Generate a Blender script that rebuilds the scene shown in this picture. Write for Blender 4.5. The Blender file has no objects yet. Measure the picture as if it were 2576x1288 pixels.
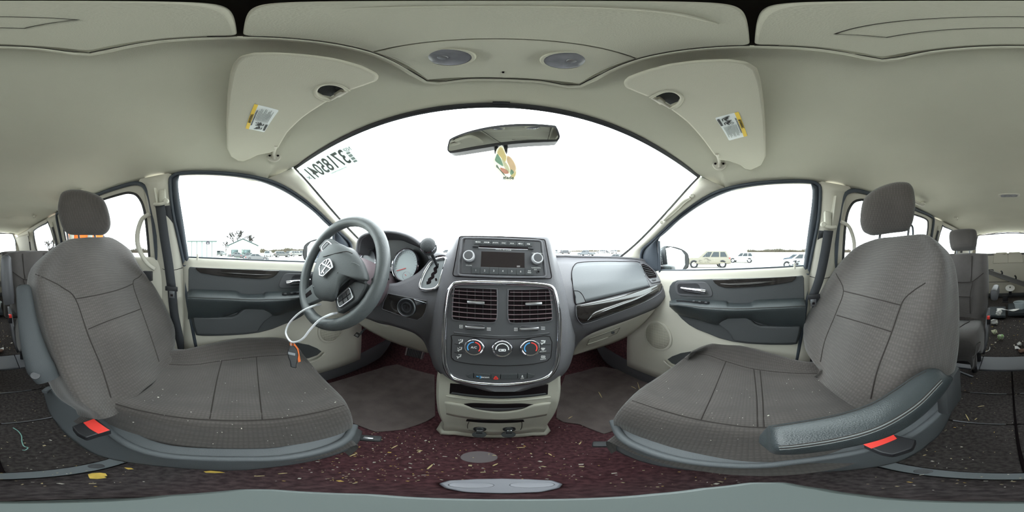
import bpy, bmesh, math, random
from mathutils import Vector as V, Matrix

sc = bpy.context.scene
C = sc.collection
PI = math.pi
rnd = random.Random(7)

# ---------------------------------------------------------------- camera, sky, exposure
# world axes are the van's own: x to its right, y forward, z up from the floor; the van leans a little on the lot,
# so the level 360 camera is turned against it
LEAN = Matrix(((.99481601, .09779581, -.02787609), (-.09783383, .99520276, 0.0), (.02774237, .00272723, .99961139)))
EYE = V((0, 0, .84))
cam_data = bpy.data.cameras.new('camera')
cam_data.type = 'PANO'
cam_data.panorama_type = 'EQUIRECTANGULAR'
cam_data.clip_start = .01
cam_data.clip_end = 2000
cam = bpy.data.objects.new('camera', cam_data)
C.objects.link(cam)
_r, _f, _u = LEAN.col[0], LEAN.col[1], LEAN.col[2]
cam.matrix_world = Matrix(((_r[0], _u[0], -_f[0], EYE[0]), (_r[1], _u[1], -_f[1], EYE[1]), (_r[2], _u[2], -_f[2], EYE[2]), (0, 0, 0, 1)))
sc.camera = cam

world = bpy.data.worlds.new('overcast_sky')
sc.world = world
world.use_nodes = True
_bg = world.node_tree.nodes['Background']
_bg.inputs[0].default_value = (.93, .975, 1.0, 1)
_bg.inputs[1].default_value = 8.0
sc.view_settings.view_transform = 'Standard'
sc.view_settings.look = 'None'
sc.view_settings.gamma = 1
sc.view_settings.use_curve_mapping = False
sc.view_settings.exposure = 0.0
cy = sc.cycles
cy.use_denoising = True
cy.max_bounces = 10
cy.diffuse_bounces = 6
cy.glossy_bounces = 4
cy.transparent_max_bounces = 16
cy.sample_clamp_indirect = 8

# ---------------------------------------------------------------- geometry of the photograph
def ray(px, py):
    lo = (px - 1288) / 2576 * 2 * PI
    la = (644 - py) / 1288 * PI
    return LEAN @ V((math.sin(lo) * math.cos(la), math.cos(lo) * math.cos(la), math.sin(la)))

def pt(px, py, x=None, y=None, z=None, r=None):
    d = ray(px, py)
    if x is not None: t = x / d.x
    elif y is not None: t = y / d.y
    elif z is not None: t = (z - EYE.z) / d.z
    else: t = r / math.hypot(d.x, d.y)
    return EYE + d * t

def ppl(px, py, p0, n):
    d = ray(px, py)
    return EYE + d * ((V(p0) - EYE).dot(n) / d.dot(n))

def hit(px, py, f, t0=.05, t1=6.0, n=300):
    d = ray(px, py)
    a = t0
    fa = f(EYE + d * a)
    for i in range(1, n + 1):
        b = t0 + (t1 - t0) * i / n
        fb = f(EYE + d * b)
        if fa * fb <= 0:
            for _ in range(30):
                m = (a + b) / 2
                if fa * f(EYE + d * m) <= 0: b = m
                else: a = m
            return EYE + d * a
        a, fa = b, fb
    return EYE + d * 1.0

def side_f(p): return abs(p.x) - (.72 - .25 * max(0, p.z - .80))
def sd(px, py): return hit(px, py, side_f)
def mir(p, s): return V((p.x * s, p.y, p.z))

# ---------------------------------------------------------------- materials
def lin(c):
    return tuple(((v / 255) / 12.92 if v / 255 <= .04045 else ((v / 255 + .055) / 1.055) ** 2.4) for v in c) + (1.0,)

def mat(name, col, rough=.6, metal=0.0, bump=0.0, bscale=400, var=0.0, vscale=6, spec=.5, coat=0.0, trans=0.0, emit=None, col2=None):
    m = bpy.data.materials.new(name)
    m.use_nodes = True
    nt = m.node_tree
    b = nt.nodes['Principled BSDF']
    b.inputs['Base Color'].default_value = lin(col)
    b.inputs['Roughness'].default_value = rough
    b.inputs['Metallic'].default_value = metal
    b.inputs['Specular IOR Level'].default_value = spec
    b.inputs['Coat Weight'].default_value = coat
    b.inputs['Coat Roughness'].default_value = .05
    b.inputs['Transmission Weight'].default_value = trans
    tc = nt.nodes.new('ShaderNodeTexCoord')
    if var or col2:
        n = nt.nodes.new('ShaderNodeTexNoise')
        n.inputs['Scale'].default_value = vscale
        n.inputs['Detail'].default_value = 5
        nt.links.new(tc.outputs['Object'], n.inputs['Vector'])
        r = nt.nodes.new('ShaderNodeValToRGB')
        r.color_ramp.elements[0].position = .35
        r.color_ramp.elements[1].position = .65
        a = lin(col)
        r.color_ramp.elements[0].color = tuple(x * (1 - var) for x in a[:3]) + (1,)
        r.color_ramp.elements[1].color = lin(col2) if col2 else tuple(min(1, x * (1 + var)) for x in a[:3]) + (1,)
        nt.links.new(n.outputs['Fac'], r.inputs['Fac'])
        nt.links.new(r.outputs['Color'], b.inputs['Base Color'])
    if bump:
        n2 = nt.nodes.new('ShaderNodeTexNoise')
        n2.inputs['Scale'].default_value = bscale
        n2.inputs['Detail'].default_value = 2
        nt.links.new(tc.outputs['Object'], n2.inputs['Vector'])
        bp = nt.nodes.new('ShaderNodeBump')
        bp.inputs['Strength'].default_value = bump
        bp.inputs['Distance'].default_value = .002
        nt.links.new(n2.outputs['Fac'], bp.inputs['Height'])
        nt.links.new(bp.outputs['Normal'], b.inputs['Normal'])
    return m

def fabric(name, col, scale, strength=.6, mix=.35):
    """woven seat cloth with rows of small raised dots"""
    m = mat(name, col, .9, spec=.2)
    nt = m.node_tree
    b = nt.nodes['Principled BSDF']
    b.inputs['Sheen Weight'].default_value = .25
    b.inputs['Sheen Roughness'].default_value = .6
    tc = nt.nodes.new('ShaderNodeTexCoord')
    v = nt.nodes.new('ShaderNodeTexVoronoi')
    v.inputs['Scale'].default_value = scale
    v.inputs['Randomness'].default_value = .12
    nt.links.new(tc.outputs['Object'], v.inputs['Vector'])
    n = nt.nodes.new('ShaderNodeTexNoise')
    n.inputs['Scale'].default_value = 4
    n.inputs['Detail'].default_value = 8
    n.inputs['Roughness'].default_value = .65
    nt.links.new(tc.outputs['Object'], n.inputs['Vector'])
    r = nt.nodes.new('ShaderNodeValToRGB')
    r.color_ramp.elements[0].position = .1
    r.color_ramp.elements[1].position = .6
    a = lin(col)
    r.color_ramp.elements[0].color = tuple(x * (1 + mix) for x in a[:3]) + (1,)
    r.color_ramp.elements[1].color = tuple(x * (1 - mix) for x in a[:3]) + (1,)
    nt.links.new(v.outputs['Distance'], r.inputs['Fac'])
    r2 = nt.nodes.new('ShaderNodeValToRGB')
    r2.color_ramp.elements[0].position = .3
    r2.color_ramp.elements[1].position = .7
    r2.color_ramp.elements[0].color = (.72, .72, .72, 1)
    r2.color_ramp.elements[1].color = (1.15, 1.15, 1.15, 1)
    nt.links.new(n.outputs['Fac'], r2.inputs['Fac'])
    mx = nt.nodes.new('ShaderNodeMix')
    mx.data_type = 'RGBA'
    mx.blend_type = 'MULTIPLY'
    mx.inputs['Factor'].default_value = 1
    nt.links.new(r.outputs['Color'], mx.inputs['A'])
    nt.links.new(r2.outputs['Color'], mx.inputs['B'])
    nt.links.new(mx.outputs['Result'], b.inputs['Base Color'])
    bp = nt.nodes.new('ShaderNodeBump')
    bp.inputs['Strength'].default_value = strength
    bp.inputs['Distance'].default_value = .003
    bp.invert = True
    nt.links.new(v.outputs['Distance'], bp.inputs['Height'])
    nt.links.new(bp.outputs['Normal'], b.inputs['Normal'])
    return m

def sheer(m, col, w=.5):
    """lets light through thin paper: adds a translucent share"""
    nt = m.node_tree
    out = nt.nodes['Material Output']
    t = nt.nodes.new('ShaderNodeBsdfTranslucent')
    t.inputs[0].default_value = lin(col)
    mx = nt.nodes.new('ShaderNodeMixShader')
    mx.inputs[0].default_value = w
    nt.links.new(nt.nodes['Principled BSDF'].outputs[0], mx.inputs[1])
    nt.links.new(t.outputs[0], mx.inputs[2])
    nt.links.new(mx.outputs[0], out.inputs[0])
    return m

def glass(name, tint=(.93, .97, .96), gloss=1.0):
    m = bpy.data.materials.new(name)
    m.use_nodes = True
    nt = m.node_tree
    nt.nodes.remove(nt.nodes['Principled BSDF'])
    out = nt.nodes['Material Output']
    t = nt.nodes.new('ShaderNodeBsdfTransparent')
    t.inputs[0].default_value = tint + (1,)
    g = nt.nodes.new('ShaderNodeBsdfGlossy')
    g.inputs['Roughness'].default_value = .02
    lw = nt.nodes.new('ShaderNodeLayerWeight')
    lw.inputs['Blend'].default_value = .5
    pw = nt.nodes.new('ShaderNodeMath')
    pw.operation = 'POWER'
    pw.inputs[1].default_value = 5
    ad = nt.nodes.new('ShaderNodeMath')
    ad.operation = 'MULTIPLY_ADD'
    ad.inputs[1].default_value = .6
    ad.inputs[2].default_value = .03
    nt.links.new(lw.outputs['Facing'], pw.inputs[0])
    nt.links.new(pw.outputs[0], ad.inputs[0])
    mx = nt.nodes.new('ShaderNodeMixShader')
    nt.links.new(ad.outputs[0], mx.inputs[0])
    nt.links.new(t.outputs[0], mx.inputs[1])
    nt.links.new(g.outputs[0], mx.inputs[2])
    nt.links.new(mx.outputs[0], out.inputs[0])
    return m

M = {}
M['headliner'] = mat('headliner_cloth', (190, 188, 173), .95, bump=.25, bscale=900, var=.03, vscale=3, spec=.1)
M['beige'] = mat('beige_trim_plastic', (192, 188, 176), .6, bump=.12, bscale=700, spec=.3)
M['beige2'] = mat('pale_grey_console_plastic', (190, 187, 174), .5, bump=.1, bscale=700, spec=.3)
M['dark'] = mat('charcoal_grained_plastic', (68, 70, 72), .55, bump=.3, bscale=500, spec=.4)
M['dark2'] = mat('charcoal_smooth_plastic', (82, 82, 85), .45, spec=.4)
M['dash'] = mat('dash_grained_plastic', (104, 103, 107), .5, bump=.35, bscale=450, spec=.45)
M['softdark'] = mat('padded_charcoal_vinyl', (80, 83, 84), .6, bump=.25, bscale=600, spec=.3)
M['valance'] = mat('seat_valance_plastic', (92, 96, 99), .55, bump=.25, bscale=500, spec=.35)
M['arm'] = mat('raised_armrest_plastic', (58, 61, 63), .6, bump=.25, bscale=500, spec=.3)
M['leather'] = mat('armrest_vinyl', (52, 57, 59), .36, bump=.3, bscale=500, spec=.5)
M['black'] = mat('black_plastic', (40, 40, 43), .45)
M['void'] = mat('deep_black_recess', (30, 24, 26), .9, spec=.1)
M['seal'] = mat('rubber_seal', (62, 68, 76), .5, spec=.4)
M['chrome'] = mat('chrome', (215, 215, 220), .1, 1.0)
M['satin'] = mat('satin_silver', (190, 190, 194), .3, 1.0)
M['greymetal'] = mat('grey_metal', (120, 122, 126), .4, .8)
M['gloss'] = mat('gloss_black_trim', (36, 33, 32), .14, coat=.8, col2=(46, 42, 40), vscale=60)
M['ring'] = mat('bright_ring', (214, 214, 218), .35, .3)
M['white'] = mat('white_paint_print', (235, 235, 235), .6)
M['grey_print'] = mat('grey_print', (120, 126, 124), .6)
M['red'] = mat('red_button', (235, 70, 62), .4)
M['blue'] = mat('blue_print', (80, 160, 220), .5)
M['fabric'] = fabric('seat_cloth_dotted', (76, 71, 68), 135, .4, .17)
M['fabric2'] = fabric('seat_cloth_fine', (76, 72, 70), 240, .3, .12)
M['carpet'] = mat('black_carpet', (68, 64, 63), .95, bump=1.0, bscale=260, var=.35, vscale=90, spec=.1)
M['carpet_flare'] = mat('flare_tinted_carpet', (84, 56, 60), .95, bump=1.0, bscale=260, var=.35, vscale=90, spec=.1)  # dark carpet with the red of the lens flare mixed into its colour
def carpet_flare_fade():
    """one carpet, red lens flare put into its colour in front, fading to black behind"""
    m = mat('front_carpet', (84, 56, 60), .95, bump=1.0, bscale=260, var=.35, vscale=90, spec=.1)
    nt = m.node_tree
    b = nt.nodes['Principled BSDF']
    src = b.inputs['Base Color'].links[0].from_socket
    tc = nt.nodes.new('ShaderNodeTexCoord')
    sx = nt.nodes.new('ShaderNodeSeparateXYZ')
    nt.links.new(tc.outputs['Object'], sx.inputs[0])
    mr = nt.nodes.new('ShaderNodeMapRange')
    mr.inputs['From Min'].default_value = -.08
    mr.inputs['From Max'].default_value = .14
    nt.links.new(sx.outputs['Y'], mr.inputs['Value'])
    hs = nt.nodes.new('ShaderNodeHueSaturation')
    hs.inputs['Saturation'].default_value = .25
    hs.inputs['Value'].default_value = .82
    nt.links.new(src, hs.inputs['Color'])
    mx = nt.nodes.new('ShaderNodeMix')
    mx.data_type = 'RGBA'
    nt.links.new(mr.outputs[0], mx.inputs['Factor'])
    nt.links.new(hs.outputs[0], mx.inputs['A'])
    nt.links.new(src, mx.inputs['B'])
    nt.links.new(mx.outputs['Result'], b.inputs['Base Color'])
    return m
M['carpet_front'] = carpet_flare_fade()
M['mat'] = mat('floor_mat_cloth', (106, 97, 95), .95, bump=.8, bscale=320, var=.15, vscale=14, spec=.1)
M['glass'] = glass('window_glass')
M['privacy'] = glass('tinted_rear_glass', (.84, .86, .86))
M['webbing'] = mat('belt_webbing', (58, 60, 64), .8, bump=.5, bscale=900)
M['steel'] = mat('brushed_steel', (140, 142, 146), .35, .9)
M['seam'] = mat('seam_shadow', (56, 52, 50), .9, spec=.1)
M['thread'] = mat('grey_thread', (120, 124, 124), .8)

# ---------------------------------------------------------------- object helpers
ORG = {}
def link(o, parent=None):
    C.objects.link(o)
    if parent is not None:
        o.parent = parent
        o.matrix_parent_inverse = Matrix.Translation(-ORG.get(parent.name, V((0, 0, 0))))
    return o

def thing(name, label, cat, loc=(0, 0, 0), group=None, kind=None):
    o = bpy.data.objects.new(name, None)
    o.empty_display_size = .05
    C.objects.link(o)
    o.location = loc
    ORG[o.name] = V(loc)
    tag(o, label, cat, group, kind)
    return o

def tag(o, label=None, cat=None, group=None, kind=None):
    if label: o['label'] = label
    if cat: o['category'] = cat
    if group: o['group'] = group
    if kind: o['kind'] = kind
    return o

def finish(name, bm, m, parent=None, face=None, smooth=35, recalc=False):
    """bmesh -> one mesh object; face='cam' turns the faces to the cabin's centre"""
    if recalc: bmesh.ops.recalc_face_normals(bm, faces=bm.faces)
    if face is not None:
        c = EYE if face == 'cam' else V(face)
        s = 0
        for f in bm.faces:
            f.normal_update()
            s += f.normal.dot((c - f.calc_center_median()).normalized()) * f.calc_area()
        if s < 0: bmesh.ops.reverse_faces(bm, faces=bm.faces)
    me = bpy.data.meshes.new(name)
    bm.to_mesh(me)
    bm.free()
    for p in me.polygons: p.use_smooth = True
    me.set_sharp_from_angle(angle=math.radians(smooth))
    ms = m if isinstance(m, (list, tuple)) else [m]
    for k in ms: me.materials.append(k)
    o = bpy.data.objects.new(name, me)
    return link(o, parent)

def cr(P, n, closed=False):
    """Catmull-Rom through the points, n steps a segment"""
    out = []
    k = len(P)
    if n <= 1 or k < 2: return [V(p) for p in P]
    seg = k if closed else k - 1
    for i in range(seg):
        p1, p2 = P[i], P[(i + 1) % k]
        p0 = P[(i - 1) % k] if closed or i > 0 else p1 * 2 - p2
        p3 = P[(i + 2) % k] if closed or i + 2 < k else p2 * 2 - p1
        for j in range(n):
            t = j / n
            out.append(.5 * ((2 * p1) + (p2 - p0) * t + (2 * p0 - 5 * p1 + 4 * p2 - p3) * t * t + (3 * p1 - p0 - 3 * p2 + p3) * t ** 3))
    if not closed: out.append(V(P[-1]))
    return out

def resample(P, n):
    L = [0]
    for a, b in zip(P[:-1], P[1:]): L.append(L[-1] + (b - a).length)
    out = []
    for i in range(n):
        s = L[-1] * i / (n - 1)
        k = 0
        while k < len(L) - 2 and L[k + 1] < s: k += 1
        d = L[k + 1] - L[k]
        out.append(P[k].lerp(P[k + 1], 0 if d == 0 else min(1, (s - L[k]) / d)))
    return out

def grid_bm(rows, cu=False, cv=False):
    bm = bmesh.new()
    vs = [[bm.verts.new(p) for p in r] for r in rows]
    R_, K = len(rows), len(rows[0])
    for i in range(R_ if cv else R_ - 1):
        for j in range(K if cu else K - 1):
            a, b, c, d = vs[i][j], vs[i][(j + 1) % K], vs[(i + 1) % R_][(j + 1) % K], vs[(i + 1) % R_][j]
            try: bm.faces.new((a, b, c, d))
            except ValueError: pass
    return bm

def net(name, ctrl, m, parent=None, nu=4, nv=4, thick=0, face='cam', cu=False, cv=False, smooth=50):
    """smooth surface through rows of control points; thick gives it depth away from the cabin"""
    rows = [cr(r, nu, cu) for r in ctrl]
    cols = list(zip(*rows))
    cols = [cr(list(c), nv, cv) for c in cols]
    rows = list(zip(*cols))
    bm = grid_bm(rows, cu, cv)
    o = finish(name, bm, m, parent, face, smooth)
    if thick:
        md = o.modifiers.new('depth', 'SOLIDIFY')
        md.thickness = thick
        md.offset = -1
    return o

def strip(name, A, B, m, parent=None, n=16, bulge=0, mids=1, thick=.004, face='cam', bulge_to=None):
    """surface between two edge curves; bulge pushes the middle toward the cabin"""
    a, b = resample(cr(A, 6), n), resample(cr(B, 6), n)
    rows = [a]
    for k in range(1, mids + 1):
        t = k / (mids + 1)
        w = math.sin(PI * t) * bulge
        row = []
        for p, q in zip(a, b):
            c = p.lerp(q, t)
            d = ((bulge_to or EYE) - c).normalized()
            row.append(c + d * w)
        rows.append(row)
    rows.append(b)
    return net(name, rows, m, parent, 1, 4, thick, face)

def bevel(o, w, seg=2, ang=30):
    md = o.modifiers.new('bevel', 'BEVEL')
    md.width = w
    md.segments = seg
    md.limit_method = 'ANGLE'
    md.angle_limit = math.radians(ang)
    md.harden_normals = False
    return o

def plate(name, P, depth, m, parent=None, bev=0, seg=2, face='cam', bulge=0):
    """a panel: outline P facing the cabin, pushed back by depth along its own normal (or by a vector)"""
    bm = bmesh.new()
    vs = [bm.verts.new(p) for p in P]
    f = bm.faces.new(vs)
    f.normal_update()
    c = EYE if face == 'cam' else V(face)
    if f.normal.dot(c - f.calc_center_median()) < 0:
        bmesh.ops.reverse_faces(bm, faces=[f])
        f.normal_update()
    n = f.normal.copy()
    dv = -n * depth if not isinstance(depth, V) else depth
    r = bmesh.ops.extrude_face_region(bm, geom=[f])
    nv = [e for e in r['geom'] if isinstance(e, bmesh.types.BMVert)]
    # the extruded copy becomes the back
    for v_ in nv: v_.co += dv
    bmesh.ops.recalc_face_normals(bm, faces=bm.faces)
    o = finish(name, bm, m, parent, smooth=35)
    if bev: bevel(o, bev, seg)
    return o

def round_poly(P, r, n=4):
    """planar polygon with its corners rounded"""
    out = []
    k = len(P)
    for i in range(k):
        p, a, b = P[i], P[i - 1], P[(i + 1) % k]
        rr = r[i] if isinstance(r, (list, tuple)) else r
        da, db = (a - p), (b - p)
        rr = min(rr, da.length * .49, db.length * .49)
        if rr <= 0:
            out.append(p); continue
        s, e = p + da.normalized() * rr, p + db.normalized() * rr
        for j in range(n + 1):
            t = j / n
            out.append((1 - t) ** 2 * s + 2 * t * (1 - t) * p + t * t * e)
    return out

def tube(name, P, r, m, parent=None, closed=False, n=4, seg=10, flat=1.0, up=None, caps=True):
    """round (or flattened) bar along a curve; r may be a list"""
    pts = cr(P, n, closed)
    k = len(pts)
    rows = []
    prev = None
    for i, p in enumerate(pts):
        a = pts[i - 1] if (i > 0 or closed) else p
        b = pts[(i + 1) % k] if (i < k - 1 or closed) else p
        t = (b - a).normalized()
        if up is not None:
            x = t.cross(V(up))
            x = x.normalized() if x.length > 1e-6 else t.orthogonal().normalized()
        else:
            x = (prev - t * prev.dot(t)).normalized() if prev is not None and (prev - t * prev.dot(t)).length > 1e-6 else t.orthogonal().normalized()
        prev = x
        y = t.cross(x)
        if isinstance(r, (list, tuple)):
            s = i / max(1, k - 1) * (len(r) - 1)
            j = min(int(s), len(r) - 2)
            rr = r[j] + (r[j + 1] - r[j]) * (s - j)
        else: rr = r
        rows.append([p + x * (math.cos(q * 2 * PI / seg) * rr) + y * (math.sin(q * 2 * PI / seg) * rr * flat) for q in range(seg)])
    bm = grid_bm(rows, True, closed)
    if caps and not closed:
        bm.verts.ensure_lookup_table()
        bm.faces.new([bm.verts[q] for q in range(seg)])
        bm.faces.new([bm.verts[(k - 1) * seg + q] for q in range(seg)])
    return finish(name, bm, m, parent, recalc=True, smooth=50)

def basis(n, up=(0, 0, 1)):
    """right, up, normal for a surface that faces along n"""
    n = V(n).normalized()
    r = V(up).cross(n)
    r = r.normalized() if r.length > 1e-5 else V((1, 0, 0))
    return r, n.cross(r), n

def lathe(name, prof, c, axis, m, parent=None, seg=24, cap=True, ell=1.0, up=(0, 0, 1)):
    """turned shape: prof is (radius, height) pairs along axis from c"""
    r, u, n = basis(axis, up)
    rows = [[V(c) + r * (math.cos(q * 2 * PI / seg) * a) + u * (math.sin(q * 2 * PI / seg) * a * ell) + n * h for q in range(seg)] for a, h in prof]
    bm = grid_bm(rows, True)
    if cap:
        bm.verts.ensure_lookup_table()
        for i in (0, len(prof) - 1):
            if prof[i][0] > 1e-6:
                try: bm.faces.new([bm.verts[i * seg + q] for q in range(seg)])
                except ValueError: pass
    bmesh.ops.remove_doubles(bm, verts=bm.verts, dist=1e-6)
    return finish(name, bm, m, parent, recalc=True, smooth=40)

def box(name, c, size, m, parent=None, bev=.003, axes=None, seg=2):
    """bevelled box; axes = (x, y, z) unit vectors"""
    ax = axes or (V((1, 0, 0)), V((0, 1, 0)), V((0, 0, 1)))
    bm = bmesh.new()
    bmesh.ops.create_cube(bm, size=1)
    for v_ in bm.verts:
        q = v_.co.copy()
        v_.co = V(c) + ax[0] * (q.x * size[0]) + ax[1] * (q.y * size[1]) + ax[2] * (q.z * size[2])
    if bev: bmesh.ops.bevel(bm, geom=bm.edges, offset=min(bev, min(size) * .45), segments=seg, affect='EDGES', profile=.5)
    return finish(name, bm, m, parent, recalc=True, smooth=40)

def text(name, body, p, right, up, size, m, parent=None, align='CENTER', depth=.0002, width=None, mirror=False, bold=0):
    """flat lettering lying on a surface"""
    cu = bpy.data.curves.new(name, 'FONT')
    cu.body = body
    cu.size = size
    cu.resolution_u = 3
    cu.align_x = align
    cu.align_y = 'CENTER'
    cu.extrude = depth
    cu.offset = bold
    o = bpy.data.objects.new('lettering_curve', cu)
    C.objects.link(o)
    dg = bpy.context.evaluated_depsgraph_get()
    me = bpy.data.meshes.new_from_object(o.evaluated_get(dg))
    bpy.data.objects.remove(o)
    bpy.data.curves.remove(cu)
    me.name = name
    r = V(right).normalized()
    u = (V(up) - r * V(up).dot(r)).normalized()
    n = r.cross(u)
    xs = [v_.co.x for v_ in me.vertices] or [0, 1]
    sx = width / (max(xs) - min(xs)) if width else 1
    if mirror: sx = -sx
    for v_ in me.vertices:
        c = v_.co.copy()
        v_.co = V(p) + r * (c.x * sx) + u * c.y + n * c.z
    me.materials.clear()
    me.materials.append(m)
    return link(bpy.data.objects.new(name, me), parent)

def bars(name, segs, w, h, m, parent, n):
    """flat print: short strokes (a, b) lying on a surface with normal n, one mesh"""
    bm = bmesh.new()
    n = V(n).normalized()
    for a, b, *ww in segs:
        a, b = V(a), V(b)
        t = (b - a).normalized()
        s = t.cross(n) * ((ww[0] if ww else w) / 2)
        q = [a - s, a + s, b + s, b - s]
        lo = [bm.verts.new(p) for p in q]
        hi = [bm.verts.new(p + n * h) for p in q]
        bm.faces.new(hi)
        for i in range(4): bm.faces.new((lo[i], lo[(i + 1) % 4], hi[(i + 1) % 4], hi[i]))
    return finish(name, bm, m, parent, recalc=True)

def resample2(P, n):
    return resample([V((p[0], p[1], 0)) for p in P], n)

def pxpatch(name, T, B, surf, m, parent=None, n=28, k=8, thick=.006, index=False, dome=0):
    """panel spanned between an upper and a lower edge, lying on a curved surface surf(px, py)"""
    if index:
        t = cr([V((p[0], p[1], 0)) for p in T], 4)
        b = cr([V((p[0], p[1], 0)) for p in B], 4)
    else: t, b = resample2(T, n), resample2(B, n)
    rows = []
    for i in range(k + 1):
        row = []
        for p, q in zip(t, b):
            c = p.lerp(q, i / k)
            row.append(surf(c.x, c.y))
        rows.append(row)
    bm = grid_bm(rows)
    o = finish(name, bm, m, parent, 'cam', 50)
    if thick:
        md = o.modifiers.new('depth', 'SOLIDIFY')
        md.thickness = thick
        md.offset = -1
    return o

# ================================================================ the shell of the cabin
EDGE = [(.098, .635, 1.14), (-.005, .631, 1.158), (-.112, .627, 1.172), (-.222, .624, 1.185), (-.30, .623, 1.188), (-.46, .622, 1.192), (-.56, .621, 1.197),
        (-.97, .619, 1.203), (-1.25, .619, 1.203), (-1.6, .62, 1.203), (-2.0, .615, 1.2), (-2.4, .6, 1.19), (-2.72, .57, 1.18)]
ZC = 1.274
def ceil_z(x, y):
    k = 0
    while k < len(EDGE) - 2 and EDGE[k + 1][0] > y: k += 1
    a, b = EDGE[k], EDGE[k + 1]
    t = min(1, max(0, (y - a[0]) / (b[0] - a[0])))
    xe, ze = a[1] + (b[1] - a[1]) * t, a[2] + (b[2] - a[2]) * t
    f = min(1, abs(x) / xe)
    zc = ZC - .03 * max(0, (-y - 1.6)) 
    return zc - (zc - ze) * (.45 * f * f + .55 * f ** 6)
def front_edge(f):
    """upper edge of the windscreen, f from -1 (left) to 1"""
    a = abs(f)
    s = 1 if f >= 0 else -1
    if a <= .92:
        q = 1 - (a / .92) ** 2
        return V((s * .58 * a / .92, .193 + .092 * q, 1.187 + .043 * q))
    t = (a - .92) / .08
    return V((s * (.58 + .055 * t), .193 - .095 * t, 1.187 - .047 * t))
def low_edge(f):
    return V((.735 * f, 1.0 - .25 * f * f, .80))

FS = [i / 24 * 2 - 1 for i in range(25)]
rows = []
for t in (0, .2, .4, .6, .7, .8, .9, 1):
    row = []
    for f in FS:
        e = front_edge(f)
        b = V((.635 * f, .098, ceil_z(.635 * f, .098)))
        p = b.lerp(e, t)
        p.z = b.z + (e.z - b.z) * t ** (1 + 3.2 * math.exp(-(f / .38) ** 2)) + .004 * math.sin(PI * t) * (1 - f * f)
        row.append(p)
    rows.append(row)
rows.reverse()
for (y, xe, ze) in EDGE[1:]:
    rows.append([V((xe * f, y, ceil_z(xe * f, y))) for f in FS])
ceil = net('ceiling', rows, M['headliner'], None, 2, 2, .015)
tag(ceil, 'pale greenish-grey cloth headliner over the whole cabin', 'headliner', kind='structure')

# windscreen ------------------------------------------------------------
def ws_pt(f, t):
    p = front_edge(f * .92).lerp(low_edge(f), t)
    p.y += .02 * math.sin(PI * t)
    return p
def ws_hit(px, py, off=0):
    d = ray(px, py)
    f, t, k = -.5 if px < 1270 else .5, .3, .6
    for _ in range(40):
        p = ws_pt(f, t)
        e = EYE + d * k - p
        J = Matrix((((ws_pt(f + 1e-4, t) - p) / 1e-4), ((ws_pt(f, t + 1e-4) - p) / 1e-4), -d)).transposed()
        s = J.inverted() @ e
        f += s[0]; t += s[1]; k += s[2]
    return EYE + d * (k - off)
ws = thing('window_1', 'big windscreen with a black band along its upper edge', 'windscreen', (0, .6, 1.0), kind='structure')
net('windscreen_pane', [[ws_pt(f * 1.045, t) for f in FS] for t in (0, .15, .3, .5, .7, .85, 1)], M['glass'], ws, 2, 2)
def band(name, w, fs, m, parent, off):
    rows = [[ws_pt(f, t) + (EYE - ws_pt(f, t)).normalized() * off for f in fs] for t in (0, w * .5, w)]
    return net(name, rows, m, parent, 2, 1, .003)
band('frit_band', .017, FS, M['black'], ws, .003)
box('frit_tab', ws_hit(1261, 258, .005), (.03, .006, .006), M['black'], ws, .001)

# paper lot ticket stuck inside the windscreen
M['ink'] = mat('dull_ink', (96, 102, 100), .7)
tk = thing('lot_sticker', 'pale green lot sticker with big grey digits on the upper left of the windscreen', 'sticker', tuple(ws_hit(830, 415, .006)))
Q = [ws_hit(*q, .006) for q in ((752, 433), (789, 461), (914, 407), (879, 364))]
plate('paper', Q, .0008, sheer(mat('pale_green_paper', (224, 240, 234), .7), (206, 214, 210), .6), tk)
_n = (Q[1] - Q[0]).cross(Q[3] - Q[0]).normalized()
if _n.dot(EYE - Q[0]) < 0: _n = -_n
_le = (Q[0].lerp(Q[1], .5) - Q[3].lerp(Q[2], .5))
_up = (Q[0].lerp(Q[3], .5) - Q[1].lerp(Q[2], .5))
def on_t(u, v): return Q[3].lerp(Q[0], u).lerp(Q[2].lerp(Q[1], u), v) + _n * .0012
_h = _up.length
text('lettering', '37185041', on_t(.53, .47), _le, _up, _h * 1.1, M['ink'], tk, width=_le.length * .75, bold=_h * .018)
text('lettering', 'NSP', on_t(.07, .17), _le, _up, _h * .28, M['ink'], tk, width=_le.length * .10)
text('lettering', 'X', on_t(.955, .60), _le, _up, _h * .33, M['ink'], tk)
text('lettering', 'WATUKHAIQUE MIDWEST', on_t(.42, .95), _le, _up, _h * .085, M['ink'], tk, width=_le.length * .3)
bars('barcode', [(on_t(.07 + .05, .30 + .035 * k), on_t(.065, .30 + .035 * k)) for k in range(17) if k % 5 != 3], .0022, .0002, M['ink'], tk, _n)

# pillars beside the windscreen -----------------------------------------
WL = [V((.585, .195, 1.188)), pt(1700, 512, x=.615), pt(1650, 567, x=.648), pt(1600, 617, x=.678), pt(1558, 652, x=.71)]
DL = [sd(*q) for q in ((1830, 476), (1783, 494), (1715, 539), (1645, 604), (1618, 629), (1611, 662))]
for s, nm, lab in ((-1, 'trim_1', 'beige pillar trim left of the windscreen, behind the steering wheel'), (1, 'trim_2', 'beige pillar trim right of the windscreen with a capped grab handle')):
    t = thing(nm, lab, 'pillar trim', (s * .65, .4, .95), kind='structure')
    strip('pillar_cover', [mir(p, s) for p in WL], [mir(p, s) for p in DL], M['beige'], t, 14, .022, 2, .006)
    # seam where the headliner ends
    tube('seam', [mir(p, s) for p in (V((.585, .19, 1.184)), V((.60, .165, 1.174)), V((.622, .125, 1.155)), V((.633, .10, 1.139)))], .0016, M['seam'], t, n=3, seg=6)
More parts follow.
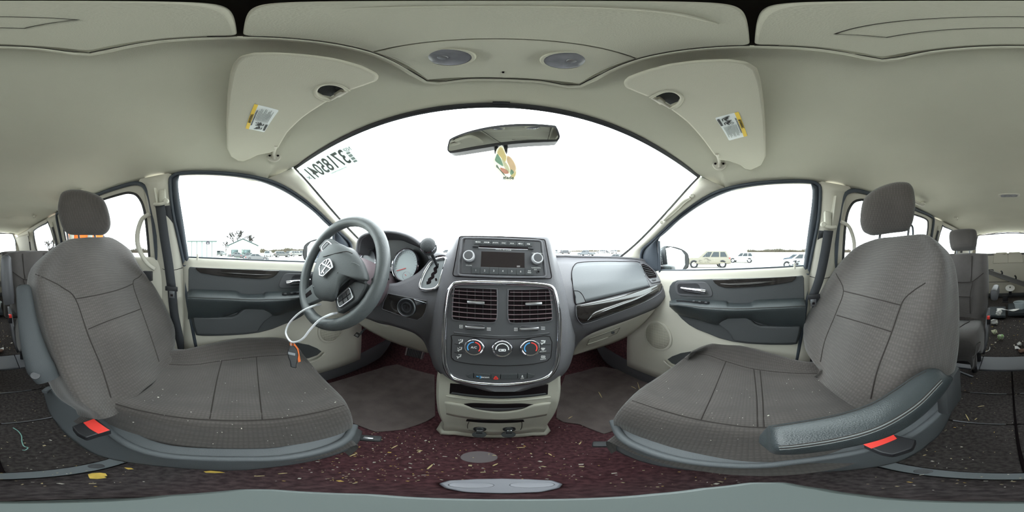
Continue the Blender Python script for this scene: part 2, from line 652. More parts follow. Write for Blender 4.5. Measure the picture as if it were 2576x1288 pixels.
for s in (-1, 1):
    A = [mir(EYE + (p - EYE) * 1.006 + V((.012, 0, 0)), s) for p in WL]
    Bq = [V((.578, .197, 1.189))] + [pt(px - 4, py - 3, x=x_) for px, py, x_ in ((1700, 512, .615), (1650, 567, .648), (1600, 617, .678), (1558, 652, .71))]
    strip('frit_band', A, [mir(EYE + (p - EYE) * 1.006, s) for p in Bq], M['black'], ws, 12, 0, 1, .003)

# overhead console ------------------------------------------------------
oc = thing('overhead_console', 'pale overhead console with two round map lights on the headliner', 'console', (0, .05, 1.262))
ZB = 1.26
def ocp(x, y, z=ZB): return V((x, y, z))
def oc_half(y): return .1085 - .03 * max(0, y - .1) * 1.0
gap = .0017
P = [ocp(-.107, gap), ocp(.107, gap), ocp(.1075, .101), ocp(-.1075, .101)]
plate('bin_door', round_poly(P, [.008, .008, .001, .001], 6), .02, M['headliner'], oc, .0025)
P = [ocp(-.1075, .103), ocp(.1075, .103), ocp(.104, .206), ocp(.05, .214), ocp(0, .217), ocp(-.05, .214), ocp(-.104, .206)]
plate('lamp_panel', P, .02, M['headliner'], oc, .0012)
P = [ocp(-.107, -gap), ocp(-.104, -.05), ocp(-.095, -.112), ocp(-.05, -.118), ocp(0, -.119), ocp(.05, -.118), ocp(.097, -.112), ocp(.104, -.05), ocp(.107, -gap)]
plate('rear_panel', round_poly(P, [.008, 0, .012, 0, 0, 0, .012, 0, .008], 6), .02, M['headliner'], oc, .0025)
# raised lip around it
lip = [ocp(x, y, ZB + .002) for x, y in ((-.112, 0), (-.1125, .10), (-.109, .213), (-.05, .222), (0, .225), (.05, .222), (.109, .213), (.1125, .10), (.112, 0), (.109, -.05), (.101, -.118), (.05, -.124), (0, -.125), (-.05, -.124), (-.101, -.118), (-.109, -.05))]
tube('lip', lip, .0045, M['headliner'], oc, closed=True, n=3, seg=8)
for e in ([ocp(-.1085, gap), ocp(-.109, .101), ocp(-.106, .2085), ocp(-.05, .2165), ocp(0, .2195), ocp(.05, .2165), ocp(.106, .2085), ocp(.109, .101), ocp(.1085, gap)], [ocp(-.1085, -gap), ocp(-.1055, -.05), ocp(-.097, -.113), ocp(-.05, -.1195), ocp(0, -.1205), ocp(.05, -.1195), ocp(.099, -.113), ocp(.1055, -.05), ocp(.1085, -gap)]):
    tube('panel_groove', e, .0011, M['seam'], oc, n=2, seg=6)
plate('gap_floor', [ocp(-.113, -.02, ZB + .012), ocp(.113, -.02, ZB + .012), ocp(.113, .02, ZB + .012), ocp(-.113, .02, ZB + .012)], .002, M['seam'], oc)
# finger lip of the bin door and the flush latch behind
tube('finger_lip', [ocp(-.03, .0135, ZB), ocp(-.015, .0155, ZB - .001), ocp(.01, .016, ZB - .001), ocp(.035, .0155, ZB - .001), ocp(.05, .013, ZB)], [.0003, .0016, .0018, .0016, .0003], M['headliner'], oc, n=4, seg=8)
P = [ocp(-.04, -.043, ZB - .0005), ocp(.066, -.043, ZB - .0005), ocp(.055, -.072, ZB - .0005), ocp(-.03, -.072, ZB - .0005)]
tube('latch_outline', P, .0007, M['seam'], oc, closed=True, n=1, seg=6)
plate('latch', [p + V((0, 0, .0002)) for p in P], .003, M['headliner'], oc, .0008)
lens_m = mat('frosted_lens', (128, 128, 134), .15, spec=.6, var=.25, vscale=30)
for s in (-1, 1):
    L = thing('map_light', 'round clear map light on the %s side of the overhead console' % ('left' if s < 0 else 'right'), 'lamp', (s * .0565, .148, ZB), group=None)
    c = V((s * .0565, .148, ZB))
    ax = V((s * .18, -.1, -1)).normalized()
    lathe('lens', [(.0235, .002), (.0225, -.002), (.018, -.0045), (.009, -.006), (0, -.0065)][::-1] if False else [(.0235, -.004), (.0232, .002), (.018, .004), (.009, .0055), (0, .006)], c, ax, lens_m, L, seg=28)
    lathe('rim', [(.0235, -.004), (.0265, -.004), (.0265, .003), (.0235, .003), (.0235, -.004)], c, ax, M['headliner'], L, seg=28, cap=False)
    r_, u_, n_ = basis(ax)
    lathe('bulb', [(.006, .0052), (.005, .0075), (0, .008)], c + u_ * .004, ax, M['satin'], L, seg=12)
    # dished recess beside the lamp
    plate('dish', [c + V((s * .027, .03, .0006)), c + V((s * .045, .045, -.0004)), c + V((s * .047, -.026, -.0004)), c + V((s * .027, -.02, .0006))], .002, M['headliner'], oc, .0015)
box('microphone_slot', ocp(-.003, .199, ZB - .0004), (.0028, .005, .0015), M['void'], oc, 0)

# sun visors ------------------------------------------------------------
def vis_f(p): return p.z - (1.243 - .1 * abs(p.x))
def vs_(px, py, off=0): return hit(px, py, lambda p: vis_f(p) + off, .15, 2.0)
VL = [(638, 136), (679, 135), (761, 139.7), (835, 149), (910, 169.5), (945, 187), (953, 194), (949, 205), (915, 217), (880, 229), (868, 233), (862, 224), (846, 217), (828, 215), (808, 219), (796, 228), (799, 239), (814, 246), (832, 252),
      (796, 274), (761, 298), (723, 335), (701, 372), (693, 380), (679, 385.6), (649, 391), (630, 400.5), (612, 407), (597, 405), (582, 396), (571, 376), (569, 317), (572.5, 242), (580, 186), (588, 162), (606, 143)]
VR = [(1568, 208.6), (1573, 221.7), (1600, 233), (1630, 245), (1648, 243), (1673, 233), (1699, 235), (1713, 247), (1704, 263), (1685, 272), (1690, 279), (1729, 309), (1766, 350), (1796, 391), (1811, 403.5), (1833, 406), (1863, 417), (1874, 426), (1889, 429),
      (1915, 417), (1926.5, 395), (1925, 317), (1921, 261), (1913.5, 205), (1904, 175), (1878, 158), (1833, 152), (1759, 154.6), (1684, 164), (1628.5, 179), (1580, 197)]
M['visor'] = mat('visor_vinyl', (186, 183, 168), .8, bump=.2, bscale=800, spec=.2)
for s, OUT, nt, hg, lb, yl, lab in ((-1, VL, [(877, 230), (862, 219), (842, 213), (822, 212), (803, 217), (793, 228), (796, 241), (812, 250), (831, 254)], (688.9, 393.1), [(640, 262), (702, 277.6), (665, 333), (617.5, 323)], [(640, 262), (649.5, 264), (626, 325), (617.5, 323)], 'pale sun visor on the left, above the steering wheel, with a warning label'),
                           (1, VR, [(1636, 247), (1652, 238), (1674, 230), (1700, 232), (1716, 247), (1706, 266), (1686, 274)], (1809.5, 413.6), [(1857.6, 281.6), (1798.6, 297), (1834, 354), (1880, 342)], [(1857.6, 281.6), (1847.5, 284), (1871, 344.5), (1880, 342)], 'pale sun visor on the right, above the passenger seat, with a warning label')):
    vt = thing('sun_visor', lab, 'visor', tuple(vs_(*hg)))
    pl = plate('visor_panel', [vs_(*q) for q in OUT], V((0, 0, .015)), M['visor'], vt, .005, 3)
    tube('clip_rim', [vs_(*q) + V((0, 0, .001)) for q in nt], .0035, M['visor'], vt, n=3, seg=8)
    clip = vs_(846 if s < 0 else 1672, 236 if s < 0 else 253)
    a, b = vs_(*nt[0]) + V((0, 0, .006)), vs_(*nt[-1]) + V((0, 0, .006))
    tube('clip_rod', [a, b], .0035, M['beige'], vt, seg=10)
    box('clip', a.lerp(b, .45) + V((0, 0, .006)), (.02, .012, .016), M['beige'], vt, .003)
    plate('clip_recess', [vs_(*q) + V((0, 0, .022)) for q in nt], .002, M['dark'], vt)
    h = vs_(*hg)
    h = EYE + (h - EYE) * 1.04
    lathe('hinge_plate', [(.024, 0), (.024, .004), (.021, .007), (0, .0075)], h, EYE - h, M['beige'], vt, seg=28)
    r_, u_, n_ = basis(EYE - h)
    for k in (-1, 1):
        lathe('screw_hole', [(.0042, .006), (.0042, .0082), (0, .0082)], h + r_ * (k * .0135) + u_ * .003, n_, M['void'], vt, seg=12)
    tube('hinge_arm', [h + n_ * .010 - u_ * .012, h + n_ * .016 + u_ * .01, vs_(hg[0] - s * 5, hg[1] - 26)], .005, M['beige'], vt, n=4, seg=10)
    # warning label
    L4 = [vs_(*q, .0004) for q in lb]
    wl = thing('warning_label', 'white and yellow airbag warning label on the %s sun visor' % ('left' if s < 0 else 'right'), 'label', tuple(L4[0].lerp(L4[2], .5)))
    plate('paper', round_poly(L4, .004, 3), .0003, mat('label_white', (222, 226, 226), .5), wl)
    plate('yellow_band', [vs_(*q, .0008) for q in yl], .0003, mat('label_yellow', (232, 196, 70), .5), wl)
    # writing runs along the band (a: bottom of the text block, b: its top edge)
    if s < 0: o_, e_, d_ = L4[3], L4[0], L4[2]      # origin: start of the band, reading end, foot of the label
    else: o_, e_, d_ = L4[0], L4[3], L4[1]
    rx, dx = e_ - o_, d_ - o_
    nn = rx.cross(dx).normalized()
    if nn.dot(EYE - o_) < 0: nn = -nn
    def lp(u, v): return o_ + rx * u + dx * v + nn * .0011
    text('lettering', '\u25B2WARNING', lp(.45, .085), rx, -dx, .0085, M['black'], wl, width=rx.length * .36)
    text('lettering', 'EVEN WITH ADVANCED AIR BAGS', lp(.5, .22), rx, -dx, .0045, M['black'], wl, width=rx.length * .62)
    L = []
    for k in range(11):
        v = .31 + k * .057
        L.append((lp(.42, v), lp(.42 + (.5 if k % 3 else .38) - .02 * (k % 4), v)))
    bars('print_lines', L, .0010, .0002, M['grey_print'], wl, nn)
    bars('barcode', [(lp(.08 + .014 * k, .86), lp(.08 + .014 * k, .97), .0007 if k % 3 else .0013) for k in range(20)], .0008, .0002, M['black'], wl, nn)
    pic = []
    for q in (.06, .22):
        pic += [(lp(q, .40), lp(q + .05, .76), .002), (lp(q + .05, .76), lp(q + .13, .76), .002), (lp(q + .04, .48), lp(q + .10, .68), .0045), (lp(q + .09, .66), lp(q + .16, .58), .003)]
    pic += [(lp(.34, .36), lp(.38, .46), .001), (lp(.38, .46), lp(.34, .54), .001), (lp(.34, .54), lp(.31, .45), .001), (lp(.31, .45), lp(.34, .36), .001)]
    bars('pictogram', pic, .002, .0002, M['black'], wl, nn)

# rear view mirror and air freshener --------------------------------------
MO = [(1124.6, 374), (1128, 357), (1135, 347), (1173, 331.7), (1225.6, 319), (1278, 312.5), (1331, 310.6), (1390.6, 314.5), (1401, 320), (1409, 342), (1404, 353), (1396, 356), (1331, 358.7), (1265, 364.7), (1199, 375), (1140, 384.5), (1128, 382)]
MI = [(1128.5, 376), (1132, 359), (1138, 351), (1173, 337.5), (1225.6, 325.5), (1278, 319), (1331, 317.3), (1388, 320.3), (1396, 324), (1404, 343), (1400, 349), (1393, 351), (1331, 352), (1265, 357.5), (1199, 367.5), (1141, 378.5), (1132, 379)]
mp, mn = V((0, .352, 1.165)), V((-.12, -.96, -.22)).normalized()
rm = thing('rearview_mirror', 'black framed rear view mirror hanging from the windscreen', 'mirror', tuple(mp))
sm2 = lambda P: [(q.x, q.y) for q in cr([V((a, b, 0)) for a, b in P], 3, True)]
plate('housing', [ppl(*q, mp, mn) for q in sm2(MO)], -mn * .028, M['black'], rm, .007, 3)
plate('mirror_glass', [ppl(*q, mp + mn * .0008, mn) for q in sm2(MI)], .0005, mat('mirror_silver', (225, 228, 230), .03, 1.0), rm)
mt = ppl(1262, 340, mp - mn * .02, mn)
tube('mirror_stem', [mt, mt + V((0, .03, -.012)), V((mt.x, .43, mt.z - .015))], [.012, .009, .011], M['black'], rm, n=4)
for px in (1247, 1271):
    q = ppl(px, 372, mp, mn)
    box('housing_tab', q - mn * .012, (.009, .016, .022), M['black'], rm, .002)
AF = [(1260.6, 366), (1250, 375), (1245.4, 389.7), (1241, 403), (1242.7, 413.5), (1247, 425), (1262.5, 440), (1266.5, 447.8), (1275.7, 454), (1285, 455.7), (1295.5, 449), (1300.8, 437), (1300.8, 425), (1295.5, 408), (1289, 397.7), (1274, 388), (1266.5, 370)]
fp, fn = V((0, .335, 1.05)), V((0, -1, -.05)).normalized()
af = thing('air_freshener', 'leaf shaped paper air freshener hanging from the rear view mirror', 'air freshener', tuple(ppl(1270, 366, fp, fn)))
def fr(px, py, k=0): return ppl(px, py, fp + fn * (.0006 * k), fn)
plate('card', [fr(*q) for q in sm2(AF)], .0015, sheer(mat('freshener_white', (240, 238, 228), .5), (240, 238, 228), .5), af)
C_ = lambda n, c: (lambda p: sheer(mat('freshener_' + n, p, .5, var=.06, vscale=60), p, .5))(tuple(c[i] * .45 + 252 * .55 for i in range(3)))
for nm, col, sh, k in (('yellow', (240, 220, 140), [(1258, 370), (1253, 378), (1251, 385), (1262, 398), (1270, 408), (1274, 396), (1271, 388), (1265, 374)], 1), ('peach', (238, 205, 160), [(1277, 392), (1275, 405), (1282, 420), (1284, 432), (1291, 436), (1297, 428), (1297, 418), (1291, 405), (1285, 397)], 1),
                       ('green', (110, 170, 140), [(1251, 387), (1246, 397), (1246, 405), (1256, 413), (1266, 418), (1262, 404), (1256, 393)], 2), ('pale', (226, 226, 190), [(1262, 400), (1268, 418), (1274, 430), (1282, 434), (1280, 420), (1272, 409)], 2),
                       ('coral', (232, 150, 120), [(1258, 422), (1262, 432), (1270, 437), (1279, 436), (1277, 429), (1268, 424)], 2), ('leaf', (130, 190, 150), [(1286, 426), (1283, 435), (1286, 440), (1292, 435), (1292, 431)], 2), ('stem', (110, 140, 120), [(1250, 414), (1248, 420), (1254, 425), (1268, 441), (1270, 439), (1258, 426)], 2), ('yellow', (240, 222, 150), [(1285, 441), (1291, 448), (1297, 440), (1298, 430), (1294, 434)], 1)):
    plate('printed_shape', [fr(*q, k) for q in sm2(sh)], .0003, C_(nm, col), af)
text('lettering', 'glade', fr(1279, 447, 4), V((1, 0, 0)), V((0, 0, 1)), .011, mat('freshener_ink', (70, 90, 74), .5), af, bold=.0003)
tube('string', [fr(1262, 368), ppl(1260, 362, mp - mn * .03, mn), mt + V((0, .005, -.01))], .0007, M['thread'], af, n=3, seg=6)

# ================================================================ front doors, pillars, rear walls
SEAL = [(1613, 690), (1614, 660), (1618, 629), (1645, 604), (1715, 539), (1783, 494), (1830, 476), (1895, 464), (1963, 458), (2030, 458), (2055, 465), (2062, 483), (2057, 555), (2044, 622), (2031, 690)]
GLS = [(1660, 691), (1657, 650), (1654, 607), (1680, 582), (1715, 550), (1783, 505), (1850, 478), (1918, 466), (1985, 462), (2030, 462), (2042, 467), (2042, 510), (2030, 600), (2019, 686)]
def belt_z(y): return .7585 + (.44 - y) * .042
def dx(px, py, x): return pt(px, py, x=x)
for s, nm, lab in ((-1, 'door_1', 'front door on the left behind the steering wheel, beige with a charcoal armrest panel'), (1, 'door_2', 'front door on the right beside the passenger seat, beige with a charcoal armrest panel')):
    d = thing(nm, lab, 'car door', (s * .7, .2, .45), kind='structure')
    m_ = lambda p: mir(p, s)
    # beige door card
    rows = []
    ys = [.66, .5, .3, .1, -.1, -.255]
    for dz, x in ((.028, .728), (.024, .715), (.012, .706), (-.01, .70), (-.035, .695), (-.15, .70), (-.3, .702), (-.42, .70)):
        rows.append([V((s * x, y, belt_z(y) + dz)) for y in ys])
    rows.append([V((s * .70, y, .22)) for y in ys])
    rows.append([V((s * .705, y, .10)) for y in ys])
    net('door_card', rows, M['beige'], d, 3, 2, .02)
    # black wiper seal along the glass
    tube('belt_seal', [V((s * .722, y, belt_z(y) + .027)) for y in (.46, .2, -.05, -.235)], .005, M['seal'], d, n=3, seg=8)
    # charcoal insert
    o = [(1682, 734), (1684, 720), (1691, 710), (1703, 705), (1740, 703.5), (1789, 702), (1860, 700.5), (1940, 698), (2003, 695), (2020, 693), (2023, 700), (2024.5, 758), (2022, 800), (2015.8, 840), (2006, 866), (1990, 868), (1919.5, 867.5), (1880, 865), (1841.9, 860), (1808, 851), (1779.8, 839.5), (1753, 829), (1733, 817.8), (1715, 803), (1702, 788), (1691, 772)]
    bevel(plate('insert_panel', [m_(dx(*q, .690)) for q in o], V((s * .012, 0, 0)), M['dark'], d), .004)
    # gloss strip
    o = [(1790.6, 703), (1850, 701.5), (1930, 698.5), (2005, 694.5), (2001, 702), (1993, 709), (1960, 715), (1919.5, 720), (1880, 723), (1842, 724.6), (1822, 724), (1808, 720), (1798, 713)]
    bevel(plate('gloss_strip', [m_(dx(*q, .684)) for q in o], V((s * .008, 0, 0)), M['gloss'], d), .0025)
    tube('strip_rib', [m_(dx(*q, .683)) for q in ((1812, 714), (1850, 715), (1900, 712), (1950, 708))], [.001, .006, .006, .001], M['gloss'], d, n=4, seg=10, flat=.6)
    # handle bezel, recess, chrome pull
    o = round_poly([m_(dx(*q, .6865)) for q in ((1696, 708), (1782, 709), (1797, 748), (1700, 743))], .03, 6)
    bevel(plate('handle_bezel', o, V((s * .006, 0, 0)), M['dark2'], d), .002)
    o = round_poly([m_(dx(*q, .6855)) for q in ((1703, 714), (1757, 713), (1768, 741), (1705, 738))], .016, 6)
    plate('handle_recess', o, V((s * .004, 0, 0)), M['black'], d)
    a = [m_(dx(1713, 725, .678)), m_(dx(1735, 729, .672)), m_(dx(1760, 732, .672)), m_(dx(1774, 734, .676))]
    tube('door_handle', a, [.006, .0085, .010, .010], M['chrome'], d, n=5, seg=12, flat=.7, up=(s, 0, 0))
    # armrest
    cols = [1684, 1706, 1735, 1764, 1800, 1826, 1836, 1886, 1902, 1950, 2012, 2026]
    top = [758, 752.5, 753.5, 755, 757, 758.5, 763, 763, 756, 754, 751, 757]
    rid = [763, 764, 767, 771, 773, 774, 774.5, 774, 773, 771, 768, 768]
    mid = [766, 771, 776, 782, 786, 787, 787, 786, 785, 784, 781, 779]
    low = [771, 789, 798, 805, 815, 806, 803, 802, 808, 821, 822, 822]
    rows = [[m_(dx(px, y, xx)) for px, y in zip(cols, r)] for r, xx in ((top, .689), (top, .684), (rid, .640), (mid, .636), (low, .672), (low, .689))]
    rows[1] = [V((p.x, p.y, p.z + .0015)) for p in rows[1]]
    net('armrest', rows, M['leather'], d, 3, 3, 0)
    for k in (0, 1):
        tube('stitching', [m_(dx(px, y, .6345)) for px, y in zip(cols, [v_ + 2 + 2.5 * k for v_ in rid])], .0009, M['thread'] if k else M['seam'], d, n=3, seg=5)
    # switches
    o = round_poly([m_(dx(*q, .655)) for q in ((1701, 754.5), (1786, 758), (1781, 764.5), (1702, 759))], .006, 4)
    sw = plate('switch_panel', o, V((s * .004, 0, -.006)), M['black'], d)
    for u in ((1745, 757.5), (1760, 759), (1776, 761)):
        box('switch', m_(dx(*u, .6545)), (.006, .011, .006), M['dark2'], sw, .0015)
    # map pocket
    o = [(1807, 817), (1816, 806), (1828, 799), (1850, 797), (1876, 798), (1890, 807), (1900, 816), (1914, 821), (1960, 822), (2014, 821), (2011, 843), (2004, 864), (1960, 866), (1920, 865), (1880, 863), (1844, 858), (1838, 846), (1828, 833)]
    bevel(plate('map_pocket', [m_(dx(*q, .668)) for q in o], V((s * .024, 0, 0)), M['dark'], d), .007, 3)
    # speaker
    c = m_(dx(1654, 846, .698))
    lathe('speaker_ring', [(.083, -.004), (.083, .002), (.078, .004), (.072, .003), (.072, -.004)], c, (-s, 0, 0), M['beige'], d, seg=36, cap=False, ell=1.12)
    sp = lathe('speaker_grille', [(.072, -.001), (.066, .003), (.03, .0055), (0, .006)], c, (-s, 0, 0), M['grille'] if 'grille' in M else mat('speaker_mesh', (176, 172, 158), .7, bump=1.0, bscale=500), d, seg=36, ell=1.12)
    L = []
    for k in range(-4, 5):
        w = math.sqrt(max(0, 1 - (k / 4.6) ** 2)) * .068
        L += [(c + V((-s * .0055, -w, k * .0165 - .3 * w * 0)), c + V((-s * .0055, w, k * .0165))), (c + V((-s * .0055, k * .0148, -w * 1.1)), c + V((-s * .0055, k * .0148, w * 1.1)))]
    bars('grille_ribs', L, .0012, .0012, M['beige'], sp, (-s, 0, 0))
    # bottle pocket at the foot
    o = [(1679, 904), (1690, 897), (1712, 889), (1742, 884), (1800, 884), (1800, 930), (1712, 922), (1690, 914)]
    plate('bottle_pocket', [m_(dx(*q, .695)) for q in o], V((s * .004, 0, 0)), M['dark'], d)
    o = [(1671, 906), (1684, 917), (1702, 925), (1730, 931), (1790, 936), (1790, 950), (1700, 938), (1676, 922)]
    strip('pocket_lip', [m_(dx(*q, .694)) for q in o[:5]], [m_(dx(*q, .665)) for q in ((1671, 908), (1684, 921), (1700, 930), (1728, 937), (1790, 943))], M['beige'], d, 10, .004, 1, .004)
    # seal ring, sail, glass
    A, B = [m_(sd(*q)) for q in SEAL], [m_(sd(*q)) for q in GLS]
    strip('window_seal', A, B, M['seal'], d, 40, .012, 2, .006)
    tube('seal_bulb', [p + V((-s * .006, 0, 0)) for p in A], .0085, M['seal'], d, n=3, seg=8)
    tube('seal_bulb', [m_(dx(2031, 688, .708)), m_(dx(2027, 762, .708)), m_(dx(2015, 840, .708)), m_(dx(2003, 905, .708))], .011, M['seal'], d, n=3, seg=8)
    o = [(1612, 692), (1613, 655), (1620, 633), (1655, 604), (1660, 692)]
    plate('mirror_sail', [m_(dx(*q, .716)) for q in o], V((s * .01, 0, 0)), M['black'], d, .002)
    tube('sail_post', [m_(dx(1658, 606, .69)), m_(dx(1660, 692, .716))], .006, M['seal'], d, seg=8)
    GP = [V((s * (p.x + .004), p.y, p.z)) for p in [sd(*q) for q in GLS[2:]]]
    GP = [V((s * .726, .435, .74))] + [V((s * .726, .44, .80))] + GP + [V((s * .726, -.23, .76))]
    plate('window_pane', GP, .004, M['glass'], d)
    p = V((s * .712, -.19, belt_z(-.19) + .02))
    lathe('lock_knob', [(.005, -.01), (.0045, .02), (.003, .024), (0, .0245)], p, (0, 0, 1), M['beige'], d, seg=12)

# ---------------------------------------------------------------- pillars behind the front doors
BF = [(2058, 466), (2062, 483), (2057, 555), (2044, 622), (2033, 690)]
BR = [(2140, 481), (2126, 486), (2114, 512), (2102, 565), (2088, 620)]
for s, nm, lab in ((-1, 'trim_3', 'beige centre pillar left of the driver seat carrying a grey seat belt'), (1, 'trim_4', 'beige centre pillar beside the passenger seat carrying a grey seat belt')):
    t = thing(nm, lab, 'pillar trim', (s * .68, -.33, .7), kind='structure')
    A = [V((s * .622, -.262, 1.198))] + [mir(sd(*q), s) for q in BF] + [V((s * .72, y, z)) for y, z in ((-.255, .68), (-.25, .45), (-.25, .12))]
    B = [V((s * .618, -.455, 1.204))] + [mir(sd(*q), s) + V((0, -.03 * (q[1] > 500), 0)) for q in BR] + [V((s * .72, y, z)) for y, z in ((-.405, .68), (-.415, .45), (-.42, .12))]
    strip('pillar_cover', A, B, M['beige'], t, 22, .028, 3, .006)
    # seams: to the headliner, and between upper and lower cover
    tube('seam', [mir(sd(*q), s) for q in ((2058, 464), (2090, 462), (2125, 465), (2142, 479))], .0018, M['seam'], t, n=3, seg=6)
    tube('seam', [V((s * .712, -.262, .765)), V((s * .695, -.30, .755)), V((s * .694, -.345, .755)), V((s * .714, -.385, .765))], .0015, M['seam'], t, n=3, seg=6)
    # belt height slot and airbag badge
    q = [V((s * .648, -.345, 1.13)), V((s * .648, -.362, 1.12)), V((s * .678, -.345, .985)), V((s * .68, -.325, .985))]
    a, b = V((s * .615, -.345, 1.13)), V((s * .640, -.335, .98))
    tube('height_slot', [a, a.lerp(b, .5), b], .017, M['beige2'], t, n=2, seg=12, flat=.3, up=(0, 1, 0))
    # assist handle looping behind the pillar
    tube('assist_handle', [mir(V((.645, -.395, 1.02)), s), mir(V((.645, -.44, 1.0)), s), mir(V((.655, -.475, .93)), s), mir(V((.665, -.475, .86)), s), mir(V((.68, -.44, .79)), s), mir(V((.695, -.40, .755)), s)], [.010, .011, .012, .012, .011, .010], M['beige'], t, n=4, seg=12, flat=.8)

# front seat belts: ring on the pillar, webbing, tongue
for s, ring, web, lab in ((-1, (405, 508), [(402, 517), (412, 590), (423, 660), (431, 722)], 'grey seat belt hanging from the pillar beside the driver seat'),
                          (1, (2086, 566), [(2085, 580), (2075, 640), (2062, 700), (2047, 742)], 'grey seat belt hanging from the pillar beside the passenger seat')):
    x = .610
    rp = pt(*ring, x=s * x)
    b = thing('seat_belt', lab, 'seat belt', tuple(rp))
    box('guide_cover', rp + V((s * .012, .002, .03)), (.022, .034, .07), M['beige2'], b, .010)
    tube('guide_ring', [rp + V((-s * .004, -.03, -.008)), rp + V((-s * .008, 0, -.012)), rp + V((-s * .004, .03, -.006))], .008, M['beige2'], b, n=4, seg=10)
    lathe('guide_bolt', [(.012, 0), (.012, .008), (.009, .011), (0, .011)], rp + V((-s * .002, .026 if s < 0 else .03, -.002)), (-s, .2, 0), M['beige2'], b, seg=16)
    W = [pt(*q, x=s * (.608 + .014 * k)) for k, q in enumerate(web)]
    rows = []
    for p in cr(W, 5):
        rows.append([p + V((0, -.022, 0)), p + V((0, .022, 0))])
    net('webbing', rows, M['webbing'], b, 2, 1, .0018)
    W2 = [W[0] + V((s * .018, .018, 0)), V((s * .70, -.315, .90)), V((s * .712, -.32, .74))]
    net('webbing', [[p + V((0, -.02, 0)), p + V((0, .02, 0))] for p in cr(W2, 4)], M['webbing'], b, 2, 1, .0018)
    e = W[-1]
    tb = box('belt_tongue', e + V((0, 0, -.008)), (.008, .06, .022), M['black'], b, .004)
    box('tongue_plate', e + V((0, .002, -.034)), (.0025, .026, .034), M['steel'], tb, .001)
    box('tongue_slot', e + V((-s * .0005, .002, -.038)), (.0028, .012, .010), M['void'], tb, 0)
    W3 = [e + V((s * .004, 0, -.004)), V((s * .690, -.30, .55)), V((s * .700, -.28, .40)), V((s * .705, -.28, .30))]
    net('webbing', [[p + V((0, -.022, 0)), p + V((0, .022, 0))] for p in cr(W3, 5)], M['webbing'], b, 2, 1, .0018)
    box('anchor', V((s * .708, -.28, .29)), (.012, .06, .03), M['greymetal'], b, .004)

# ---------------------------------------------------------------- sliding doors and the wall behind them
for s, nm, lab in ((-1, 'door_3', 'left sliding door behind the driver seat, beige frame round a big window'), (1, 'door_4', 'right sliding door behind the passenger seat, beige frame round a big window')):
    d = thing(nm, lab, 'sliding door', (s * .71, -.85, .5), kind='structure')
    S = [(-.40, .80, .722), (-.392, 1.02, .668), (-.40, 1.13, .640), (-.44, 1.182, .625), (-.56, 1.195, .622), (-.97, 1.2, .620), (-1.22, 1.2, .620), (-1.29, 1.17, .628), (-1.315, 1.02, .668), (-1.33, .80, .722)]
    tube('opening_seal', [V((s * (x - .004), y, z)) for y, z, x in S], .011, M['seal'], d, n=4, seg=8)
    I = [(-.45, .80, .728), (-.44, 1.02, .678), (-.455, 1.11, .654), (-.50, 1.15, .642), (-.60, 1.16, .640), (-.97, 1.165, .638), (-1.17, 1.165, .638), (-1.22, 1.13, .646), (-1.24, 1.02, .674), (-1.26, .80, .728)]
    strip('window_frame', [V((s * (x + .006), y, z)) for y, z, x in S], [V((s * x, y, z)) for y, z, x in I], M['beige'], d, 36, .004, 1, .01)
    tube('glass_seal', [V((s * (x - .002), y, z)) for y, z, x in I], .007, M['black'], d, n=4, seg=8)
    plate('window_pane', [V((s * (x + .004), y, z)) for y, z, x in I], .004, M['privacy'], d)
    tube('vent_frame', [V((s * .712, -1.04, .80)), V((s * .688, -1.035, .95)), V((s * .668, -1.02, 1.04)), V((s * .655, -.98, 1.085)), V((s * .652, -.86, 1.09))], .008, M['seal'], d, n=4, seg=8)
    rows = [[V((s * (x + (.022 if y > -.39 else 0)), y, z)) for y in (-.355, -.40, -.7, -1.0, -1.34)] for z, x in ((.815, .735), (.815, .715), (.79, .705), (.72, .70), (.5, .705), (.3, .70), (.1, .705))]
    net('door_card', rows, M['beige'], d, 3, 2, .02)
    o = [(-.44, .74), (-1.28, .74), (-1.28, .46), (-1.0, .40), (-.6, .40), (-.44, .46)]
    plate('insert_panel', round_poly([V((s * .695, y, z)) for y, z in o], .05, 5), V((s * .01, 0, 0)), M['dark'], d, .004)
    box('latch', V((s * .69, -.44, .72)), (.02, .05, .05), M['black'], d, .004)

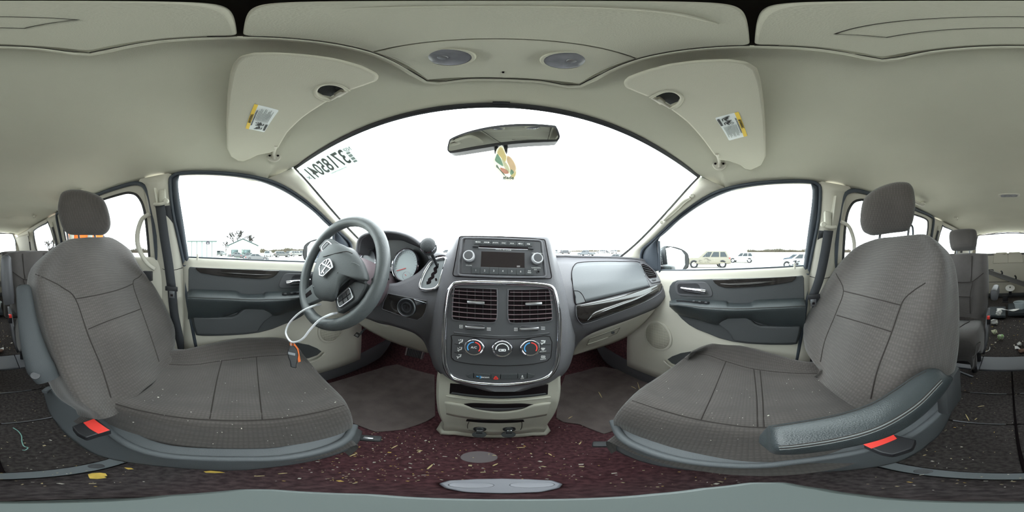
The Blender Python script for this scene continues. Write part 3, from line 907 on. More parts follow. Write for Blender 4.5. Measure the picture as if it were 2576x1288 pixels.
for s, nm, lab in ((-1, 'wall_left', 'beige rear side wall with a small window on the left, behind the sliding door'), (1, 'wall_right', 'beige rear side wall with a small window on the right, behind the second row seat')):
    w = thing(nm, lab, 'side wall', (s * .68, -2, .5), kind='structure')
    # pillar behind the sliding door
    A = [V((s * .622, -1.25, 1.2)), V((s * .632, -1.30, 1.15)), V((s * .668, -1.325, 1.02)), V((s * .725, -1.34, .80)), V((s * .725, -1.35, .45)), V((s * .725, -1.35, .0))]
    B = [V((s * .62, -1.50, 1.2)), V((s * .632, -1.49, 1.15)), V((s * .665, -1.49, 1.02)), V((s * .72, -1.49, .82)), V((s * .71, -1.50, .45)), V((s * .71, -1.50, .0))]
    strip('pillar_cover', A, B, M['beige'], w, 18, .02, 2, .006)
    # quarter window: frame, pane
    Q = [V((s * .71, -1.49, .86)), V((s * .635, -1.49, 1.14)), V((s * .63, -1.55, 1.16)), V((s * .628, -1.92, 1.15)), V((s * .64, -2.0, 1.10)), V((s * .705, -2.06, .86))]
    plate('window_pane', [p + V((s * .012, 0, 0)) for p in Q], .004, M['privacy'], w)
    tube('window_seal', Q, .008, M['seal'], w, closed=True, n=3, seg=8)
    top = [V((s * .62, -1.50, 1.2)), V((s * .62, -1.75, 1.2)), V((s * .615, -2.05, 1.2)), V((s * .60, -2.4, 1.19)), V((s * .57, -2.72, 1.18))]
    strip('roof_rail', top, [V((s * .632, -1.50, 1.165)), V((s * .632, -1.75, 1.165)), V((s * .635, -2.05, 1.14)), V((s * .635, -2.4, 1.10)), V((s * .61, -2.72, 1.08))], M['beige'], w, 14, .006, 1, .005)
    strip('rear_pillar', [V((s * .635, -2.0, 1.14)), V((s * .665, -2.03, 1.02)), V((s * .71, -2.06, .86))], [V((s * .55, -2.75, 1.14)), V((s * .58, -2.78, 1.02)), V((s * .62, -2.8, .84))], M['beige'], w, 10, .02, 2, .006)
    rows = [[V((s * x, y, z)) for y, x in ((-1.49, x1), (-1.8, x1), (-2.2, x1 - .02), (-2.5, x1 - .06), (-2.8, x1 - .1))] for z, x1 in ((.87, .72), (.86, .70), (.80, .69), (.55, .68), (.3, .66), (.0, .66))]
    net('lower_panel', rows, M['beige'], w, 3, 2, .01)
    # rear belt on the pillar
    net('belt_webbing', [[p + V((0, -.02, 0)), p + V((0, .02, 0))] for p in (V((s * .625, -1.40, 1.11)), V((s * .655, -1.40, 1.0)), V((s * .68, -1.41, .86)), V((s * .69, -1.42, .6)))], M['webbing'], w, 2, 3, .002)
    box('belt_guide', V((s * .628, -1.40, 1.12)), (.02, .05, .05), M['beige2'], w, .008)
    tube('belt_guide', [V((s * .60, -2.12, 1.155)), V((s * .61, -2.12, 1.10)), V((s * .62, -2.13, 1.02))], .016, M['beige2'], w, n=3, flat=.5)
    tube('belt_webbing', [V((s * .60, -2.12, 1.10)), V((s * .615, -2.13, 1.02)), V((s * .63, -2.14, .9))], .018, M['webbing'], w, n=3, seg=8, flat=.15)

# tailgate ---------------------------------------------------------------
tg = thing('door_5', 'beige tailgate at the far back with a wide rear window', 'tailgate', (0, -2.8, .5), kind='structure')
TY = -2.78
Wn = [V((-.56, TY, .87)), V((-.55, TY, 1.10)), V((-.50, TY, 1.215)), V((0, TY, 1.235)), V((.50, TY, 1.215)), V((.55, TY, 1.10)), V((.56, TY, .87))]
plate('window_pane', [p - V((0, .01, 0)) for p in Wn], .004, M['privacy'], tg)
tube('window_seal', Wn, .010, M['seal'], tg, closed=True, n=1, seg=8)
rows = [[V((x, TY - .05 * (abs(x) / .66) ** 2 * 0, z)) for x in (-.66, -.35, 0, .35, .66)] for z in (.88, .87, .60, .40, .18, .02)]
net('gate_card', rows, M['beige'], tg, 3, 2, .03)
for s in (-1, 1):
    o = [V((s * .10, TY + .012, .87)), V((s * .14, TY + .012, .93)), V((s * .30, TY + .012, .93)), V((s * .34, TY + .012, .87)), V((s * .36, TY + .012, .80)), V((s * .09, TY + .012, .80))] if False else [V((s * .26, TY + .014, .72)), V((s * .24, TY + .014, .86)), V((s * .20, TY + .014, .905)), V((s * .02, TY + .014, .905)), V((s * .00, TY + .014, .86)), V((s * -.02 + s * .02, TY + .014, .72))]
    plate('gate_moulding', o, .012, M['beige'], tg, .006)
    rows_ = [V((s * .556, TY, .87)), V((s * .55, TY, 1.1)), V((s * .5, TY, 1.22))]
    strip('gate_frame', rows_, [V((s * .66, TY, .87)), V((s * .63, TY, 1.1)), V((s * .57, TY, 1.2))], M['beige'], tg, 8, .01, 1, .01)
strip('gate_header', [V((-.57, TY, 1.235)), V((0, TY, 1.255)), V((.57, TY, 1.235))], [V((-.57, TY + .08, 1.19)), V((0, TY + .08, ceil_z(0, TY + .08))), V((.57, TY + .08, 1.19))], M['beige'], tg, 10, .01, 1, .005)
plate('gate_pocket', round_poly([V((.25, TY + .012, .62)), V((.45, TY + .012, .62)), V((.45, TY + .012, .54)), V((.25, TY + .012, .54))], .02), .01, M['dark'], tg, .004)
plate('gate_line', [V((-.62, TY + .004, .40)), V((.62, TY + .004, .40)), V((.62, TY + .004, .392)), V((-.62, TY + .004, .392))], .003, M['seam'], tg)
box('sill_plate', (0, TY + .03, .17), (1.28, .06, .06), M['dark'], tg, .01)

# dome lamp and small ceiling hooks ----------------------------------------
p = V((-.02, -1.11, ceil_z(0, -1.11) - .004))
dl = thing('dome_lamp', 'oblong dome lamp on the headliner above the rear floor', 'lamp', tuple(p))
plate('lamp_base', round_poly([p + V((x, y, 0)) for x, y in ((-.075, .035), (.075, .035), (.075, -.035), (-.075, -.035))], .03, 6), .012, M['beige'], dl, .004)
plate('lens', round_poly([p + V((x, y, -.003)) for x, y in ((-.058, .022), (.058, .022), (.058, -.022), (-.058, -.022))], .02, 6), .004, lens_m, dl, .002)
for s, q in ((-1, (88, 543)), (1, (2405, 548))):
    p = hit(*q, lambda p: p.z - ceil_z(p.x, p.y) + .006)
    h = thing('coat_hook', 'small beige coat hook on the headliner far %s' % ('left' if s < 0 else 'right'), 'hook', tuple(p))
    box('hook_base', p, (.028, .045, .012), M['beige2'], h, .004)
    tube('hook', [p + V((0, .01, -.006)), p + V((-s * .006, -.002, -.022)), p + V((-s * .014, -.012, -.018))], .005, M['beige2'], h, n=3)
for s, P in ((-1, [(165, 478), (178, 470), (196, 458), (207, 464), (214, 476)]), (1, [(2296, 470), (2310, 478), (2330, 490), (2334, 494), (2318, 505)])):
    Q = [hit(*q, lambda p: p.z - ceil_z(p.x, p.y) + .022) for q in P]
    g = thing('grab_handle', 'beige folding grab handle on the roof rail above the %s sliding door' % ('left' if s < 0 else 'right'), 'handle', tuple(Q[1]))
    y0, y1 = -.78, -1.02
    xs = .545
    if s > 0: y0, y1 = -.72, -.96
    pts_ = [V((s * xs, y0, ceil_z(xs, y0) - .006)), V((s * (xs - .012), y0 - .02, ceil_z(xs, y0) - .028)), V((s * (xs - .012), y1 + .02, ceil_z(xs, y1) - .028)), V((s * xs, y1, ceil_z(xs, y1) - .006))]
    tube('handle_bar', pts_, .011, M['beige'], g, n=4, seg=10, flat=.7)
    for q in (pts_[0], pts_[-1]): box('handle_foot', q, (.03, .035, .014), M['beige2'], g, .005)

# ---------------------------------------------------------------- floor
fl = thing('floor', 'dark dirty carpet floor of the van', 'floor', (0, 0, 0), kind='structure')
rows = [[V((x, y, z)) for x in (-.73, -.4, 0, .4, .73)] for y, z in ((-.165, 0), (0, 0), (.2, 0), (.5, 0), (.80, 0), (.90, .03), (1.0, .13), (1.10, .30), (1.14, .5), (1.14, .77))]
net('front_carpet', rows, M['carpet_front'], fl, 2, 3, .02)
lidx = [-.70, -.004, .004, .70]
for y0, y1 in ((-.206, -.498), (-.504, -.739), (-.745, -.985)):
    for x0, x1 in ((lidx[0], lidx[1]), (lidx[2], lidx[3])):
        plate('bin_lid', [V((x0, y0, 0)), V((x1, y0, 0)), V((x1, y1, 0)), V((x0, y1, 0))], .015, M['carpet'], fl, .004)
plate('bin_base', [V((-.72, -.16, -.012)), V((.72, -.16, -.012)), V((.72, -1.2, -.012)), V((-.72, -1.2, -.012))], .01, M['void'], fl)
for y in (-.501, -.742):
    for x0, x1 in ((-.20, -.03), (.03, .2)):
        box('lid_hinge', ((x0 + x1) / 2, y, .0015), (x1 - x0, .006, .004), M['greymetal'], fl, .001)
plate('threshold_strip', [V((-.42, -.170, .002)), V((.42, -.170, .002)), V((.42, -.203, .002)), V((-.42, -.203, .002))], .012, mat('grey_threshold', (112, 118, 122), .5, bump=.2), fl, .002)
for s in (-1, 1):
    plate('threshold_strip', [V((s * .425, -.170, .002)), V((s * .7, -.170, .002)), V((s * .7, -.203, .002)), V((s * .425, -.203, .002))], .012, M['dark2'], fl, .002)
    lathe('screw_cover', [(.013, 0), (.0125, .0015), (0, .0015)], (s * .13, -.186, .002), (0, 0, 1), M['greymetal'], fl, seg=24)
tl = mat('grey_tray', (104, 106, 112), .45, bump=.15)
for x0, x1 in ((-.70, -.20), (-.196, .20), (.204, .70)):
    plate('rear_threshold', [V((x0, -.992, .006)), V((x1, -.992, .006)), V((x1, -1.165, .012)), V((x0, -1.165, .012))], .018, tl, fl, .004)
plate('rear_carpet', [V((-.7, -1.17, .012)), V((.7, -1.17, .012)), V((.7, -2.0, .05)), V((-.7, -2.0, .05))], .02, M['carpet'], fl)
plate('rear_carpet', [V((-.7, -2.0, .05)), V((.7, -2.0, .05)), V((.7, -2.8, .14)), V((-.7, -2.8, .14))], .02, M['carpet'], fl)
for px, py, a in ((1205, 1149, 0),):
    p = pt(px, py, z=.004)
    lathe('floor_plug', [(.034, 0), (.033, .0015), (0, .002)], (p.x, p.y, .0), (0, 0, 1), mat('grey_felt', (120, 112, 114), .95), fl, seg=32)

for s, nm, lab, P in ((-1, 'floor_mat', 'brown grey floor mat in front of the driver seat under the pedals', [(1095, 1046, 0), (1072, 1060, 0), (1012, 1080, 0), (945, 1086, 0), (880, 1060, 0), (830, 1010, 0), (800, 970, 0), (860, 954, 0), (903, 941, 0), (969, 921, .01), (999, 916, .015), (1030, 903, .03), (1070, 900, .03), (1093, 930, 0)]),
                      (1, 'floor_mat', 'brown grey floor mat in front of the passenger seat', [(1399, 1050, 0), (1416, 1061, 0), (1459, 1067, 0), (1520, 1091, 0), (1600, 1060, 0), (1660, 1000, 0), (1690, 975, 0), (1655, 962, 0), (1600, 945, 0), (1560, 930, 0), (1520, 922, .01), (1470, 924, .01), (1425, 934, 0), (1404, 990, 0)])):
    q = [pt(a, b, z=.008) for a, b, c in P]
    fm = plate(nm, q, .006, M['mat'], None, .002)
    tag(fm, lab, 'floor mat')

# ================================================================ instrument panel
dash = thing('dashboard', 'charcoal dashboard spanning the van under the windscreen', 'dashboard', (0, .5, .6))
SP, SN = V((.017, .405, .55)), V((0, -1, .22)).normalized()
SR, SU, _ = basis(SN)
def S(px, py, off=0): return ppl(px, py, SP + SN * off, SN)
def SL(P, off=0): return [S(*q, off) for q in P]

def lerp_tab(tab, v_):
    k = 0
    while k < len(tab) - 2 and tab[k + 1][0] < v_: k += 1
    (a, fa), (b, fb) = tab[k], tab[k + 1]
    t = (v_ - a) / (b - a)
    t = max(-1, min(2, t))
    return fa + (fb - fa) * t
PT = [(.30, .64), (.40, .60), (.50, .535), (.58, .485), (.64, .467), (.68, .473), (.74, .505), (.80, .565), (.84, .62), (.88, .69)]
DT = [(.30, .62), (.40, .57), (.50, .505), (.58, .472), (.64, .462), (.70, .470), (.76, .50), (.84, .54), (.90, .60)]
def wrapx(x): return -.06 * (max(0, abs(x) - .25) / .44) ** 2
def pas(off=0):
    return lambda px, py: hit(px, py, lambda p: p.y - (lerp_tab(PT, p.z) + wrapx(p.x)) + off, .2, 1.6)
def drv(off=0):
    return lambda px, py: hit(px, py, lambda p: p.y - (lerp_tab(DT, p.z) + wrapx(p.x)) + off, .2, 1.6)

# centre stack body -------------------------------------------------------
rows = []
for py, l2, l1, r1, r2, dz in ((597, 1156, 1160, 1370, 1374, .05), (604, 1140, 1150, 1381, 1389, .015), (650, 1118, 1139, 1388, 1400, .008), (690, 1100, 1127, 1396, 1412, .006), (730, 1088, 1116, 1408, 1426, .006), (790, 1078, 1106, 1418, 1442, .006), (850, 1078, 1103, 1421, 1447, .006),
                               (900, 1084, 1106, 1418, 1440, .008), (935, 1100, 1122, 1405, 1424, .010), (962, 1140, 1160, 1372, 1390, .012), (976, 1190, 1205, 1330, 1346, .014), (980, 1240, 1248, 1290, 1298, .02)):
    c = (l1 + r1) / 2
    q = l1 * .8 + r1 * .2, l1 * .2 + r1 * .8
    tilt = lambda px: (px - 1265) * .026
    row = [pt(l2, py, y=S(l2, py).y + .09), pt(l2 * .5 + l1 * .5, py, y=S(l1, py).y + dz + .022), S(l1 + 6, py, -dz), S(q[0], py, -dz * .8), S(c, py, -dz * .8), S(q[1], py, -dz * .8), S(r1 - 6, py, -dz), pt(r2 * .5 + r1 * .5, py, y=S(r1, py).y + dz + .022), pt(r2, py, y=S(r2, py).y + .09)]
    rows.append(row)
back = [p + V((0, .22, -.01)) for p in rows[0]]
net('centre_stack', [back] + rows + [[p + V((0, .16, .0)) for p in rows[-1]]], M['dash'], dash, 4, 3)

# chrome surround and faceplate
BZ = [(1151, 712), (1202, 710.5), (1266, 711.5), (1330.6, 714), (1374, 718.5), (1391, 727), (1399.5, 751), (1406, 790), (1407, 828), (1406, 856), (1403, 894), (1397, 921), (1381, 945), (1349.8, 958), (1292, 966), (1253.7, 967), (1202.5, 964), (1151, 955), (1132, 943), (1121, 920), (1117.5, 888), (1117.5, 849), (1118.5, 815), (1122, 777), (1128, 738), (1135, 723)]
plate('faceplate', SL(BZ, .001), .012, M['dark2'], dash)
tube('chrome_surround', SL(BZ, .003), .0072, M['chrome'], dash, closed=True, n=3, seg=12)
# air vents
vred = mat('vent_slats', (128, 108, 112), .5)  # reddish haze over the vents is put into the slat colour
VLo = [(1146, 723), (1200, 725), (1248, 727), (1250.5, 730), (1251, 760), (1250.5, 790), (1248, 804), (1239, 811.5), (1190, 809.5), (1146, 805.5), (1138, 799), (1138, 780), (1139.5, 750), (1142, 728)]
VRo = [(1281, 728.5), (1330, 728), (1374, 726), (1382, 731), (1386, 755), (1388.5, 780), (1389, 799), (1381, 808), (1331, 812), (1289, 812.5), (1280, 805), (1277.5, 790), (1277.5, 764), (1278.5, 733)]
for k, (VO, xl, xr, yl, yr, tab) in enumerate(((VLo, 1141, 1250, [731, 739, 749, 760, 771, 782.5, 794.5], [735.5, 745, 756, 767, 778, 790.5, 802], (1197, 761.5)), (VRo, 1279, 1386, [735, 744.5, 756, 767.5, 779.5, 791, 803], [735, 743.5, 755, 766, 777, 787.5, 798.5], (1342.5, 764.5)))):
    VO = [(q.x, q.y) for q in cr([V((a, b, 0)) for a, b in VO], 4, True)]
    plate('vent_recess', SL(VO, .0016), .0006, M['void'], dash)
    tube('vent_rim', SL(VO, .002), .0016, M['dash'], dash, closed=True, n=2, seg=8)
    for i, (a, b) in enumerate(zip(yl, yr)):
        ins = 2 if i == 6 else 0
        p, q = S(xl - (3 if 0 < i < 7 and k == 0 else 0) + (i == 0) * 5, a, .004), S(xr + (2 if k else 0) - (i == 0) * 4, b, .004)
        c = (p + q) / 2
        ax = (q - p).normalized()
        box('vent_slat', c, ((q - p).length, .010, .0016), vred, dash, .0005, (ax, SN.cross(ax).cross(ax) * -1, SN.cross(ax)))
    for i in range(5):
        px = xl + 14 + i * 20
        a, b = S(px, yl[0] - 3, .0024), S(px, yl[-1] + 9, .0024)
        tube('vent_vane', [a, b], .0007, M['dark'], dash, n=1, seg=5)
    c = S(*tab, .011)
    box('vent_tab', c, (.047, .006, .010), M['satin'], dash, .003, (SR, -SN, SU))
for a, b, c, d in ((1170.5, 1219, 824, 1195), (1307.5, 1355.6, 827, 1331)):
    o = round_poly(SL([(a, c - 7), (b, c - 6), (b, c + 7), (a, c + 6)], .0022), .008, 4)
    plate('slider_recess', o, .0014, M['black'], dash, .0005)
    tube('slider_rim', o, .0009, M['dash'], dash, closed=True, n=1, seg=6)
    w = box('vent_slider', S(d, c, .006), (.052, .012, .010), M['satin'], dash, .003, (SR, -SN, SU))
    box('slider_groove', S(d, c, .0107), (.050, .002, .001), M['black'], w, 0, (SR, -SN, SU))
def icon(P, off, w=.0014, m=None): bars('icon', [(S(*a, off), S(*b, off)) for a, b in P], w, .0003, m or M['white'], dash, SN)
for x, y in ((1160, 821.4), (1298, 828.4)):
    icon([((x - 4, y - 3.5), (x + 4, y - 3.2)), ((x + 4, y - 3.2), (x + 3.7, y + 4)), ((x + 3.7, y + 4), (x - 4, y + 3.6)), ((x - 4, y + 3.6), (x - 4, y - 3.5)), ((x - 2, y), (x, y - 2)), ((x, y - 2), (x + 2, y)), ((x + 2, y), (x, y + 2.3)), ((x, y + 2.3), (x - 2, y))], .0014, .0009)
for x, y in ((1229.7, 827.5), (1366, 825.5)):
    icon([((x - 5, y + k), (x + 5, y + k + .5)) for k in (-3, 0, 3)], .0014, .0013)

# climate controls
CL = [(1140, 843), (1200, 849.5), (1262, 853), (1325, 851.5), (1383, 847), (1386, 894), (1380, 904), (1372, 909.5), (1330.6, 917), (1266.5, 920), (1190, 916), (1147, 908.5), (1139, 902), (1135.5, 896), (1137, 856)]
CL = [(q.x, q.y) for q in cr([V((a, b, 0)) for a, b in CL], 3, True)]
plate('climate_panel', SL(CL, .0022), .0012, M['dark2'], dash, .0004)
tube('panel_groove', SL(CL, .0022), .0010, M['void'], dash, closed=True, n=1, seg=6)
tube('ridge', SL([(1142, 836), (1200, 842), (1262, 845.5), (1325, 843.5), (1382, 838)], .001), .0022, M['dark2'], dash, n=4, seg=8)
for i, (px, py) in enumerate(((1194, 872), (1262.7, 875.5), (1331.9, 873.6))):
    c = S(px, py, .002)
    ax = (SN * .8 + V((0, 0, .6)) * .25).normalized()
    k = lathe('climate_knob', [(.0275, 0), (.0275, .004), (.0255, .014), (.0225, .0165), (.0205, .0160)], c, ax, M['chrome'], dash, seg=32, cap=False)
    lathe('knob_face', [(.0212, .0150), (.0205, .0162), (0, .0165)], c, ax, M['black'], k, seg=32)
    r_, u_, n_ = basis(ax)
    def kp(a, r): return c + r_ * (math.sin(a) * r) + u_ * (math.cos(a) * r) + n_ * .0167
    arc = lambda a0, a1, m, w: bars('knob_scale', [(kp(a0 + (a1 - a0) * j / 8, .0158), kp(a0 + (a1 - a0) * (j + 1.15) / 8, .0158)) for j in range(8)], w, .0003, m, k, n_)
    if i != 1:
        arc(-2.2, -.12, M['blue'], .0028)
        arc(.12, 2.2, M['red'], .0030)
        if i == 0: text('lettering', 'A/C', c + n_ * .0168, r_, u_, .009, M['white'], k)
    else:
        arc(-1.7, 1.7, M['white'], .0026)
        bars('icon', [(c + r_ * x0 + u_ * y0 + n_ * .0167, c + r_ * x1 + u_ * y1 + n_ * .0167) for x0, y0, x1, y1 in ((-.008, -.001, .008, -.001), (.008, -.001, .008, -.006), (.008, -.006, -.008, -.006), (-.008, -.006, -.008, -.001), (-.002, -.0035, .004, -.0035))], .0018, .0003, M['white'], k, n_)
def person_icon(x, y, extra):
    L = [((x - 1, y - 4), (x + 1, y - 4), .0034), ((x + 4.5, y - 5), (x + 3.5, y + 1), .0028), ((x + 3.8, y + 1), (x - 2, y + 2), .0028), ((x - 2, y + 2), (x - 4, y + 6), .0026)]
    bars('icon', [(S(*a, .003), S(*b, .003), w) for a, b, w in L + extra], .002, .0003, M['white'], dash, SN)
person_icon(1159, 859, [((1153.5, 855), (1156, 856.5), .0026)])
person_icon(1157, 878, [((1151, 875), (1154, 878), .0022), ((1150.5, 880), (1153, 882), .0022)])
person_icon(1155, 896, [((1149, 896), (1152, 899), .0026)])
person_icon(1366.5, 861, [((1361, 857), (1369, 858), .0034), ((1360, 862), (1363, 864), .0022)])
bars('icon', [(S(1361, 876.5, .003), S(1371, 876.8, .003), .004), (S(1362.5, 880, .003), S(1369, 880, .003), .003), (S(1362, 895, .003), S(1371, 895.4, .003), .0016), (S(1371, 895.4, .003), S(1370.5, 900, .003), .0016), (S(1370.5, 900, .003), S(1362, 900, .003), .0016), (S(1362, 900, .003), S(1362, 895, .003), .0016), (S(1364, 897.5, .003), S(1369, 897.5, .003), .002)], .002, .0003, M['white'], dash, SN)
text('lettering', 'FRONT', S(1366, 884.5, .003), SR, SU, .0055, M['white'], dash, width=.018)
text('lettering', 'REAR', S(1366.5, 903.5, .003), SR, SU, .0055, M['white'], dash, width=.015)
for k in (866, 887):
    for a, b in ((1143, 1165), (1356, 1384)):
        tube('button_gap', SL([(a, k + (2 if a > 1300 else -1)), ((a + b) / 2, k + 1), (b, k + 1)], .0024), .0006, M['void'], dash, n=2, seg=5)
# lower switch row
xs = [1191.6, 1235, 1259.5, 1302.5, 1326]
for i in range(4):
    a, b = xs[i] + .6, xs[i + 1] - .6
    f = lambda x: ((x - 1259) / 70) ** 2 * -3.0
    o = SL([(a, 941.5 + f(a)), (b, 942 + f(b)), (b, 953.5 + f(b)), (a, 953.5 + f(a))], .005)
    plate('switch_button', o, .004, M['dark'], dash, .0008)
lf = [(1172, 944), (1190, 938.5), (1190.5, 952), (1180, 950)]
plate('switch_cheek', SL(lf, .004), .004, M['dark'], dash, .001)
plate('switch_cheek', SL([(1327, 938.5), (1346, 944), (1338, 950), (1327, 952)], .004), .004, M['dark'], dash, .001)
text('lettering', 'econ', S(1220.5, 949, .0056), SR, SU, .010, M['white'], dash, width=.019)
bars('icon', [(S(1198.5, 946.5, .0056), S(1204, 948, .0056), .003), (S(1206, 946.5, .0056), S(1211, 946.5, .0056), .0016), (S(1206, 951, .0056), S(1211, 951, .0056), .0016), (S(1208.5, 946.5, .0056), S(1208.5, 952, .0056), .0016)], .002, .0003, M['blue'], dash, SN)
q = [S(1247.3, 946.5, .0056), S(1242.3, 953.5, .0056), S(1252.5, 953.5, .0056)]
bars('hazard_triangle', [(q[0], q[1]), (q[1], q[2]), (q[2], q[0])], .0034, .0004, M['red'], dash, SN)
text('lettering', 'OFF', S(1314, 952.2, .0056), SR, SU, .005, M['white'], dash)
bars('icon', [(S(1312.5, 945.6, .0056), S(1315.5, 945.6, .0056), .004), (S(1311.5, 948.3, .0056), S(1316.5, 948.3, .0056), .002)], .002, .0003, M['white'], dash, SN)

# radio -------------------------------------------------------------------
rd = thing('radio', 'charcoal car radio with two silver ringed knobs and a dark display', 'radio', tuple(S(1263, 650)))
RO = [(1156, 595), (1200, 594), (1264, 595.5), (1320, 598), (1371, 603), (1377, 640), (1388, 690), (1383, 700), (1264, 698), (1146, 694.5), (1139.5, 687), (1147, 640)]
RO = [(1156, 594.5), (1264, 595.5), (1371, 602.5), (1389, 701), (1138, 694.5)]
ROp = round_poly(SL(RO, -.0005), [.006, 0, .006, .010, .010], 5)
plate('radio_frame', ROp, .02, M['dash'], rd, .002)
tube('frame_groove', ROp, .0012, M['void'], rd, closed=True, n=1, seg=6)
RF0, RF1, RF2, RF3 = (1170.8, 601.7), (1359.3, 608.8), (1365.3, 693), (1161, 687.6)
RI = [(1163, 599), (1362, 605.5), (1374, 697), (1152, 692)]
tube('inner_lip', round_poly(SL(RI, .001), .01, 4), .0035, M['dash'], rd, closed=True, n=1, seg=8)
plate('radio_face', SL([RF0, RF1, RF2, RF3], .003), .004, M['dark2'], rd, .0006)
def Rp(u, v_, off=.0032):
    """point on the radio's face in the enlarged picture's units"""
    return S(1130 + u / 9.2, 580 + v_ / 9.2, off)
plate('display', [Rp(745, 482), Rp(1745, 517), Rp(1745, 865), Rp(730, 835)], .0003, mat('smoked_display', (40, 34, 36), .12, coat=.5), rd)
xs = [565, 765, 975, 1165, 1360, 1550, 1745, 1930]
lab = ['\u25C0SEEK', 'SEEK\u25B6', 'AM/FM', 'DISC', 'AUX', '\u25C0RW', 'FF\u25B6']
for i in range(7):
    a, b = xs[i] + 4, xs[i + 1] - 4
    ty = lambda u: 204 + (u - 565) * .041
    plate('radio_button', [Rp(a, ty(a), .005), Rp(b, ty(b), .005), Rp(b, ty(b) + 108, .005), Rp(a, ty(a) + 108, .005)], .002, M['dark'], rd, .0005)
    text('lettering', lab[i], Rp((a + b) / 2, ty(a) + 62, .0053), SR - SU * .03, SU, .0055, M['white'], rd)
plate('disc_slot', [Rp(690, 350), Rp(1825, 392), Rp(1825, 436), Rp(690, 394)], .0004, M['void'], rd)
tube('slot_lip', [Rp(680, 402), Rp(1250, 425), Rp(1825, 442)], .0009, M['satin'], rd, n=2, seg=6)
for u, v_ in ((605, 368), (1890, 420)):
    box('slot_button', Rp(u, v_, .005), (.017, .006, .005), M['black'], rd, .002, (SR, -SN, SU))
text('lettering', 'SINGLE DISC \u2022 MP3 \u2022 CD PLAYER', Rp(1255, 446, .0035), SR - SU * .03, SU, .0045, M['white'], rd, width=.045)
xs = [515, 715, 925, 1135, 1345, 1555, 1755, 1960]
for i, l in enumerate(['1', '2', '3', '4', '5', '6', 'INT\nRND']):
    a, b = xs[i] + 4, xs[i + 1] - 4
    ty = lambda u: 848 + (u - 515) * .026
    plate('preset_button', [Rp(a, ty(a), .005), Rp(b, ty(b), .005), Rp(b, ty(b) + 146, .005), Rp(a, ty(a) + 146, .005)], .002, M['dark'], rd, .0005)
    text('lettering', l, Rp((a + b) / 2, ty(a) + 74, .0053), SR - SU * .03, SU, .0075 if i < 6 else .005, M['white'], rd)
for u, v_, t1, t2 in ((465, 612, 'ON/OFF', 'VOLUME'), (2022, 668, 'TUNE AUDIO SELECT', 'TUNE/SCROLL')):
    c = Rp(u, v_, .003)
    k = lathe('radio_knob', [(.0165, 0), (.0165, .013), (.0150, .0165), (.0125, .0162)], c, SN + V((0, 0, .12)), M['ring'], rd, seg=32, cap=False)
    lathe('knob_face', [(.0128, .0158), (.0120, .0166), (0, .0168)], c, SN + V((0, 0, .12)), M['dark2'], k, seg=32)
    lathe('knob_skirt', [(.0185, 0), (.0180, .005), (.0160, .006)], c, SN, M['dark2'], k, seg=32, cap=False)
    text('lettering', t1, Rp(u + 20, v_ - 140, .0034), SR, SU, .0036, M['white'], rd)
    text('lettering', t2, Rp(u - 10, v_ + 195, .0034), SR, SU, .0045, M['white'], rd)
c = Rp(2062, 952, .0034)
lathe('aux_socket', [(.005, 0), (.005, .0018), (.003, .0018), (.0028, 0)], c, SN, M['dark'], rd, seg=20)
lathe('aux_hole', [(.0028, 0), (.0026, .0012), (0, .0012)], c, SN, M['void'], rd, seg=16)
text('lettering', 'AUX', Rp(1993, 905, .0034), SR, SU, .004, M['white'], rd)
L = []
for k in range(3): L.append((Rp(1565, 815 + k * 14, .0036), Rp(1640, 815 + k * 14, .0036)))
bars('disc_mark', L, .0012, .0002, mat('display_print', (150, 145, 145), .5), rd, SN)

# passenger side --------------------------------------------------------------
TP = [(1392, 648), (1420, 647), (1440, 648), (1500, 649), (1555, 650), (1614, 655), (1634, 664), (1652, 675), (1665, 693), (1674, 716)]
BP = [(1424, 925), (1432, 905), (1440, 890), (1456, 862), (1490, 838), (1577, 806), (1622, 788), (1652, 774), (1667, 758), (1677, 738)]
pxpatch('dash_face', TP, BP, pas(), M['dash'], dash, k=14, thick=.012, index=True)
tp = [pas()(*q) for q in TP]
top_r = cr(tp[:9], 2)
lowr = [V((a.x * 1.02 + .0, max(a.y + .03, low_edge(min(1, max(0, a.x / .735))).y), .80)) for a in top_r]
rows = [top_r, [a.lerp(b, .12) + V((0, 0, .001)) for a, b in zip(top_r, lowr)], [a.lerp(b, .5) + V((0, 0, .002)) for a, b in zip(top_r, lowr)], lowr]
net('dash_top', rows, M['dash'], dash, 1, 3, .01)
UG_T = [(1439, 690), (1440, 681), (1445, 669), (1458, 661.5), (1510, 658.5), (1560, 659), (1608, 661), (1611, 666)]
UG_B = [(1443, 729), (1447, 745), (1449, 764), (1460, 762.5), (1505, 752), (1560, 739), (1625, 723), (1633.5, 720)]
pxpatch('upper_glove_door', UG_T, UG_B, pas(.004), M['dark2'] if False else mat('glove_door', (92, 95, 98), .45, bump=.2, bscale=500), dash, k=10, thick=.004, index=True)
for P, w in (([(1438, 700), (1438.5, 681.8), (1444, 668), (1458, 660), (1510, 657.3), (1560, 657.5), (1609, 660), (1622.6, 695), (1634.5, 720.5)], .0012), ([(1438, 700), (1443, 730), (1449, 766), (1476, 760.5), (1555, 741), (1634.5, 720.5)], .0018)):
    tube('door_gap', [pas(.002)(*q) for q in P], w, M['void'], dash, n=4, seg=6)
bt = [(1444.5, 731), (1457, 733.5), (1466, 743), (1473, 759), (1450, 764.5)]
plate('release_button', [pas(.006)(*q) for q in bt], .005, mat('release_button', (96, 98, 100), .45), dash, .001)
tube('door_gap', [pas(.006)(*q) for q in bt[:4]], .0012, M['void'], dash, n=3, seg=6)
WT = [(1449, 768.4), (1500, 758), (1555, 746), (1610, 730), (1650, 717), (1666.5, 712)]
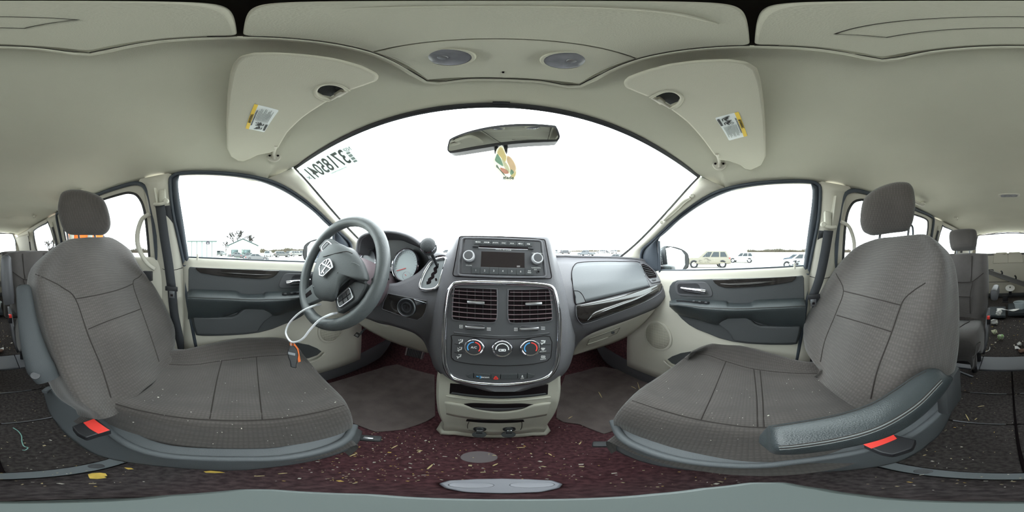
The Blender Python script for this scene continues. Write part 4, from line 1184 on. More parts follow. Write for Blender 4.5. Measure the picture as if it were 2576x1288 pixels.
WB = [(1451.5, 797), (1462, 811), (1478, 812), (1555, 785), (1622.6, 758), (1664, 729)]
pxpatch('gloss_strip', WT, WB, pas(.005), M['gloss'], dash, k=6, thick=.005, index=True)
tube('strip_rib', [pas(.008)(*q) for q in ((1478, 806), (1500, 789), (1555, 768), (1610, 748), (1655, 724))], [.001, .009, .008, .006, .001], M['gloss'], dash, n=5, seg=10, flat=.5)
tube('strip_rim', [pas(.004)(*q) for q in ((1449, 768), (1451, 797), (1461, 812), (1478, 813.5), (1555, 786.5), (1622.6, 759.5), (1660, 738), (1667, 722), (1666.5, 712))], .0016, M['dash'], dash, n=3, seg=6)
GT = [(1441, 892), (1450, 869), (1472, 847), (1510, 831), (1577, 806), (1622, 788), (1648, 777)]
GB = [(1442, 894), (1470, 886), (1510, 874), (1555, 858), (1589, 839.5), (1620, 812), (1648, 779)]
pxpatch('lower_glove_box', GT, GB, pas(-.008), M['beige'], dash, k=8, thick=.02, index=True)
hp = [(1483, 853), (1559.5, 824.5), (1552, 838), (1476, 868.5)]
plate('pull_recess', [pas(-.004)(*q) for q in hp], .004, M['beige2'], dash, .001)
tube('pull_lip', [pas(-.003)(*q) for q in ((1478, 866), (1505, 857), (1530, 848))], .003, M['beige'], dash, n=3, seg=8)
tube('pull_edge', [pas(-.0035)(*q) for q in hp], .0010, M['seam'], dash, closed=True, n=1, seg=5)
p = pas(-.002)(1541.5, 836)
lathe('glove_lock', [(.009, 0), (.008, .003), (.005, .003), (0, .001)], p, (0, -1, .2), M['dark'], dash, seg=20)
# corner vent on the far right, and its twin on the left
for s in (1, -1):
    f = (lambda px, py, off=0: pas(off)(px, py)) if s > 0 else (lambda px, py, off=0: mir(pas(off)(px, py), -1))
    VO = [(1608, 665), (1617, 661), (1632, 668), (1647, 680), (1658, 692), (1664, 702), (1662, 708), (1640, 712), (1632, 702), (1622, 684)]
    plate('vent_bezel', [f(*q, .006) for q in VO], .008, M['dash'], dash, .002)
    VI = [(1611, 665.5), (1619, 663.5), (1631, 670), (1643, 680), (1651, 691), (1652, 697), (1632, 699), (1624, 685)]
    plate('vent_recess', [f(*q, .0075) for q in VI], .0012, M['void'], dash)
    for i in range(7):
        t = (i + .7) / 7.6
        a = V((1612, 666.5, 0)).lerp(V((1632, 698, 0)), t)
        b = V((1621, 664.5, 0)).lerp(V((1651, 695, 0)), t)
        p, q = f(a.x, a.y, .010), f(b.x, b.y, .010)
        ax = (q - p).normalized()
        nn = V((0, -1, .3)).normalized()
        box('vent_slat', (p + q) / 2, ((q - p).length, .008, .0018), M['dark'], dash, .0005, (ax, nn, ax.cross(nn).normalized()))
    q = [f(*c, .0085) for c in ((1641, 702), (1650, 700.5), (1651, 704.5), (1642, 706))]
    plate('vent_slider', q, .003, M['black'], dash, .0008)

# driver side ----------------------------------------------------------------
TD = [(1144, 655), (1125, 650), (1098, 648), (1082, 652), (1066, 672), (1045, 690), (1005, 709), (985, 713), (955, 716), (925, 714), (895, 706), (872, 690), (862, 672)]
BD = [(1098, 930), (1092, 920), (1086, 905), (1078, 887), (1067, 861), (1052, 846), (1034, 835), (984, 819), (953, 813), (918, 800), (900, 800), (880, 785), (862, 760)]
pxpatch('dash_face', TD, BD, drv(), M['dash'], dash, k=14, thick=.012, index=True)
KT = [(893, 806), (910, 798.5), (931.7, 803), (953.5, 812.6), (975, 819.5), (984, 817.5), (1034, 834), (1051, 845), (1066.5, 860), (1077, 886.5)]
KB = [(893, 809), (905, 816), (925, 830), (947, 842), (969, 853), (985, 860), (1023, 873.5), (1043, 879), (1060, 884), (1078, 888.5)]
pxpatch('knee_panel', KT, KB, drv(-.004), M['beige'], dash, k=8, thick=.02, index=True)
# dash ends that close the body down to the firewall
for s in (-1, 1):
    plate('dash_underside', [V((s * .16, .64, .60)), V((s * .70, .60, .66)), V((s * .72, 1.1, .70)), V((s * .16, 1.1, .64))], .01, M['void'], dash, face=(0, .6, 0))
# gloss panel with the ignition
IG = [(976.5, 738), (1073, 756.5), (1073.5, 769), (1069, 786), (1062, 798), (1050, 805.5), (1030, 801), (961, 777), (966, 757)]
plate('gloss_strip', [drv(.006)(*q) for q in IG], .01, M['gloss'], dash, .002)
tube('strip_rim', [drv(.006)(*q) for q in IG], .0014, M['dash'], dash, closed=True, n=1, seg=6)
p = drv(.009)(1023, 773)
ax = (EYE - p).normalized() * .3 + V((0, -1, .1)) * .7
ig = lathe('ignition', [(.032, 0), (.031, .006), (.026, .007), (.024, .003), (.020, .003), (.019, .007), (.014, .007), (.013, .003), (.006, .003), (0, .004)], p, ax, M['black'], dash, seg=32)
lathe('ignition_ring', [(.0325, .000), (.0325, .006), (.0295, .0075), (.0285, .006)], p, ax, M['greymetal'], ig, seg=32, cap=False)
r_, u_, n_ = basis(ax)
box('key_slot', p + n_ * .0045, (.003, .010, .002), M['void'], ig, 0, (r_, u_, n_))
wg = [(1040, 752), (1072, 762), (1068, 767), (1047, 768)]
plate('ignition_wing', [drv(.012)(*q) for q in wg], .004, M['chrome'], dash, .001)
# cluster hood: lip, inside, outer skin
HO = [(897, 640), (899, 620), (903, 603), (914, 592), (940, 584.5), (974, 583), (1005, 587), (1035, 598), (1059, 616), (1074, 632), (1083, 650)]
lip_ = [pt(*q, y=.49) for q in HO]
back_ = [V((-.40 + (p.x + .40) * .82, .60, .80 + (p.z - .80) * .72)) for p in lip_]
strip('cluster_hood', lip_, back_, M['dark2'], dash, 26, .0, 1, .006)
skin = [V((p.x * 1.03, low_edge(p.x / .735).y, .805)) for p in lip_]
rows = [resample(cr(lip_, 4), 26), [a.lerp(b, .25) + V((0, 0, .018)) for a, b in zip(resample(cr(lip_, 4), 26), resample(cr(skin, 4), 26))], [a.lerp(b, .6) + V((0, 0, .012)) for a, b in zip(resample(cr(lip_, 4), 26), resample(cr(skin, 4), 26))], resample(cr(skin, 4), 26)]
net('hood_skin', rows, M['dash'], dash, 1, 4, .004, face=(-.4, .5, 3))
tube('hood_lip', lip_, .006, M['dash'], dash, n=4, seg=8)
td = [drv()(*q) for q in TD]
for seg_ in (td[:4], td[9:]):
    a_ = cr(seg_, 4)
    b_ = [V((p.x * 1.04, low_edge(p.x / .735).y, .80)) for p in a_]
    net('dash_top', [a_, [p.lerp(q, .15) + V((0, 0, .006)) for p, q in zip(a_, b_)], [p.lerp(q, .5) + V((0, 0, .004)) for p, q in zip(a_, b_)], b_], M['dash'], dash, 1, 3, .006, face=(-.4, .5, 3))
# middle of the dash top behind the radio
mid = [V((x, .64, .842 - .012 * (x / .15) ** 2)) for x in (-.2, -.1, 0, .1, .22)]
net('dash_top', [[p + V((0, -.02, -.01)) for p in mid], mid, [V((p.x, .78, .826)) for p in mid], [V((p.x, low_edge(p.x / .735).y, .80)) for p in mid]], M['dash'], dash, 3, 3, .01, face=(0, .5, 3))
# gauges
plate('cluster_face', [pt(*q, y=.575) for q in ((905, 712), (897, 650), (903, 615), (930, 600), (1000, 600), (1060, 625), (1100, 645), (1104, 680), (1070, 715), (1000, 740))], .004, M['black'], dash)
plate('cluster_band', [pt(*q, y=.565) for q in ((955, 668), (1010, 676), (1010, 684), (955, 682))], .002, M['satin'], dash)
gface = mat('gauge_face', (188, 198, 200), .35)
for nm, (gx, gy), rr, col in (('right', (1021, 667), .060, gface), ('left', (926, 660), .060, mat('gauge_dark', (90, 92, 96), .3))):
    c = pt(gx, gy, y=.545)
    ax = V((.0, -1, .22)).normalized()
    g = lathe('gauge', [(rr, -.01), (rr, .012), (rr - .003, .016), (rr - .007, .012), (rr - .009, .0)], c, ax, M['chrome'], dash, seg=40, cap=False, ell=1.12)
    lathe('gauge_face', [(rr - .008, .001), (rr - .02, .0012), (0, .0012)], c, ax, col, g, seg=40, ell=1.12)
    r_, u_, n_ = basis(ax)
    L = []
    for k in range(25):
        a = -2.3 + k * 4.6 / 24
        L.append((c + r_ * (math.sin(a) * (rr - .011)) + u_ * (math.cos(a) * (rr - .011) * 1.12) + n_ * .0014, c + r_ * (math.sin(a) * (rr - .016 - .003 * (k % 2 == 0))) + u_ * (math.cos(a) * (rr - .017) * 1.12) + n_ * .0014))
    bars('gauge_ticks', L, .0012, .0002, M['grey_print'], g, n_)
    a = 4.1
    bars('gauge_needle', [(c + u_ * -.012 + r_ * .004 + n_ * .003, c + r_ * -.037 + u_ * -.026 + n_ * .003)], .0022, .0006, M['red'], g, n_)
    sc_ = c + r_ * (.010 if nm == 'right' else .016) - u_ * .042
    lathe('small_dial', [(.018, .0008), (.018, .002), (.0168, .002), (.0168, .0008)], sc_, ax, M['satin'], g, seg=28, cap=False)
    bars('gauge_needle', [(sc_ + n_ * .002, sc_ - r_ * .008 + u_ * .006 + n_ * .002)], .0016, .0004, M['red'], g, n_)
    if nm == 'left':
        text('lettering', 'E     F', sc_ + n_ * .002, r_, u_, .008, M['white'], g)

# gear lever ------------------------------------------------------------------
GO = [(1121.5, 649.5), (1119, 666), (1109, 700), (1103, 718), (1092, 726.5), (1075, 729.5), (1060, 727), (1056.5, 721), (1060, 706), (1068.4, 686), (1081, 665), (1090.7, 656.4), (1102, 652)]
gp = drv(.004)(1092, 690)
gn = (drv()(1075, 720) - drv()(1115, 655)).cross(drv()(1060, 715) - drv()(1105, 700)).normalized()
if gn.dot(EYE - gp) < 0: gn = -gn
gb = lambda px, py, off=0: ppl(px, py, gp + gn * off, gn)
plate('shift_gate', [gb(*q, .003) for q in GO], .012, mat('gate_grey', (128, 132, 134), .4), dash)
tube('shift_bezel', [gb(*q, .005) for q in GO], .0052, M['chrome'], dash, closed=True, n=3, seg=10)
bars('gate_hole', [(gb(1096, 700, .0034), gb(1098, 706, .0034), .006)], .012, .0004, M['void'], dash, gn)
tube('gate_slot', [gb(*q, .0032) for q in ((1100, 663), (1099, 672), (1094, 676), (1096, 684), (1088, 690), (1089, 697), (1080, 703), (1081, 710), (1073, 712))], .0055, M['void'], dash, n=3, seg=10, flat=.12, up=gn)
sh = thing('gear_lever', 'gear lever with a black ball knob and silver ring beside the radio', 'gear lever', tuple(gb(1100, 671)))
k0 = gb(1100.5, 671, .002)
kd = .395
kc = EYE + ray(1078, 621) * ((k0 - EYE).length - .075)
tube('lever_rod', [k0, k0.lerp(kc, .5), kc], [.0045, .0055, .007], M['black'], sh, n=3, seg=10)
ax = ((kc - k0).normalized() * .8 + (EYE - kc).normalized() * .62).normalized()
lathe('knob', [(.008, -.034), (.016, -.028), (.0235, -.012), (.0248, .002), (.0235, .010)], kc, ax, M['dark'], sh, seg=28)
lathe('knob_ring', [(.0235, .0095), (.0243, .0115), (.0225, .0145)], kc, ax, M['chrome'], sh, seg=28, cap=False)
lathe('knob_cap', [(.0225, .0135), (.019, .0185), (.010, .0215), (0, .0222)], kc, ax, M['dark'], sh, seg=28)
lathe('lever_collar', [(.010, -.046), (.0085, -.03)], kc, ax, M['black'], sh, seg=16)

# grey lower console under the stack ------------------------------------------
lc = thing('floor_console', 'pale grey console box with a drawer and two sockets below the centre stack', 'console', (.015, .45, 0))
def con(off=0):
    f = lambda p: p.y - (lerp_tab([(-.1, .43), (.03, .42), (.06, .405), (.09, .412), (.2, .405), (.30, .402), (.36, .412), (.42, .425), (.55, .46)], p.z) + .35 * (p.x - .016) ** 2 * 1.6) + off
    return lambda px, py: hit(px, py, f, .2, 1.4)
def cpt(u, v_, off=0): return con(off)(1080 + u / 6.78, 930 + v_ / 6.78)
LE = [(145, 30), (128, 130), (118, 300), (120, 500), (145, 700), (180, 800), (215, 885), (205, 950), (225, 1030)]
RE = [(2238, 75), (2236, 180), (2238, 330), (2215, 520), (2150, 720), (2090, 820), (2015, 930), (2015, 980), (1960, 1070)]
rows = []
for (a, b), (c, d) in zip(LE, RE):
    row = []
    for i in range(9):
        t = i / 8
        sag = math.sin(PI * t) * (70 + (b / 1000) * 45)
        row.append(cpt(a + (c - a) * t, b + (d - b) * t + sag * (1 if b > 200 else .6)))
    l, r = row[0] + V((-.004, .16, 0)), row[-1] + V((.004, .16, 0))
    rows.append([l] + row + [r])
bot = [V((p.x, p.y, -.002)) for p in rows[-1]]
net('console_shell', rows + [bot], M['beige2'], lc, 3, 3)
pc = lambda P, off=.003: [cpt(a, b, off) for a, b in P]
o = [(355, 235), (700, 285), (1200, 310), (1700, 285), (2030, 245), (2020, 425), (1700, 470), (1200, 495), (700, 465), (345, 410)]
def cpatch(name, T, B, off, m, thick=.004, k=5):
    return pxpatch(name, [(1080 + a / 6.78, 930 + b / 6.78) for a, b in T], [(1080 + a / 6.78, 930 + b / 6.78) for a, b in B], con(off), m, lc, k=k, thick=thick, index=True)
cpatch('tray_recess', [(355, 235), (700, 265), (1200, 300), (1700, 280), (2030, 248)], [(345, 415), (700, 465), (1200, 497), (1700, 470), (2020, 428)], .003, M['void'], .002)
cpatch('tray_floor', [(390, 385), (700, 425), (1200, 455), (1700, 430), (1980, 400)], [(350, 412), (700, 463), (1200, 495), (1700, 468), (2018, 426)], .0045, M['dark'], .002, 2)
tube('tray_lip', [con(.004)(1080 + a / 6.78, 930 + b / 6.78) for a, b in ((290, 445), (700, 500), (1200, 530), (1700, 505), (2060, 465))], .0042, M['beige2'], lc, n=4, seg=8)
cpatch('drawer', [(215, 540), (400, 570), (580, 600), (800, 680), (1180, 730), (1550, 690), (1750, 610), (1950, 575), (2130, 550)], [(215, 740), (400, 790), (600, 825), (850, 850), (1180, 862), (1500, 850), (1750, 822), (1950, 790), (2090, 755)], .006, M['beige2'], .006, 6)
for P in ([(205, 530), (203, 640), (208, 740)], [(2142, 550), (2125, 660), (2098, 755)]):
    tube('drawer_gap', [con(.003)(1080 + a / 6.78, 930 + b / 6.78) for a, b in P], .0016, M['void'], lc, n=3, seg=6)
cpatch('drawer_mouth', [(590, 585), (760, 570), (1180, 585), (1560, 578), (1780, 595)], [(600, 600), (800, 672), (1180, 712), (1560, 672), (1770, 605)], .0035, M['void'], .001, 4)
cpatch('mouth_floor', [(720, 640), (900, 655), (1180, 660), (1450, 655), (1640, 640)], [(740, 650), (900, 690), (1180, 708), (1450, 688), (1620, 650)], .0045, M['dark2'], .001, 3)
cpatch('lower_slot', [(640, 845), (900, 860), (1180, 866), (1450, 862), (1605, 855)], [(622, 880), (900, 905), (1180, 912), (1450, 905), (1622, 888)], .003, M['void'], .001, 2)
tube('socket_outline', [con(.002)(1080 + a / 6.78, 930 + b / 6.78) for a, b in ((675, 890), (650, 950), (660, 1010), (720, 1040), (1100, 1065), (1500, 1045), (1565, 1010), (1580, 930), (1575, 890))], .0009, M['seam'], lc, n=3, seg=6)
# foot flange
tube('foot_flange', [V((p.x, p.y - .004, .018)) for p in bot], .018, M['beige2'], lc, n=3, seg=10, flat=.9)
for u in (862, 1360):
    c = cpt(u, 1008, .002)
    ax = V((0, -1, .35)).normalized()
    so = lathe('power_socket', [(.0165, -.004), (.0165, .004), (.0145, .005), (.0125, .004)], c, ax, M['black'], lc, seg=28, cap=False)
    lathe('socket_ring', [(.0125, .003), (.0115, .0045), (.0095, .003)], c, ax, M['chrome'] if u > 1000 else M['satin'], so, seg=28, cap=False)
    lathe('socket_well', [(.0105, .003), (0, .001)], c, ax, M['dark'], so, seg=28)
    cap_c = cpt(u - 10, 1104, .014)
    cp = lathe('socket_cap', [(.0175, -.002), (.0175, .003), (.014, .0045), (0, .005)], cap_c, V((0, -.75, .65)), M['dark'], lc, seg=28)
    box('cap_strap', (c + cap_c) / 2 + V((0, -.006, 0)), (.016, .004, .020), M['dark'], cp, .001)
# pedals -----------------------------------------------------------------------
pd = thing('brake_pedal', 'wide rubber brake pedal with bright edges under the knee panel', 'pedal', tuple(pt(1040, 888, y=.72)))
q = [pt(a, b, y=.70) for a, b in ((1022, 874), (1067, 886), (1062, 904), (1018, 893))]
plate('pedal_pad', q, .015, M['dash'], pd, .003)
for a, b in ((0, 3), (1, 2)):
    bars('pedal_edge', [(q[a].lerp(q[1 - a], .06), q[b].lerp(q[5 - b], .06))], .012, .0015, M['satin'], pd, (EYE - q[0]))
bars('pedal_ribs', [(q[0].lerp(q[1], .14 + .09 * k), q[3].lerp(q[2], .14 + .09 * k)) for k in range(9)], .004, .002, M['black'], pd, (EYE - q[0]))
tube('pedal_arm', [q[0].lerp(q[2], .5) + V((0, .012, 0)), q[0] + V((.03, .09, .12)), q[0] + V((.03, .16, .28))], .012, M['black'], pd, n=3)
rp_ = thing('hood_release', 'small black lever tag under the dashboard above the left footwell', 'lever', tuple(pt(897, 843, y=.55)))
q = [pt(a, b, y=.55) for a, b in ((896, 836), (906, 841), (900, 850), (889, 844))]
plate('tag', q, .006, M['black'], rp_, .001)
bars('print', [(q[0].lerp(q[3], .4).lerp(q[1].lerp(q[2], .4), .2), q[0].lerp(q[3], .4).lerp(q[1].lerp(q[2], .4), .8)), (q[0].lerp(q[3], .65).lerp(q[1].lerp(q[2], .65), .2), q[0].lerp(q[3], .65).lerp(q[1].lerp(q[2], .65), .8))], .003, .0004, M['white'], rp_, (EYE - q[0]))
tube('lever_stem', [q[1], pt(913, 832, y=.57), pt(920, 826, y=.66)], .006, M['dark'], rp_, n=3)

# steering wheel ---------------------------------------------------------------
WC, WN = V((-.43, .287, .785)), V((.096, -.927, .362)).normalized()
WR, WU, _ = basis(WN)
sw = thing('steering_wheel', 'black steering wheel with grey switch pods and a silver ram head badge' if False else 'black steering wheel with a silver shield badge and silver switch pods', 'steering wheel', tuple(WC))
M['wheel'] = mat('wheel_leather', (84, 88, 89), .38, bump=.35, bscale=600)
def Wp(px, py, off=0): return ppl(px, py, WC + WN * off, WN)
def WL_(u, v_, off=0): return Wp(700 + u / 2.927, 520 + v_ / 2.927, off)
ring = [WC + WR * (math.cos(a) * .174) + WU * (math.sin(a) * .174) for a in [k * 2 * PI / 48 for k in range(48)]]
tube('rim', ring, .0185, M['wheel'], sw, closed=True, n=1, seg=20)
# airbag cover: dome over its outline
HB = [(310, 335), (345, 300), (400, 268), (470, 278), (560, 330), (620, 395), (655, 470), (668, 540), (610, 548), (555, 520), (518, 532), (460, 585), (420, 690), (360, 695), (310, 685), (268, 645), (250, 570), (258, 480), (285, 395)]
co = [sum(p[0] for p in HB) / len(HB), sum(p[1] for p in HB) / len(HB)]
rows = []
for t, h in ((1.0, -.035), (1.0, .0), (.97, .018), (.86, .030), (.6, .037), (.3, .040), (.02, .041)):
    rows.append([WL_(co[0] + (a - co[0]) * t + (1 - t) * 0, co[1] + (b - co[1]) * t, h + .004) for a, b in HB])
net('airbag_cover', rows, M['softdark'], sw, 4, 3, 0, cu=True, smooth=40)
tube('cover_crease', [WL_(a, b, .040) for a, b in ((330, 370), (420, 345), (500, 330), (545, 345))], .0012, M['seam'], sw, n=3, seg=6)
tube('cover_crease', [WL_(a, b, .040) for a, b in ((420, 435), (500, 408), (560, 415), (600, 435))], .0007, M['thread'], sw, n=3, seg=6)
# lower bowl of the hub
tube('hub_ridge', [WL_(a, b, .022) for a, b in ((262, 590), (320, 612), (375, 625), (440, 590), (500, 540), (550, 520), (645, 552))], .005, M['softdark'], sw, n=4, seg=8)
lathe('hub_core', [(.075, -.05), (.085, -.02), (.08, 0)], WC, WN, M['dark2'], sw, seg=28)
# badge
bd = [(375, 384), (390, 410), (400, 448), (330, 514), (306, 506), (303, 450), (312, 428), (345, 398)]
bo = lambda P, off: [WL_(a, b, off) for a, b in P]
bg = tube('badge', round_poly(bo(bd, .0505), .004, 3), .0026, M['chrome'], sw, closed=True, n=1, seg=8)
ci = [sum(p[0] for p in bd) / len(bd), sum(p[1] for p in bd) / len(bd)]
plate('badge_field', bo([(ci[0] + (a - ci[0]) * .96, ci[1] + (b - ci[1]) * .96) for a, b in bd], .0506), .004, M['dark2'], bg)
bars('badge_cross', [(WL_(378, 402, .0512), WL_(318, 490, .0512), .0035), (WL_(325, 420, .0512), WL_(385, 452, .0512), .0035), (WL_(365, 440, .0512), WL_(382, 428, .0512), .0025), (WL_(350, 420, .0512), WL_(360, 395, .0512), .0025), (WL_(325, 470, .0512), WL_(338, 490, .0512), .0025)], .004, .0012, M['chrome'], bg, WN)
text('lettering', 'DODGE', WL_(350, 447, .0528), WL_(366, 470, 0) - WL_(330, 424, 0), WL_(380, 420, 0) - WL_(330, 480, 0), .008, M['dark2'], bg)
# spokes and switch pods
def pod(P, Q, rowsn, nm):
    s_ = plate('spoke', [WL_(a, b, .016) for a, b in P], .022, M['dark'], sw, .004, 3)
    f = [WL_(a, b, .019) for a, b in Q]
    tube('pod_trim', round_poly(f, .008, 3), .0022, M['satin'], s_, closed=True, n=1, seg=8)
    q0, q1, q2, q3 = f
    for i in range(rowsn[0]):
        for j in range(rowsn[1]):
            def g(u, v_): return q0.lerp(q1, u).lerp(q3.lerp(q2, u), v_)
            m_ = .07
            a0, a1, b0, b1 = (i + m_) / rowsn[0], (i + 1 - m_) / rowsn[0], (j + m_) / rowsn[1], (j + 1 - m_) / rowsn[1]
            if nm == 'two' and i == 0: b0, b1 = .05, .95
            if nm == 'two' and i == 0 and j: continue
            plate('pod_button', [g(a0, b0), g(a1, b0), g(a1, b1), g(a0, b1)], .004, M['dark2'], s_, .001)
pod([(296, 292), (345, 240), (385, 230), (455, 275), (400, 300), (322, 352)], [(318, 300), (362, 250), (398, 282), (330, 345)], (1, 2), 'one')
pod([(412, 655), (560, 545), (650, 560), (640, 600), (590, 685), (440, 785), (425, 740)], [(432, 668), (526, 592), (552, 672), (450, 745)], (3, 2), 'x')
plate('spoke', [WL_(a, b, .006) for a, b in ((176, 625), (260, 560), (300, 640), (310, 680), (195, 728))], .02, M['wheel'], sw, .004, 3)
plate('spoke_slot', [WL_(a, b, .0072) for a, b in ((192, 650), (236, 612), (246, 640), (196, 676))], .001, M['void'], sw)
# column shroud
cs = thing('steering_column', 'dark steering column cover behind the steering wheel', 'column cover', tuple(WC - WN * .1))
def ringpts(c, rx, rz): return [c + WR * (math.cos(a) * rx) + WU * (math.sin(a) * rz) for a in [k * 2 * PI / 20 for k in range(20)]]
rows = [ringpts(WC - WN * .055, .05, .045), ringpts(WC - WN * .06, .075, .07), ringpts(WC - WN * .15 + WU * -.005, .085, .085), ringpts(WC - WN * .26 + WU * -.01, .09, .09)]
net('column_cover', rows, mat('column_plastic', (92, 80, 84), .55, bump=.2), cs, 1, 3, 0, face=tuple(WC - WN * .1 + V((0, 0, 0))), cu=True)
for s, P in ((-1, [(-.06, .0), (-.10, .01), (-.15, .03)]), (1, [(.06, .0), (.095, .005), (.13, .02)])):
    pp = [WC - WN * (.09 + .008 * k) + WR * a + WU * b for k, (a, b) in enumerate(P)]
    tube('stalk', pp, [.006, .008, .010], M['black'], cs, n=3)

# key on a white loop -------------------------------------------------------------
ky = thing('key_loop', 'black key fob with an orange tag hanging on a white cord from the steering wheel', 'key', tuple(WL_(105, 1050, .03)))
cord = [(430, 783, -.01), (380, 795, .024), (300, 838, .028), (235, 905, .03), (185, 968, .03), (135, 995, .03), (88, 990, .03), (56, 930, .03), (78, 862, .03), (150, 787, .028), (240, 738, .024), (312, 718, -.02)]
tube('cord', [WL_(a, b, o) for a, b, o in cord], .0034, mat('white_cord', (240, 240, 244), .5), ky, n=6, seg=10)
kd_ = WL_(105, 1000, .03)
kn = (EYE - kd_).normalized()
kp_ = lambda u, v_, off=0: ppl(700 + u / 2.927, 520 + v_ / 2.927, kd_ + kn * off, kn)
plate('orange_tag', [kp_(*q, -.004) for q in ((85, 1000), (122, 1008), (150, 1045), (166, 1140), (148, 1148), (128, 1060), (84, 1020))], .003, mat('orange_tag', (240, 120, 50), .6), ky, .001)
fo = [(78, 1035), (95, 1022), (120, 1025), (138, 1050), (148, 1090), (140, 1140), (134, 1165), (134, 1190), (90, 1182), (86, 1140), (72, 1110), (66, 1070)]
kb = plate('key_fob', [kp_(*q, .006) for q in fo], .011, M['black'], ky, .003, 3)
plate('fob_strip', [kp_(*q, .0066) for q in ((72, 1068), (126, 1080), (124, 1098), (72, 1086))], .0008, M['greymetal'], kb, .0003)
rg = [kp_(a, b, .002) for a, b in ((98, 1000), (92, 1012), (95, 1030), (106, 1032), (112, 1015), (108, 1002))]
tube('key_ring', rg, .0013, M['steel'], ky, closed=True, n=3, seg=6)

# ================================================================ seats
from mathutils.bvhtree import BVHTree
_trees = {}
def on_mesh(o, px, py, off=0):
    """where the ray of a pixel meets a mesh"""
    if o.name not in _trees:
        me = o.data
        _trees[o.name] = BVHTree.FromPolygons([v_.co.copy() for v_ in me.vertices], [tuple(p.vertices) for p in me.polygons])
    d = ray(px, py)
    h = _trees[o.name].ray_cast(EYE, d)
    if h[0] is None: return None
    n = h[1] if h[1].dot(d) < 0 else -h[1]
    return h[0] + n * off
def seam(name, o, P, r, m, parent, off=0, n=5):
    """thin stitched line lying on a mesh"""
    c = cr([V((a, b, 0)) for a, b in P], n)
    pts = [on_mesh(o, q.x, q.y, off) for q in c]
    pts = [q for q in pts if q is not None]
    if len(pts) > 2: return tube(name, pts, r, m, parent, n=1, seg=6)

def pillow(name, P, c, n, front, back, m, parent, nu=3):
    """soft closed shape over a silhouette outline P"""
    k = V((0, 0, 0))
    for p in P: k += p
    k /= len(P)
    rows = []
    for t, h in ((.02, -back), (.5, -back * .95), (.8, -back * .75), (.95, -back * .4), (1.0, 0), (.95, front * .45), (.8, front * .8), (.5, front * .96), (.02, front)):
        rows.append([k + (p - k) * t + n * h for p in P])
    return net(name, rows, m, parent, nu, 3, 0, cu=True, face=None) if False else _closed(name, rows, m, parent, nu)
def _closed(name, rows, m, parent, nu=3, nv=3):
    R1 = [cr(r, nu, True) for r in rows]
    cols = [cr(list(c), nv) for c in zip(*R1)]
    bm = grid_bm(list(zip(*cols)), True)
    bm.verts.ensure_lookup_table()
    K = len(cols)
    NV = len(cols[0])
    bm.faces.new([bm.verts[i] for i in range(K)])
    bm.faces.new([bm.verts[(NV - 1) * K + i] for i in range(K)])
    return finish(name, bm, m, parent, recalc=True, smooth=60)

pc_ = [o for o in bpy.data.objects['trim_2'].children if o.name.split('.')[0] == 'pillar_cover'][0]
hp = [on_mesh(pc_, *q, .006) for q in ((1737, 497), (1722, 505), (1705, 521), (1687, 538), (1672, 553))]
hp = [p for p in hp if p is not None]
tube('grab_handle', hp, [.009, .015, .016, .015, .009], M['beige2'], bpy.data.objects['trim_2'], n=4, seg=12, flat=.8)
for q in ((1741, 492), (1664, 558)):
    e = on_mesh(pc_, *q, 0)
    if e is not None: lathe('handle_cap', [(.009, -.004), (.009, .006), (.007, .008), (0, .008)], e, EYE - e, M['beige2'], bpy.data.objects['trim_2'], seg=16)
oq = [on_mesh(pc_, *q, .0012) for q in ((1750, 487), (1735, 484), (1712, 500), (1688, 525), (1664, 548), (1652, 562), (1660, 570), (1690, 548), (1715, 525), (1740, 502))]
if all(p is not None for p in oq): tube('handle_outline', oq, .0011, M['seam'], bpy.data.objects['trim_2'], closed=True, n=4, seg=6)
